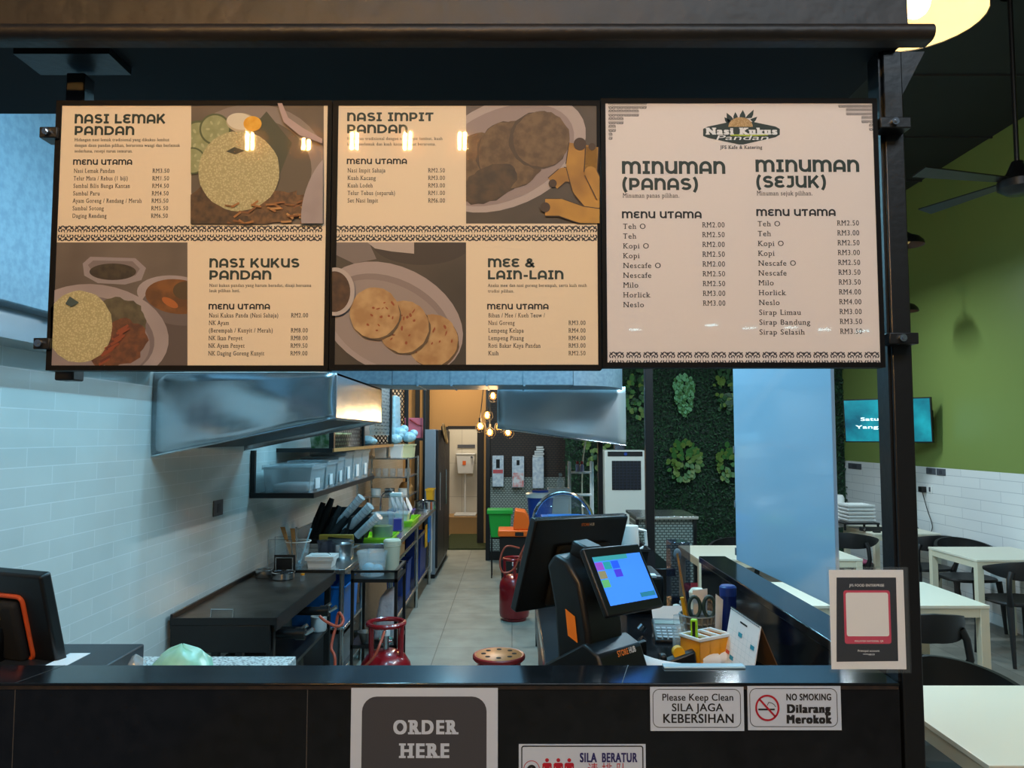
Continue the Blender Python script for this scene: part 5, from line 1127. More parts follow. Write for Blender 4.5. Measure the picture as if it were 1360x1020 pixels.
b = B(mat('sticker_gold', (176, 128, 64), .5)); b.box(w * .50, w * .68, -.042, -.0402, -h * .42, -h * .35, M); b.build('sticker', None, mo)
t = thing('cash_drawer', 'flat black cash drawer with a white label behind the counter wall', 'cash drawer', (-1.0, Y(1.9), wz))
a, c = P(92, 862, 1.93), P(168, 884, 1.75)
x1 = P(169, 862, 1.93).x
b = B(mat('drawer_black', (38, 44, 50), .4)); b.box(-1.22, x1, Y(1.70), Y(2.02), wz, 1.165); b.build('drawer_body', None, t, bev=.004)
b = B(BLK); b.box(-1.21, x1 - .006, Y(1.692), Y(1.70), wz + .012, 1.155); b.build('drawer_front', None, t, bev=.003)
b = B(PAPER); b.box(x1 - .14, x1 - .09, Y(1.80), Y(1.93), 1.1652, 1.1662); b.build('label', None, t)
# plastic bags on the worktop
BAGG = mat('pale_green_bag', (150, 205, 180), .3, bump=.35, bscale=16)
def bag(name, label, c, rx, ry, h, m):
    b = B(m); n = 22; rings = []
    for j in range(9):
        f = j / 8; s = math.sin(PI * (.5 + .5 * f)) ** .5 if f < 1 else .0; ring = []
        for i in range(n):
            a = 2 * PI * i / n; k = 1 + .06 * math.sin(5 * a + j) + .04 * math.sin(9 * a - 2 * j)
            ring.append(b.bm.verts.new((c[0] + rx * max(s, .02) * k * math.cos(a), c[1] + ry * max(s, .02) * k * math.sin(a), c[2] + h * f * (1 + .05 * math.sin(3 * a)))))
        rings.append(ring)
    for A, C in zip(rings, rings[1:]):
        for i in range(n): b.bm.faces.new((A[i], A[(i + 1) % n], C[(i + 1) % n], C[i]))
    b.bm.faces.new(rings[0][::-1]); b.bm.faces.new(rings[-1])
    return tag(b.build(name, None), label, 'bag')
bag('plastic_bag', 'puffed pale green plastic bag on the speckled worktop', (P(242, 870, 1.92).x, Y(1.92), wz), .088, .07, .107, BAGG)
bag('plastic_bag', 'small crumpled clear bag between the cash drawer and the green bag', (P(180, 876, 1.95).x, Y(1.95), wz), .035, .03, .075, CLEARW)

# ---------------------------------------------------------------- desk clutter on the right worktop
def D_at(v, z): return (CAMZ - z) * F / (v - 578)
c = P(927, 835, 2.36); c = Vector((c.x, Y(2.36), wz))
t = thing('pen_basket', 'grey slotted pen basket holding scissors on the worktop', 'basket', c)
b = B(mat('grey_basket', (120, 124, 122), .5))
r0, r1, hh = .042, .054, .082
b.lathe([(0, .002), (r0, 0), (r0 - .003, .004), (0, .005)], c, 20)
for i in range(20):
    a = 2 * PI * i / 20; b.tube([c + Vector((r0 * math.cos(a), r0 * math.sin(a), 0)), c + Vector((r1 * math.cos(a), r1 * math.sin(a), hh))], .0035, 5)
for f in (0, .25, .5, .75, 1): rr = r0 + (r1 - r0) * f; b.tube([c + Vector((rr * math.cos(i * PI / 12), rr * math.sin(i * PI / 12), hh * f)) for i in range(24)], .003, 5, True)
b.lathe([(r0 - .004, .003), (r1 - .004, hh)], c, 20)
b.build('basket_body', None, t)
SCI = mat('scissor_green', (40, 64, 62), .5)
t = thing('scissors', 'dark green handled scissors standing in the grey pen basket', 'scissors', c)
for sx in (-1, 1):
    b = B(SCI); q = c + Vector((sx * .022 + .008, -.02, .108)); b.tube([q + Vector((.017 * math.cos(i * PI / 10), .0, .030 * math.sin(i * PI / 10))) for i in range(20)], .0055, 8, True); b.build('handle', None, t)
b = B(STEEL); b.hexa([c + Vector(v) for v in ((-.004, -.02, .02), (.012, -.02, .02), (.012, -.016, .02), (-.004, -.016, .02), (-.016, -.022, .085), (.030, -.022, .085), (.030, -.016, .085), (-.016, -.016, .085))]); b.build('blade', None, t)
b = B(WOOD); b.tube([c + Vector((-.02, .0, .01)), c + Vector((-.055, .02, .26))], .0035, 6); tag(b.build('wooden_skewer', None), 'long thin wooden stick leaning out of the pen basket', 'stick')
b = B(YEL); b.tube([c + Vector((-.03, -.01, .02)), c + Vector((-.05, -.015, .135))], .006, 8); tag(b.build('highlighter', None), 'yellow highlighter standing in the pen basket', 'marker')
b = B(PAPER); b.hexa([c + Vector(v) for v in ((-.01, .01, .02), (.03, .012, .02), (.03, .014, .02), (-.01, .012, .02), (-.012, .012, .15), (.034, .014, .155), (.034, .016, .155), (-.012, .014, .15))]); tag(b.build('paper_slip', None), 'folded white slip standing behind the scissors in the basket', 'paper')
# round brown figurine-like jar behind, blue bottle
c2 = Vector((P(926, 800, 2.6).x, Y(2.6), wz)); t = thing('white_bottle', 'cream squeeze bottle behind the pen basket', 'bottle', c2); b = B(CREAM); b.lathe([(0, 0), (.024, 0), (.026, .05), (.022, .075), (.026, .085), (.027, .10), (.018, .112), (0, .115)], c2, 18); b.build('body', None, t)
c2 = Vector((P(967, 800, 2.35).x, Y(2.35), wz)); t = thing('blue_bottle', 'dark blue capped tumbler standing behind the desk calendar', 'bottle', c2); b = B(mat('navy_bottle', (14, 34, 100), .3)); b.lathe([(0, 0), (.023, 0), (.024, .02), (.024, .14), (0, .14)], c2, 22); b.build('body', None, t); b = B(mat('blue_cap', (18, 50, 132), .4)); b.lathe([(.025, .14), (.025, .165), (.02, .17), (0, .17)], c2, 22); b.build('cap', None, t)
q0 = Vector((P(950, 800, 2.2).x, Y(2.2), wz)); b = B(PAPER); b.hexa([q0 + Vector(v) for v in ((-.004, -.005, .02), (.016, .01, .02), (.016, .012, .02), (-.004, -.003, .02), (.002, -.0, .175), (.026, .014, .155), (.026, .016, .155), (.002, .002, .175))]); tag(b.build('paper_card', None), 'tall white paper card standing in the yellow caddy', 'paper')
# yellow caddy with compartments
t = thing('desk_caddy', 'yellow plastic caddy with white rims on the worktop', 'caddy', (.50, Y(2.15), wz))
Mc = Matrix.Translation((P(936, 880, 2.15).x, Y(2.14), wz)) @ Matrix.Rotation(R(32), 4, 'Z')
b = B(AMB); L, Wd, H = .115, .072, .075
for x0, x1, y0, y1 in ((-L / 2, L / 2, -Wd / 2, -Wd / 2 + .003), (-L / 2, L / 2, Wd / 2 - .003, Wd / 2), (-L / 2, -L / 2 + .003, -Wd / 2, Wd / 2), (L / 2 - .003, L / 2, -Wd / 2, Wd / 2), (-.0205, -.0175, -Wd / 2, Wd / 2), (.0175, .0205, -Wd / 2, Wd / 2)): b.box(x0, x1, y0, y1, 0, H, Mc)
b.box(-L / 2, L / 2, -Wd / 2, Wd / 2, 0, .003, Mc); b.build('body', None, t)
b = B(WHITE)
for x0, x1, y0, y1 in ((-L / 2 - .004, L / 2 + .004, -Wd / 2 - .004, -Wd / 2 + .004), (-L / 2 - .004, L / 2 + .004, Wd / 2 - .004, Wd / 2 + .004), (-L / 2 - .004, -L / 2 + .004, -Wd / 2, Wd / 2), (L / 2 - .004, L / 2 + .004, -Wd / 2, Wd / 2), (-.023, -.015, -Wd / 2, Wd / 2), (.015, .023, -Wd / 2, Wd / 2)): b.box(x0, x1, y0, y1, H - .002, H + .007, Mc)
b.build('rim', None, t, bev=.002)
b = B(LIME); q = Mc @ Vector((-.040, 0, .02)); e = q + Vector((-.062, .02, .095)); d = (e - q).normalized()
mk = axes(q, Vector((1, -.4, 0)), d); b.box(-.009, .009, -.008, .008, 0, .105, mk); tk = thing('craft_knife', 'bright green box cutter leaning in the yellow caddy', 'cutter', q); b.build('body', None, tk, bev=.003); b = B(BLKR); b.box(-.004, .004, -.0095, -.008, .05, .10, mk); b.build('slider', None, tk)
b = B(REDP); b.ball(Mc @ Vector((0, 0, .03)), .018, 12); tag(b.build('eraser', None), 'small red piece inside the yellow caddy', 'eraser')
# small jars in front of the basket
c2 = Vector((P(905, 850, 2.2).x, Y(2.22), wz)); t = thing('clear_bottle', 'small clear bottle with a white cap beside the pen basket', 'bottle', c2); b = B(CLEARW); b.lathe([(0, .001), (.020, 0), (.021, .07), (.012, .085), (0, .085)], c2, 16); b.build('body', None, t); b = B(CLEAR); b.lathe([(.018, .085), (.018, .11), (0, .112)], c2, 16); b.build('cap', None, t)
c2 = Vector((P(926, 862, 2.19).x, Y(2.195), wz)); t = thing('glass_jar', 'tiny clear glass jar before the pen basket', 'jar', c2); b = B(CLEAR); b.lathe([(0, .001), (.022, 0), (.025, .03), (.018, .045), (.021, .055), (0, .055)], c2, 16); b.build('body', None, t)
# calculator with paper
t = thing('calculator', 'black desk calculator with grey keys left of the pen basket', 'calculator', (P(885, 830, 2.4).x, Y(2.4), wz))
Mk = Matrix.Translation((P(889, 830, 2.42).x, Y(2.42), wz)) @ Matrix.Rotation(R(-6), 4, 'Z') @ Matrix.Rotation(R(12), 4, 'X')
b = B(BLK); b.box(-.05, .05, -.075, .075, .004, .026, Mk); b.build('case', None, t, bev=.005)
b = B(mat('key_grey', (120, 128, 132), .5))
for i in range(5):
    for j in range(4): b.box(-.042 + i * .0172, -.0295 + i * .0172, -.066 + j * .019, -.053 + j * .019, .026, .030, Mk)
b.build('keypad', None, t); b = B(mat('lcd', (110, 126, 118), .3)); b.box(-.042, .042, .03, .055, .026, .0275, Mk); b.build('display_window', None, t)
b = B(PAPER); Mp = axes(P(870, 805, 2.62) * 1.0, (1, .08, 0), (0, .5, 1)); M0 = Matrix.Translation(Vector((P(892, 805, 2.55).x, Y(2.56), wz + .02))) @ Matrix.Rotation(R(-35), 4, 'X'); b.box(-.06, .05, -.001, .001, -.02, .045, M0); tag(b.build('note_paper', None), 'white handwritten note propped behind the calculator', 'paper')
# tape dispenser, paper rolls, sheets, stapler, clip
c2 = Vector((P(903, 872, 2.08).x, Y(2.09), wz)); t = thing('tape_dispenser', 'black tape dispenser with yellow tape before the yellow caddy', 'tape dispenser', c2)
b = B(BLK); b.hexa([c2 + Vector(v) for v in ((-.045, -.018, 0), (.045, -.018, 0), (.045, .018, 0), (-.045, .018, 0), (-.045, -.018, .022), (.040, -.018, .052), (.040, .018, .052), (-.045, .018, .022))]); b.box(c2.x - .052, c2.x - .034, c2.y - .014, c2.y + .014, wz + .018, wz + .04); b.build('body', None, t, bev=.006)
b = B(YEL); b.cyl(c2 + Vector((-.002, -.011, .044)), c2 + Vector((-.002, .011, .044)), .016, n=20); b.build('tape_roll', None, t)
for i, (u, D) in enumerate(((943, 2.1), (962, 2.13))):
    q = Vector((P(u, 880, D).x, Y(D), wz + .018)); t = thing('paper_roll', ('white receipt roll lying in front of the yellow caddy', 'white receipt roll lying at the foot of the desk calendar')[i], 'paper roll', q)
    b = B(PAPER); b.cyl(q + Vector((-.024, .0, 0)), q + Vector((.024, .006, 0)), .018, n=18); b.build('roll', None, t); b = B(GREYS); b.cyl(q + Vector((-.0245, 0, 0)), q + Vector((-.022, 0, 0)), .006, n=10); b.build('core', None, t)
b = B(PAPER); q0, q1 = P(836, 861, 2.0), P(906, 881, 2.0); pp = []
for i in range(9):
    f = i / 8; k_ = q0.lerp(q1, f); pp.append((k_ + Vector((0, .02 * math.sin(f * PI), -.012 * math.sin(f * PI))), Vector((k_.x + .01, k_.y - .03 + .02 * math.sin(f * PI), wz + .001))))
b.mesh([p_[0] for p_ in pp] + [p_[1] for p_ in pp], [(i, i + 1, 10 + i, 9 + i) for i in range(8)]); tag(b.build('paper_sheet', None, solid=.0008), 'curled white paper sheet beside the till base', 'paper')
q = Vector((P(843, 850, 2.25).x, Y(2.25), wz)); b = B(BLK); b.hexa([q + Vector(v) for v in ((-.02, -.014, 0), (.035, .0, 0), (.03, .02, 0), (-.025, .006, 0), (-.02, -.014, .02), (.035, .0, .032), (.03, .02, .032), (-.025, .006, .02))]); tag(b.build('stapler', None, bev=.003), 'small black stapler on the worktop beside the till body', 'stapler')
q = Vector((P(850, 829, 2.45).x, Y(2.45), wz)); b = B(CHROME); b.cyl(q + Vector((0, 0, .012)), q + Vector((.012, .0, .026)), .012, n=14); tag(b.build('steel_clip', None), 'small shiny metal clip on the worktop beneath the display', 'clip')
for i, (u, v, D) in enumerate(((898, 785, 2.83), (899, 768, 3.0))):
    q = Vector((P(u, v, D).x, Y(D) - (.1 if i else 0), wz)); b = B(WHITE); b.lathe([(.014, 0), (.012, .008), (0, .012)], q, 14); tag(b.build('call_bell', None), ('tiny white dome on the worktop, nearer of the two', 'tiny white dome on the worktop by the clear box')[i], 'bell')
# desk calendar
t = thing('desk_calendar', 'standing desk calendar with date squares beside the stone return', 'calendar', (.6, Y(2.1), wz))
A = P(971, 806, 2.16); Bq = P(1010, 832, 2.02); C = P(958, 883, 2.13); Dq = Vector((Bq.x - (A.x - C.x), Bq.y - (A.y - C.y), Bq.z - (A.z - C.z)))
dz = wz - C.z; sc = (wz - A.z) / (C.z - A.z) if abs(C.z - A.z) > .01 else 1
C = A + (C - A) * sc; Dq = Bq + (Dq - Bq) * ((wz - Bq.z) / (Dq.z - Bq.z))
b = B(PAPER); nrm = (Bq - A).cross(C - A).normalized(); nrm = nrm if nrm.y < 0 else -nrm
b.prism([A, Bq, Dq, C], -nrm * .003); b.build('page', None, t, smooth=False)
back = Vector((.75, .45, 0)).normalized() * .07
b = B(mat('kraft_card', (120, 92, 62), .7)); b.prism([A, Bq, Bq + back + Vector((0, 0, wz - Bq.z)), A + back + Vector((0, 0, wz - A.z))], nrm * -.003 + Vector((0, 0, 0))); b.build('back_card', None, t, smooth=False)
def cp(u, v, k=.0006): return A + (Bq - A) * u + (C - A) * v + nrm * k
TE = mat('calendar_teal', (40, 140, 165), .6); CR = mat('calendar_red', (205, 90, 80), .6); CG = mat('calendar_grid', (170, 190, 200), .6)
b = B(CG)
for i in range(1, 8): b.face([cp(.06, .24 + i * .10), cp(.94, .24 + i * .10), cp(.94, .243 + i * .10), cp(.06, .243 + i * .10)])
for i in range(1, 7): b.face([cp(.06 + i * .125, .24), cp(.064 + i * .125, .24), cp(.064 + i * .125, .94), cp(.06 + i * .125, .94)])
b.use(TE)
for u, v in ((.38, .30), (.80, .36), (.22, .74), (.24, .88)): b.face([cp(u, v, .001), cp(u + .13, v, .001), cp(u + .13, v + .07, .001), cp(u, v + .07, .001)])
b.use(CR)
for u, v in ((.08, .70), (.84, .72)): b.face([cp(u, v, .001), cp(u + .12, v, .001), cp(u + .12, v + .06, .001), cp(u, v + .06, .001)])
b.use(INK); b.face([cp(.38, .12, .001), cp(.62, .12, .001), cp(.62, .15, .001), cp(.38, .15, .001)]); b.build('date_grid', None, t, smooth=False)
b = B(BLK)
for i in range(24):
    q = A.lerp(Bq, (i + .5) / 24); b.tube([q + Vector((.004 * math.cos(a) * nrm.x, .004 * math.cos(a) * nrm.y, .004 * math.sin(a) - .001)) for a in [k * PI / 3 for k in range(6)]], .0007, 4, True)
b.build('spiral_binding', None, t)
# clear box with tissue
q0, q1 = P(885, 775, 3.0), P(907, 716, 3.0)
t = thing('clear_tissue_box', 'tall smoky clear box holding white tissue at the far end of the worktop', 'box', (q0.x, Y(2.95), wz))
b = B(SMOKE); b.box(q0.x, q1.x + .005, Y(2.90), Y(3.0), wz, q1.z); b.build('box_body', None, t, bev=.003); b = B(PAPER); b.ball(Vector(((q0.x + q1.x) / 2, Y(2.95), wz + .17)), .015, 8, 1.5); b.build('tissue', None, t)
t = thing('printer', 'small black receipt printer behind the customer display', 'printer', (.46, Y(2.8), wz)); q = P(872, 770, 2.9)
b = B(BLK); b.box(.40, .53, Y(2.72), Y(2.95), wz, wz + .13); b.build('case', None, t, bev=.012); b = B(PAPER); b.box(.43, .50, Y(2.70), Y(2.74), wz + .128, wz + .136); b.build('paper_strip', None, t)

# ---------------------------------------------------------------- centre island and things around it
t = thing('island_table', 'black topped steel island table beneath the island hood', 'table', (.5, Y(4.2), 0))
BX('top', GRAN, t, .17, .86, Y(4.1), Y(6.4), .96, 1.0, .004)
for x in (.21, .82):
    for D in (4.15, 6.35): BX('leg', BLKM, t, x - .02, x + .02, Y(D) - .02, Y(D) + .02, 0, .96, .002)
BX('side_panel', mat('dull_steel_panel', (96, 104, 108), .4, .6), t, .185, .20, Y(4.2), Y(6.3), .15, .96)
# chafing dome with blue box
c = Vector((P(748, 690, 5.0).x, Y(5.05), 1.0)); t = thing('food_warmer', 'round chrome framed food display with a glass dome on the island', 'warmer', c)
rr = .19; ctr = c + Vector((0, 0, .14))
b = B(CHROME); b.tube([ctr + Vector((rr * math.cos(a), -.02, .19 * math.sin(a))) for a in [i * PI / 16 for i in range(17)]], .012, 8); b.box(c.x - rr, c.x + rr, c.y - .16, c.y + .16, 1.0, 1.015); b.tube([ctr + Vector((-rr, -.02, 0)), c + Vector((-rr, -.02, 0))], .012, 8); b.tube([ctr + Vector((rr, -.02, 0)), c + Vector((rr + .06, -.10, 0))], .014, 8); b.build('chrome_frame', None, t)
b = B(GLASS); b.lathe([(rr * .95, .0), (rr * .9, .12), (rr * .6, .17), (0, .195)], ctr - Vector((0, 0, .02)), 24); b.build('glass_dome', None, t)
crate('blue_box', 'blue plastic box inside the chrome food display', c.x - .13, c.x + .15, c.y - .1, c.y + .1, 1.016, 1.16, BLUE, 'box', None, LBLUE)
q = Vector((P(718, 683, 5.6).x, Y(5.65), 1.0)); t = thing('blue_bucket', 'blue bucket with a white lid on the island', 'bucket', q); b = B(BLUE); b.lathe([(0, 0), (.075, 0), (.095, .25), (0, .25)], q, 22); b.build('body', None, t); b = B(WHITE); b.lathe([(.105, .25), (.108, .275), (.09, .285), (0, .285)], q, 22); b.build('lid', None, t); b = B(BLUE); b.cyl(q + Vector((0, 0, .285)), q + Vector((0, 0, .30)), .06, n=18); b.build('lid_cap', None, t)
q = Vector((P(746, 660, 6.1).x, Y(6.1), 1.0)); crate('white_carton', 'white carton on the far end of the island', q.x - .10, q.x + .06, q.y, q.y + .15, 1.002, 1.28, WHITE, 'carton')
q = Vector((P(745, 650, 6.05).x, Y(6.05) + .08, 1.282)); t = thing('spray_bottle', 'small clear spray bottle standing on the white carton', 'bottle', q); b = B(CLEARW); b.lathe([(0, 0), (.028, 0), (.028, .06), (.012, .08), (.012, .12), (0, .12)], q, 14); b.build('body', None, t)
# white plastic shelf unit
t = thing('white_rack', 'white plastic shelf rack standing on the island near the air cooler', 'rack', (P(774, 640, 6.2).x, Y(6.2), 1.0)); xa_, xb_ = P(757, 640, 6.2).x, P(787, 640, 6.2).x
b = B(WHITE)
for x in (xa_, xb_):
    BX('post', WHITE, t, x - .008, x + .008, Y(6.19), Y(6.21), 1.0, Z(613, 6.2)); BX('post', WHITE, t, x - .008, x + .008, Y(6.33), Y(6.35), 1.0, Z(613, 6.2))
b.box(xa_, xb_, Y(6.19), Y(6.35), Z(627, 6.2) - .012, Z(627, 6.2)); b.build('shelf', None, t); BX('shelf', WHITE, t, xa_, xb_, Y(6.19), Y(6.35), Z(657, 6.2) - .012, Z(657, 6.2))
tag(BX('island_post', BLKM, None, .715, .755, Y(6.42), Y(6.46), 0, 1.66, .002), 'slim black post standing between the white rack and the air cooler', 'post')
for i, u in enumerate((767, 773)):
    q = Vector((P(u, 620, 6.26).x, Y(6.26), Z(627, 6.2))); t = thing('red_capped_bottle', ('red-capped bottle on the white rack, closer to the dark mesh wall', 'red-capped bottle on the white rack, closer to the air cooler')[i], 'bottle', q); b = B(mat('lilac_bottle', (150, 150, 190), .4)); b.lathe([(0, 0), (.016, 0), (.016, .05), (.010, .062), (0, .062)], q, 14); b.build('body', None, t); b = B(REDP); b.cyl(q + Vector((0, 0, .062)), q + Vector((0, 0, .085)), .011, n=12); b.build('cap', None, t)
hose('thin white gas tube dropping from the island hood behind the rack', [(.62, Y(6.3), 1.75), (.58, Y(6.31), 1.5), (.57, Y(6.31), 1.2), (.58, Y(6.3), .9)], .006, CREAM, 'white_tube')
t = thing('white_jug', 'white plastic jug with a handle on the island right of the till screen', 'jug', (P(838, 705, 4.4).x, Y(4.4), 1.0)); q = Vector((P(836, 705, 4.4).x, Y(4.4), 1.0)); b = B(WHITE); b.lathe([(0, 0), (.05, 0), (.055, .10), (.05, .19), (.046, .19), (0, .185)], q, 20); b.build('body', None, t); b = B(WHITE); b.tube([q + Vector((.045, 0, .17)), q + Vector((.09, 0, .16)), q + Vector((.095, 0, .08)), q + Vector((.05, 0, .05))], .009, 8); b.build('handle', None, t)
q = Vector((P(852, 725, 4.2).x, Y(4.25), 1.0)); crate('black_tub', 'black plastic tub on the near corner of the island', q.x - .09, q.x + .05, q.y, q.y + .25, 1.002, 1.08, BLKR, 'tub')
# bins
c = Vector((P(684, 700, 8.4).x, Y(8.45), 0)); t = thing('swing_bin', 'black waste bin with an orange swing lid', 'bin', c); q = .17
b = B(BLKR); b.hexa([(c.x - q * .8, c.y - .13, .0), (c.x + q * .8, c.y - .13, 0), (c.x + q * .8, c.y + .13, 0), (c.x - q * .8, c.y + .13, 0), (c.x - q, c.y - .16, .62), (c.x + q, c.y - .16, .62), (c.x + q, c.y + .16, .62), (c.x - q, c.y + .16, .62)]); b.build('body', None, t, bev=.01)
b = B(ORANGE); b.box(c.x - q - .012, c.x + q + .012, c.y - .175, c.y + .175, .62, .69); b.prism([(c.x - .02, c.y - .15, .69), (c.x + .17, c.y - .15, .69), (c.x + .165, c.y - .15, .80), (c.x + .11, c.y - .15, .885), (c.x + .0, c.y - .15, .90)], (0, .3, 0)); b.build('lid', None, t, bev=.012, seg=3)
b = B(BLKR); b.box(c.x, c.x + .09, c.y - .182, c.y - .174, .63, .67); b.build('latch', None, t)
c = Vector((P(664, 690, 9.3).x, Y(9.4), 0)); t = thing('basket_stand', 'thin black stand carrying the green basket', 'stand', c); b = B(BLKM)
for sx in (-1, 1):
    for sy in (-1, 1): b.cyl((c.x + sx * .1, c.y + sy * .09, 0), (c.x + sx * .1, c.y + sy * .09, .46), .008, n=6)
b.box(c.x - .11, c.x + .11, c.y - .1, c.y + .1, .46, .475); b.build('frame', None, t)
t = thing('green_basket', 'green plastic basket on a black stand behind the orange swing lid', 'basket', c); b = B(GREEN); b.hexa([(c.x - .11, c.y - .1, .477), (c.x + .11, c.y - .1, .477), (c.x + .11, c.y + .1, .477), (c.x - .11, c.y + .1, .477), (c.x - .14, c.y - .13, .80), (c.x + .14, c.y - .13, .80), (c.x + .14, c.y + .13, .80), (c.x - .14, c.y + .13, .80)]); b.build('body', None, t, bev=.01); b = B(GREEN); b.box(c.x - .155, c.x + .155, c.y - .145, c.y + .145, .76, .81); b.build('rim', None, t, bev=.006)
# partition: slatted lower panel, black frame, dispensers
def perf_mat(name, c1, c2, sc):
    m = bpy.data.materials.new(name); m.use_nodes = True; nt = m.node_tree; bs = nt.nodes['Principled BSDF']; bs.inputs['Roughness'].default_value = .6
    tc = nt.nodes.new('ShaderNodeTexCoord'); sp = nt.nodes.new('ShaderNodeSeparateXYZ'); cbn = nt.nodes.new('ShaderNodeCombineXYZ'); nt.links.new(tc.outputs['Object'], sp.inputs[0]); nt.links.new(sp.outputs['X'], cbn.inputs[0]); nt.links.new(sp.outputs['Z'], cbn.inputs[1])
    br = nt.nodes.new('ShaderNodeTexBrick'); br.inputs['Scale'].default_value = sc; br.inputs['Brick Width'].default_value = .6; br.inputs['Row Height'].default_value = .36; br.inputs['Mortar Size'].default_value = .08
    br.inputs['Color1'].default_value = lin(c1); br.inputs['Color2'].default_value = lin(c1); br.inputs['Mortar'].default_value = lin(c2); nt.links.new(cbn.outputs[0], br.inputs[0]); nt.links.new(br.outputs['Color'], bs.inputs['Base Color']); return m
PERF = perf_mat('woven_grey_panel', (160, 172, 164), (84, 92, 88), 14); PERFB = perf_mat('woven_brown_panel', (62, 46, 34), (30, 24, 19), 12)
t = thing('woven_partition', 'grey woven pattern panel on the lower half of the dark partition', 'panel', (.2, Y(10.66), 0)); zp = Z(634, 10.66)
BX('lower_panel', PERF, t, -.30, .74, Y(10.66), Y(10.7), .12, zp, 0); BX('upper_panel', PERFB, t, -.30, .74, Y(10.67), Y(10.7), zp, 3.6, 0)
BX('frame_post', BLKM, t, -.36, -.30, Y(10.6), Y(10.72), 0, 3.8); BX('skirting', BLKM, t, -.30, .74, Y(10.63), Y(10.7), 0, .12)
def disp(u0, u1, v0, v1, D=10.62): a, c = P(u0, v0, D), P(u1, v1, D); return a.x, c.x, c.z, a.z, Y(D)
RW = mat('dispenser_print', (214, 222, 226), .5, noise=(176, 190, 204), nscale=25); RW2 = mat('dispenser_print_red', (218, 220, 222), .5, noise=(206, 70, 60), nscale=16)
x0, x1, z0, z1, y = disp(654, 669, 605, 646); t = thing('bag_dispenser', 'white wall dispenser with a dark slot, near the hanging bulbs', 'dispenser', (x0, y, z0)); BX('case', RW, t, x0, x1, y - .08, y + .03, z0, z1, .008); BX('slot', BLKR, t, (x0 + x1) / 2 - .025, (x0 + x1) / 2 + .025, y - .083, y - .079, z1 - .17, z1 - .05, .001); BX('print_band', mat('soft_red', (196, 80, 84), .5), t, x0 + .01, x1 - .01, y - .082, y - .079, z1 - .24, z1 - .19, .0)
x0, x1, z0, z1, y = disp(680, 696, 606, 647); t = thing('bag_dispenser', 'white and red wall dispenser between the plain one and the cup column', 'dispenser', (x0, y, z0)); BX('case', RW, t, x0, x1, y - .08, y + .03, z0, z1, .008); BX('slot', BLKR, t, (x0 + x1) / 2 - .02, (x0 + x1) / 2 + .02, y - .083, y - .079, z1 - .12, z1 - .05, .001); BX('red_print', RW2, t, x0 + .008, x1 - .008, y - .084, y - .079, z0 + .01, z0 + .20, 0)
x0, x1, z0, z1, y = disp(707, 722, 607, 648); t = thing('box_dispenser', 'white wall holder stacked with foam food boxes above it', 'dispenser', (x0, y, z0)); BX('case', RW, t, x0, x1, y - .09, y + .03, z0, z1, .006)
zz = z1
for i in range(5): BX('foam_box', WHITE, t, x0 + .005 + .012 * i + (.012 if i % 2 else 0), x1 + (.006 if i % 2 else -.006), y - .085 + .01 * (i % 2), y + .02, zz + .002 + i * .03, zz + .027 + i * .03, .004)
# ---------------------------------------------------------------- hanging bulbs
t = thing('bulb_chandelier', 'cluster of glowing bulbs hanging in black wire frames over the aisle', 'pendant light', (X(648, 7.6), Y(7.6), 1.7)); Dc = 7.6
bulbs = [(638, 566), (650.5, 574), (663, 566), (675, 574), (647, 551), (655, 526)]
hub = P(655, 512, Dc); hub.z = 2.75
for i, (u, v) in enumerate(bulbs):
    q = P(u, v, Dc); q.y += ((i * 37) % 5 - 2) * .03
    b = B(BLKM); b.tube([hub, hub.lerp(q + Vector((0, 0, .12)), .75) + Vector((0, 0, .05)), q + Vector((0, 0, .075))], .005, 6); b.cyl(q + Vector((0, 0, .035)), q + Vector((0, 0, .08)), .014, n=10)
    fr = [(.0, .06), (.048, .02), (.058, -.02), (.03, -.058), (0, -.062)]
    for k in range(5): a = k * 2 * PI / 5; b.tube([q + Vector((r * math.cos(a), r * math.sin(a), z)) for r, z in fr], .0025, 5)
    b.build('wire_cage', None, t)
    b = B(BULB); b.lathe([(0, .03), (.013, .025), (.020, .0), (.016, -.02), (0, -.028)], q, 12); bb = b.build('bulb', None, t)
    b = B(BULBG); b.lathe([(.012, .036), (.032, .012), (.036, -.008), (.026, -.034), (0, -.044)], q, 14); b.build('glass', None, bb)
b = B(BLKM); b.cyl(hub, (hub.x, hub.y, 4.4), .008, n=8); b.cyl(hub - Vector((0, 0, .03)), hub + Vector((0, 0, .03)), .03, n=12); b.build('stem', None, t)
point('chandelier_source', P(655, 562, 7.5), 24, WARM, .12)
# ---------------------------------------------------------------- hedge wall, plants, air cooler, bench
HEDG = mat('artificial_grass_dark', (10, 30, 20), .8, noise=(30, 70, 40), nscale=30, bump=.5, bscale=60)
b = B(HEDG); rnd = random.Random(3)
b.box(.70, XR - .002, Y(10.10), Y(10.149), 0, 3.9)
L1 = mat('hedge_leaf', (18, 52, 32), .6); L2 = mat('hedge_leaf_dark', (10, 32, 21), .6); L3 = mat('hedge_leaf_bright', (34, 76, 44), .6)
for i in range(15000):
    x = rnd.uniform(.70, XR - .02); z = rnd.uniform(.1, 2.9); y = Y(10.09) - rnd.uniform(0, .05); a = rnd.uniform(0, 6.28); s = rnd.uniform(.016, .034); ty = rnd.uniform(-.02, .02)
    b.use((L1, L2, L2, L3)[rnd.randrange(4)] if i % 9 else L3)
    b.mesh([(x, y, z), (x + s * math.cos(a - .35), y - abs(ty), z + s * math.sin(a - .35)), (x + 1.7 * s * math.cos(a), y - .01, z + 1.7 * s * math.sin(a)), (x + s * math.cos(a + .35), y - abs(ty) * .3, z + s * math.sin(a + .35))], [(0, 1, 2, 3)])
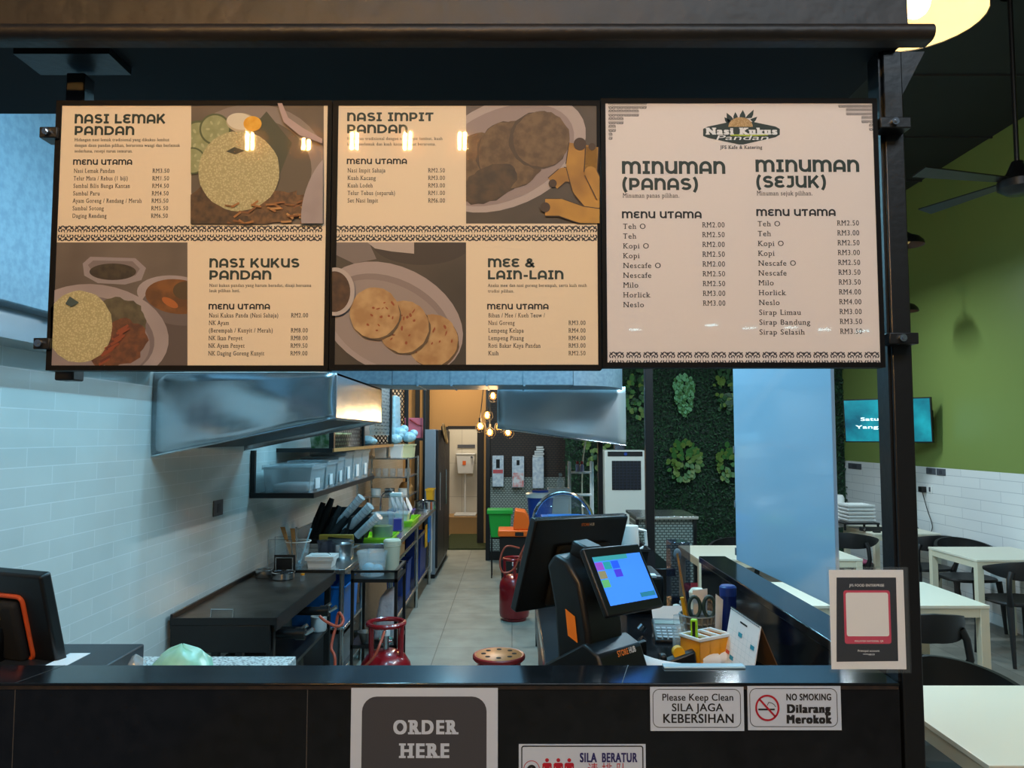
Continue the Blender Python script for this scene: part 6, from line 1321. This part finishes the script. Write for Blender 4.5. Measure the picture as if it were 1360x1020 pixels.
o = b.build('hedge_panel', None, smooth=False); tag(o, 'dark green artificial hedge covering the rear wall behind the dining tables', 'hedge', None, 'stuff')
def plant(label, u0, u1, v0, v1, n, size, cols, hang=False, D=10.02):
    a, c = P(u0, v0, D), P(u1, v1, D); cx, cz, rx, rz = (a.x + c.x) / 2, (a.z + c.z) / 2, (c.x - a.x) / 2, (a.z - c.z) / 2
    t = thing('leafy_plant', label, 'plant', (cx, Y(10.04), cz)); b = B(*cols)
    st = B(L2); st.tube([(cx, Y(10.06), cz - rz), (cx, Y(D), cz), (cx + .02, Y(10.05), cz + rz * .8)], .008, 5); st.build('stem', None, t)
    for i in range(n):
        r = math.sqrt(rnd.random()); th = rnd.uniform(0, 6.28); x = cx + rx * r * math.cos(th); z = cz + rz * r * math.sin(th)
        if hang: x = cx + (x - cx) * (.45 + .55 * (z - cz + rz) / (2 * rz))
        y = Y(D) - .10 * (1 - r) * rnd.random() - .01; an = (-PI / 2 + rnd.uniform(-.5, .5)) if hang else math.atan2(z - cz, x - cx) + rnd.uniform(-.6, .6); s = size * rnd.uniform(.7, 1.2)
        b.mi = rnd.randrange(len(cols)); dx, dz = math.cos(an), math.sin(an)
        pts = [(0, 0), (.35, .34), (.75, .30), (1, 0), (.75, -.30), (.35, -.34)]
        b.face([(x + s * (p * dx - q * dz), y - .02 * p * s / .06 + .012 * abs(q), z + s * (p * dz + q * dx)) for p, q in pts])
    b.build('leaves', None, t, smooth=False)
G1 = mat('leaf_mid', (56, 108, 48), .5); G2 = mat('leaf_olive', (92, 120, 50), .5); G3 = mat('leaf_pale', (96, 158, 108), .5); G4 = mat('leaf_deep', (30, 74, 36), .5)
plant('pale green trailing fern hanging from the top of the hedge', 891, 926, 494, 550, 230, .06, (G3, G1), True)
plant('rounded leafy plant at mid height on the hedge, left of the white screen', 889, 928, 590, 634, 90, .085, (G1, G2))
plant('olive leaf spray on the hedge beside the slim column', 834, 862, 492, 552, 80, .075, (G2, G4, G1))
plant('leafy spray on the hedge tucked by the top of the white screen', 950, 974, 492, 548, 70, .075, (G4, G2))
plant('leafy spray low on the hedge against the white screen edge', 953, 974, 592, 634, 50, .08, (G2, G1))
plant('dark leafy spray on the hedge above the air cooler', 778, 806, 560, 620, 60, .075, (G4, G2))
# air cooler
x0, x1 = P(803, 640, 9.5).x, P(857, 640, 9.5).x; ztop = Z(598, 9.5); yc = Y(9.5)
t = thing('air_cooler', 'white standing air cooler in front of the green hedge', 'air cooler', ((x0 + x1) / 2, yc, 0)); CW = mat('cooler_white', (214, 220, 214), .4)
b = B(CW); b.box(x0, x1, yc, yc + .38, .40, ztop); b.build('upper_body', None, t, bev=.015, seg=3)
b = B(CW); b.hexa([(x0 + .03, yc + .01, .08), (x1 - .03, yc + .01, .08), (x1 - .03, yc + .36, .08), (x0 + .03, yc + .36, .08), (x0 + .01, yc + .005, Z(657, 9.5)), (x1 - .01, yc + .005, Z(657, 9.5)), (x1 - .01, yc + .37, Z(657, 9.5)), (x0 + .01, yc + .37, Z(657, 9.5))]); b.build('water_tank', None, t, bev=.01)
BX('control_panel', BLK, t, x0 + .04, x1 - .03, yc - .006, yc + .01, ztop - .075, ztop - .015, .003)
b = B(BLUE); b.cyl((x0 + .26, yc - .012, ztop - .045), (x0 + .26, yc, ztop - .045), .02, n=14); b.build('dial', None, t)
za, zb = Z(651, 9.5), Z(612, 9.5)
BX('air_outlet', mat('cooler_dark', (14, 18, 28), .5), t, x0 + .09, x1 - .05, yc - .004, yc + .01, za, zb, .004)
b = B(mat('louvre_navy', (30, 38, 58), .5))
for i in range(1, 10): z = za + (zb - za) * i / 10; b.box(x0 + .095, x1 - .055, yc - .012, yc - .003, z - .003, z + .003)
for i in range(1, 8): x = x0 + .09 + (x1 - x0 - .14) * i / 8; b.box(x - .003, x + .003, yc - .014, yc - .003, za, zb)
b.build('louvre_grille', None, t)
for x in (x0 + .06, x1 - .06):
    for y in (yc + .06, yc + .32): b = B(BLKR); b.cyl((x - .015, y, .04), (x + .015, y, .04), .04, n=12); b.build('caster', None, t)
# rattan bench with steel top
x0, x1, z1 = P(845, 690, 7.6).x, P(928, 690, 7.6).x, Z(686, 7.6)
t = thing('woven_counter', 'steel topped counter with woven grey sides behind the slim column', 'counter', ((x0 + x1) / 2, Y(7.6), 0)); BX('top', STEEL, t, x0, x1, Y(7.6), Y(8.3), z1 - .03, z1, .004); BX('woven_side', PERF, t, x0 + .03, x1 - .02, Y(7.66), Y(8.25), .05, z1 - .03, 0)
for x in (x0 + .015, x1 - .03): BX('leg', BLKM, t, x - .015, x + .015, Y(7.62), Y(7.66), 0, z1 - .03, .002)

# ---------------------------------------------------------------- hanging white screen
SCRW = mat('glossy_white_acrylic', (188, 214, 236), .12, coat=.3)
xs = .95; Df, Dn = .95 * F / (975 - 680), .95 * F / (1108 - 680)
zb = Z(744, Df)
t = thing('hanging_screen', 'tall glossy white screen hanging in front of the hedge', 'screen', (xs, Y((Df + Dn) / 2), zb))
b = B(SCRW); Df, Dn = 3.3, 2.38; xn = .988; b.hexa([(xn, Y(Dn), zb), (xn + .012, Y(Dn), zb), (xs + .012, Y(Df), zb), (xs, Y(Df), zb), (xn, Y(Dn), 2.9), (xn + .012, Y(Dn), 2.9), (xs + .012, Y(Df), 2.9), (xs, Y(Df), 2.9)]); b.build('screen_sheet', None, t, bev=.002)
b = B(STEEL)
for z in (zb + .02, zb + .22, zb + .45): b.box(xs - .004, xs + .016, Y(Df) - .006, Y(Df) + .006, z, z + .03)
b.build('edge_clip', None, t)
b = B(BLKM)
for D in (Dn + .1, Df - .1): xw_ = xn + (xs - xn) * (D - Dn) / (Df - Dn) + .006; b.cyl((xw_, Y(D), 2.9), (xw_, Y(D), 4.4), .004, n=6)
b.build('hanging_wire', None, t)

# ---------------------------------------------------------------- dining tables and chairs
def make_table(label, x0, x1, D0, D1, h=.74):
    t = thing('dining_table', label, 'table', ((x0 + x1) / 2, Y((D0 + D1) / 2), 0), 'cream dining tables'); y0, y1 = Y(D0), Y(D1)
    b = B(CREAM); b.box(x0, x1, y0, y1, h - .018, h); b.build('tabletop', None, t, bev=.002)
    b = B(CREAMD); k = .05; e = .003
    b.box(x0 + .054, x1 - .054, y0 + .006, y0 + .036, h - .018 - k, h - .0185); b.box(x0 + .054, x1 - .054, y1 - .036, y1 - .006, h - .018 - k, h - .0185); b.box(x0 + .006, x0 + .036, y0 + .054, y1 - .054, h - .018 - k, h - .0185); b.box(x1 - .036, x1 - .006, y0 + .054, y1 - .054, h - .018 - k, h - .0185); b.build('apron', None, t)
    for x in (x0 + e, x1 - e - .05):
        for y in (y0 + e, y1 - e - .05): BX('leg', CREAMD, t, x, x + .05, y, y + .05, 0, h - .0185, .002)
    return t
make_table('cream table closest to the black post, at the open end of the counter', 1.39, 2.6, 2.31, 3.03)
make_table('cream table behind the closest one, seen partly below the white screen', 1.48, 2.70, 4.42, 5.12)
make_table('cream table against the right tiled wall in front of a chair', 3.59, 4.30, 6.02, 6.72)
make_table('cream table carrying the stacked white trays below the television', 3.54, 4.19, 7.60, 8.32)
make_table('cream table beyond the stone return, by the woven counter', 1.45, 2.73, 6.06, 6.80)
chair_proto = []
def chair(x, D, rz, label, m=CHAIRM):
    M = TR(x, Y(D), 0, rz)
    if not chair_proto:
        t = thing('dining_chair', label, 'chair', group='black moulded chairs at the dining tables', M=Matrix()); chair_proto.append(t)   # faces +y, back at -y
        b = B(m); n = 24; rows_ = []
        for k, (s, z) in enumerate(((.985, .430), (1.0, .442), (.97, .455), (.7, .449), (.35, .444))):
            ring = []
            for i in range(n):
                a = 2 * PI * i / n; ca, sa = math.cos(a), math.sin(a); ex = .62
                ring.append(b.bm.verts.new((s * .215 * math.copysign(abs(ca) ** ex, ca) * (1 - .08 * (sa < 0) * abs(sa)), s * .205 * math.copysign(abs(sa) ** ex, sa), z)))
            rows_.append(ring)
        for A_, C_ in zip(rows_, rows_[1:]):
            for i in range(n): b.bm.faces.new((A_[i], A_[(i + 1) % n], C_[(i + 1) % n], C_[i]))
        b.bm.faces.new(rows_[0][::-1]); b.bm.faces.new(rows_[-1]); b.build('seat', None, t)
        # wrap-round top rail: tall at the middle, tapering to forward pointing horns
        b = B(m); rows_ = []
        for i in range(25):
            f = -1 + 2 * i / 24; a = f * R(78); x_ = .255 * math.sin(a); y_ = .06 - .285 * math.cos(a); hh_ = .075 * (1 - abs(f) ** 2.2) + .016; z_ = .715 - .02 * abs(f)
            ox, oy = math.sin(a) * .012, -math.cos(a) * .012
            rows_.append([b.bm.verts.new(v) for v in ((x_ + ox, y_ + oy, z_ - hh_), (x_ + ox * 1.5, y_ + oy * 1.5, z_), (x_ + ox, y_ + oy, z_ + hh_ * .62), (x_ - ox, y_ - oy, z_ + hh_ * .62), (x_ - ox * .6, y_ - oy * .6, z_), (x_ - ox, y_ - oy, z_ - hh_))])
        for A_, C_ in zip(rows_, rows_[1:]):
            for i in range(6): b.bm.faces.new((A_[i], A_[(i + 1) % 6], C_[(i + 1) % 6], C_[i]))
        b.bm.faces.new(rows_[0][::-1]); b.bm.faces.new(rows_[-1]); b.build('backrest', None, t)
        for sx in (-1, 1):
            b = B(m); b.tube([(sx * .17, -.17, .44), (sx * .195, -.195, .53), (sx * .185, -.185, .63), (sx * .16, -.175, .68)], [.026, .019, .019, .024], 10); b.build('back_support', None, t)
            b = B(m); b.tube([(sx * .17, -.16, .437), (sx * .19, -.20, .25), (sx * .205, -.235, .0)], [.027, .02, .013], 8); b.build('leg', None, t)
            b = B(m); b.tube([(sx * .18, .165, .437), (sx * .195, .185, .25), (sx * .205, .20, .0)], [.026, .02, .013], 8); b.build('leg', None, t)
        t.matrix_world = M; return t
    o = copy_tree(chair_proto[0]); o.matrix_world = M; o['label'] = label; return o
chair(2.20, 4.30, 0, 'black chair with its curved back to us, at the second cream table')
chair(1.76, 3.10, PI, 'black chair tucked under the closest cream table, facing us')
chair(3.86, 5.98, .05, 'black chair with its back to us at the table by the right wall')
chair(4.03, 6.92, PI, 'black chair behind the table by the right wall, facing us')
chair(3.30, 7.62, -.5, 'black chair beside the table with the white trays, near the screen')
chair(3.95, 7.46, .1, 'black chair before the tray table, mostly behind the post')
chair(2.0, 6.9, PI - .2, 'black chair behind the cream table by the woven counter')
b = B(mat('crimson_fabric', (150, 30, 60), .7)); q = P(940, 765, 6.4); t = thing('red_stool', 'small crimson topped stool under the far cream table', 'stool', (q.x, Y(6.4), 0)); b.box(q.x - .16, q.x + .10, Y(6.3), Y(6.6), .40, .46); b.build('seat', None, t, bev=.02)
for x in (q.x - .13, q.x + .07):
    for y in (Y(6.33), Y(6.57)): BX('leg', BLKM, t, x - .012, x + .012, y - .012, y + .012, 0, .40, .001)
tag(BX('seat_pad', mat('rose_fabric', (150, 70, 96), .7), None, 3.14, 3.46, Y(7.48), Y(7.78), .458, .492, .015), 'dusty pink pad on the chair beside the tray table', 'cushion')
# trays and gear on the far table
q = P(1140, 685, 7.9); tz_ = .74
t = thing('tray_stand', 'low dark metal stand under the white trays', 'stand', (q.x, Y(7.9), tz_)); x0, x1 = P(1116, 680, 7.95).x, P(1162, 680, 7.95).x
b = B(BLKM); b.box(x0, x1, Y(7.85), Y(8.2), tz_ + .06, tz_ + .075)
for x in (x0 + .01, x1 - .01): b.box(x - .008, x + .008, Y(7.86), Y(7.88), tz_, tz_ + .06); b.box(x - .008, x + .008, Y(8.17), Y(8.19), tz_, tz_ + .06)
b.build('frame', None, t)
xa2, xb2 = P(1123, 680, 7.95).x, P(1157, 680, 7.95).x
for i in range(5): crate('white_tray', ['lowest', 'second lowest', 'middle', 'second highest', 'topmost'][i] + ' white tray of the stack on the far dining table', xa2, xb2, Y(7.88), Y(8.14), tz_ + .077 + i * .036, tz_ + .077 + i * .036 + .033, WHITE, 'tray', 'white trays stacked on the far table')
c = Vector((P(1112, 670, 8.1).x + .02, Y(8.22), tz_)); t = thing('white_canister', 'white round canister beside the stacked white trays', 'canister', c); b = B(WHITE); b.lathe([(0, 0), (.10, 0), (.10, .30), (.085, .33), (0, .33)], c, 20); b.build('body', None, t)
x0, x1 = P(1146, 700, 7.75).x, P(1178, 700, 7.75).x
t = thing('black_case', 'flat black device lying on the tray table', 'device', (x0, Y(7.75), tz_)); BX('case', BLK, t, x0, x1, Y(7.78), Y(7.84), tz_ + .001, tz_ + .04, .005); b = B(CHROME); b.cyl((x0 + .03, Y(7.776), tz_ + .022), (x0 + .03, Y(7.78), tz_ + .022), .012, n=12); b.build('knob', None, t)
tag(BX('remote_control', BLK, None, P(1161, 704, 7.66).x, P(1170, 704, 7.66).x, Y(7.66), Y(7.70), tz_ + .001, tz_ + .018, .004), 'small black remote lying near the edge of the tray table', 'remote')
# right wall plates, outlet, cable
def wplate(u0, u1, v0, v1, label, m, name='switch_plate'):
    D0_, D1_ = XR * F / (u0 - 680), XR * F / (u1 - 680); z0_, z1_ = Z(v1, (D0_ + D1_) / 2), Z(v0, (D0_ + D1_) / 2)
    t = thing(name, label, 'switch', (XR, Y(D0_), z0_)); BX('plate', m, t, XR - .008, XR, Y(D1_), Y(D0_), z0_, z1_, .002); BX('rocker', mat('switch_dark', (60, 64, 72), .5), t, XR - .011, XR - .008, (Y(D1_) * 2 + Y(D0_)) / 3, (Y(D1_) + 2 * Y(D0_)) / 3, z0_ + .015, z1_ - .015, .001)
wplate(1125, 1142, 615.5, 623, 'dark switch plate at the top of the tiles near the hedge', GREYS)
wplate(1228, 1240, 621.5, 630, 'grey switch plate at the tile top, left one of a pair', GREYS)
wplate(1241.5, 1253, 622.5, 631.5, 'grey switch plate at the tile top, right one of a pair', GREYS)
wplate(1229, 1235, 645, 655, 'white wall outlet with a black plug below the pair of switches', WHITE, 'wall_outlet')
D0_ = XR * F / (1225 - 680); z0_ = Z(650, D0_)
b = B(BLK); b.box(XR - .05, XR - .002, Y(D0_) - .03, Y(D0_) + .05, z0_ - .03, z0_ + .03); tag(b.build('power_plug', None, bev=.004), 'black power adapter plugged in beside the white outlet', 'plug')
hose('thin black cable drooping from the outlet to the table', [(XR - .03, Y(D0_), z0_ - .03), (XR - .02, Y(D0_) - .06, z0_ - .2), (XR - .02, Y(D0_) - .15, z0_ - .38), (XR - .03, Y(D0_) - .02, z0_ - .48), (XR - .1, Y(D0_) + .05, .78)], .004, BLK, 'power_cable')
# television
pr, pl = P(1237, 555, 7.75), P(1120, 561, 8.35); rv = (pr - pl); rv.z = 0; wv_ = rv.length; rv.normalize()
hv = .5; M = axes(Vector((pl.x, pl.y, (Z(533, 8.35) + Z(525, 7.75)) / 2)), rv, Vector((0, 0, 1)) + Vector((rv.y, -rv.x, 0)) * .08)
hv = Z(525, 7.75) - Z(586, 7.75)
t = thing('television', 'wall television showing a teal underwater picture with white words', 'television', M.translation)
b = B(BLK); b.box(0, wv_, 0, .045, -hv, 0, M); b.build('case', None, t, bev=.005)
TV = mat('tv_picture', (8, 70, 92), .3, emit=(6, 84, 104), estr=.9); nt = TV.node_tree; bs = nt.nodes['Principled BSDF']
tc = nt.nodes.new('ShaderNodeTexCoord'); n_ = nt.nodes.new('ShaderNodeTexNoise'); n_.inputs['Scale'].default_value = 3.2; n_.inputs['Detail'].default_value = 5; r_ = nt.nodes.new('ShaderNodeValToRGB')
r_.color_ramp.elements[0].position = .35; r_.color_ramp.elements[0].color = lin((4, 40, 58)); r_.color_ramp.elements[1].position = .7; r_.color_ramp.elements[1].color = lin((30, 170, 180))
nt.links.new(tc.outputs['Object'], n_.inputs['Vector']); nt.links.new(n_.outputs[0], r_.inputs[0]); nt.links.new(r_.outputs[0], bs.inputs['Emission Color'])
b = B(TV); b.mesh([M @ Vector(v) for v in ((.012, -.0008, -.012), (wv_ - .012, -.0008, -.012), (wv_ - .012, -.0008, -hv + .012), (.012, -.0008, -hv + .012))], [(0, 1, 2, 3)]); b.build('screen', None, t, smooth=False)
b = B(mat('tv_words', (235, 250, 250), .4, emit=(225, 245, 245), estr=.9)); up_ = M.to_3x3() @ Vector((0, 0, 1))
write(b, 'Satu pagi', M @ Vector((wv_ * .20, -.002, -hv * .50)), .034, .40, rv, up_, off=.03); write(b, 'Yang biasa', M @ Vector((wv_ * .14, -.002, -hv * .68)), .034, .50, rv, up_, off=.03); b.build('caption', None, t, smooth=False)
b = B(BLKM); q = M @ Vector((wv_ * .75, .045, -hv * .5)); b.tube([q, Vector((XR - .01, q.y + .1, q.z))], .02, 8); b.box(XR - .012, XR, q.y, q.y + .2, q.z - .1, q.z + .1); b.build('wall_mount', None, t)
# ceiling fan
hc = P(1352, 243, 4.5); t = thing('ceiling_fan', 'black ceiling fan on a long rod before the green wall', 'fan', hc)
b = B(BLKM); b.lathe([(0, -.075), (.06, -.07), (.11, -.035), (.11, .01), (.06, .06), (.03, .13), (0, .13)], hc, 24); b.build('motor_housing', None, t)
b = B(BLKM); b.cyl(hc + Vector((0, 0, .12)), (hc.x, hc.y, 4.4), .014, n=10); b.lathe([(.05, 0), (.06, .05), (0, .05)], (hc.x, hc.y, 4.35), 16); b.build('rod', None, t)
for a in (192, 108, 20, -76):
    d = Vector((math.cos(R(a)), math.sin(R(a)), 0)); s = Vector((-d.y, d.x, 0)); b = B(BLKM); q = hc + Vector((0, 0, .005))
    b.hexa([q + d * .09 - s * .03, q + d * .68 - s * .055, q + d * .68 + s * .055 + Vector((0, 0, .02)), q + d * .09 + s * .03 + Vector((0, 0, .01)), q + d * .09 - s * .03 + Vector((0, 0, .008)), q + d * .68 - s * .055 + Vector((0, 0, .008)), q + d * .68 + s * .055 + Vector((0, 0, .028)), q + d * .09 + s * .03 + Vector((0, 0, .018))]); b.build('blade', None, t)
# dome pendants
def dome(c, r, label, power, inner=None, glow=6.0):
    t = thing('dome_pendant', label, 'pendant light', c, 'dome pendant lights in the dining side'); c = Vector(c)
    b = B(BLKM); b.lathe([(r, 0), (r * .96, r * .22), (r * .7, r * .5), (r * .3, r * .66), (r * .12, r * .8), (.0, r * .8)], c, 28); b.build('shade', None, t)
    b = B(inner or mat('shade_inside', (226, 210, 170), .5)); b.lathe([(r * .985, .002), (r * .94, r * .21), (r * .68, r * .48), (0, r * .62)], c, 28); b.build('shade_lining', None, t)
    b = B(mat(f'pendant_bulb{glow}', (255, 214, 150), .5, emit=(255, 206, 130), estr=glow)); b.ball(c + Vector((0, 0, r * .28)), r * .22, 12); b.build('bulb', None, t)
    b = B(BLKM); b.cyl(c + Vector((0, 0, r * .8)), (c.x, c.y, 4.4), .006, n=6); b.build('cord', None, t)
    if power: point('dome_pendant_source', c + Vector((0, 0, r * .02)), power, (1, .78, .45), r * .2)
q = P(1216, 12, 2.9); dome((q.x, q.y, q.z - .05), .25, 'bright dome pendant glowing above the end of the shutter box', 6, None, 8)
q = P(1204, 326, 6.6); dome((q.x, q.y, q.z), .145, 'unlit looking black dome pendant just right of the post, the larger one', 0, mat('shade_brown', (90, 60, 44), .5), .15)
q = P(1201, 414, 7.4); dome((q.x, q.y, q.z), .13, 'smaller black dome pendant below the other beside the post', 0, mat('shade_brown', (90, 60, 44), .5), .15)

# ---------------------------------------------------------------- shop front behind the photographer: glass jar lamps whose light and reflection reach the boards
JAR = clear_mat('amber_jar_glass', (255, 190, 110), .15, .05)
FIL = mat('jar_filament', (255, 214, 150), .5, emit=(255, 196, 112), estr=1700)
for i, x in enumerate((-1.58, -1.24, -.95, -.63, -.30)):
    c = Vector((x, Y(-1.6), 3.45)); t = thing('jar_lamp', 'glass jar lamp in the warm row hanging in front of the boards', 'pendant light', c, 'warm jar lamps facing the boards')
    b = B(JAR); b.lathe([(.05, .16), (.055, .12), (.105, .06), (.11, -.04), (.10, -.06)], c, 22); b.build('glass_jar', None, t)
    b = B(FIL)
    for dx in (-.016, .016): b.cyl(c + Vector((dx, 0, -.03)), c + Vector((dx, 0, .07)), .008, n=8)
    b.build('filament', None, t)
    b = B(BLKM); b.cyl(c + Vector((0, 0, .07)), c + Vector((0, 0, .17)), .045, n=14); b.cyl(c + Vector((0, 0, .17)), (c.x, c.y, 4.0), .006, n=6); b.build('cap_and_cord', None, t)
DL = mat('downlight_glow', (220, 250, 255), .5, emit=(200, 245, 255), estr=14)
for i, (u, v) in enumerate(((843, 438), (945, 432), (995, 436), (1050, 435), (1095, 438), (1145, 440))):
    q = P(u, v, 12.0); c = Vector((q.x, 2 * (-.034) - q.y, q.z)); t = thing('street_downlight', 'small cool downlight in the row under the arcade behind the viewer', 'ceiling light', c, 'arcade downlights'); b = B(DL); b.lathe([(.10, 0), (.08, .06), (0, .07)], c, 16); b.build('lens', None, t); b = B(WHITE); b.lathe([(.12, .0), (.12, .09), (0, .1)], c, 16); b.build('housing', None, t)
area('arcade_fill', (.9, -2.7, 4.25), 3.0, .8, 70, (.74, .88, 1.0), (R(42), 0, 0))  # added fill without a fixture, lifts the counter front and signs
bpy.data.objects.remove(_fo)
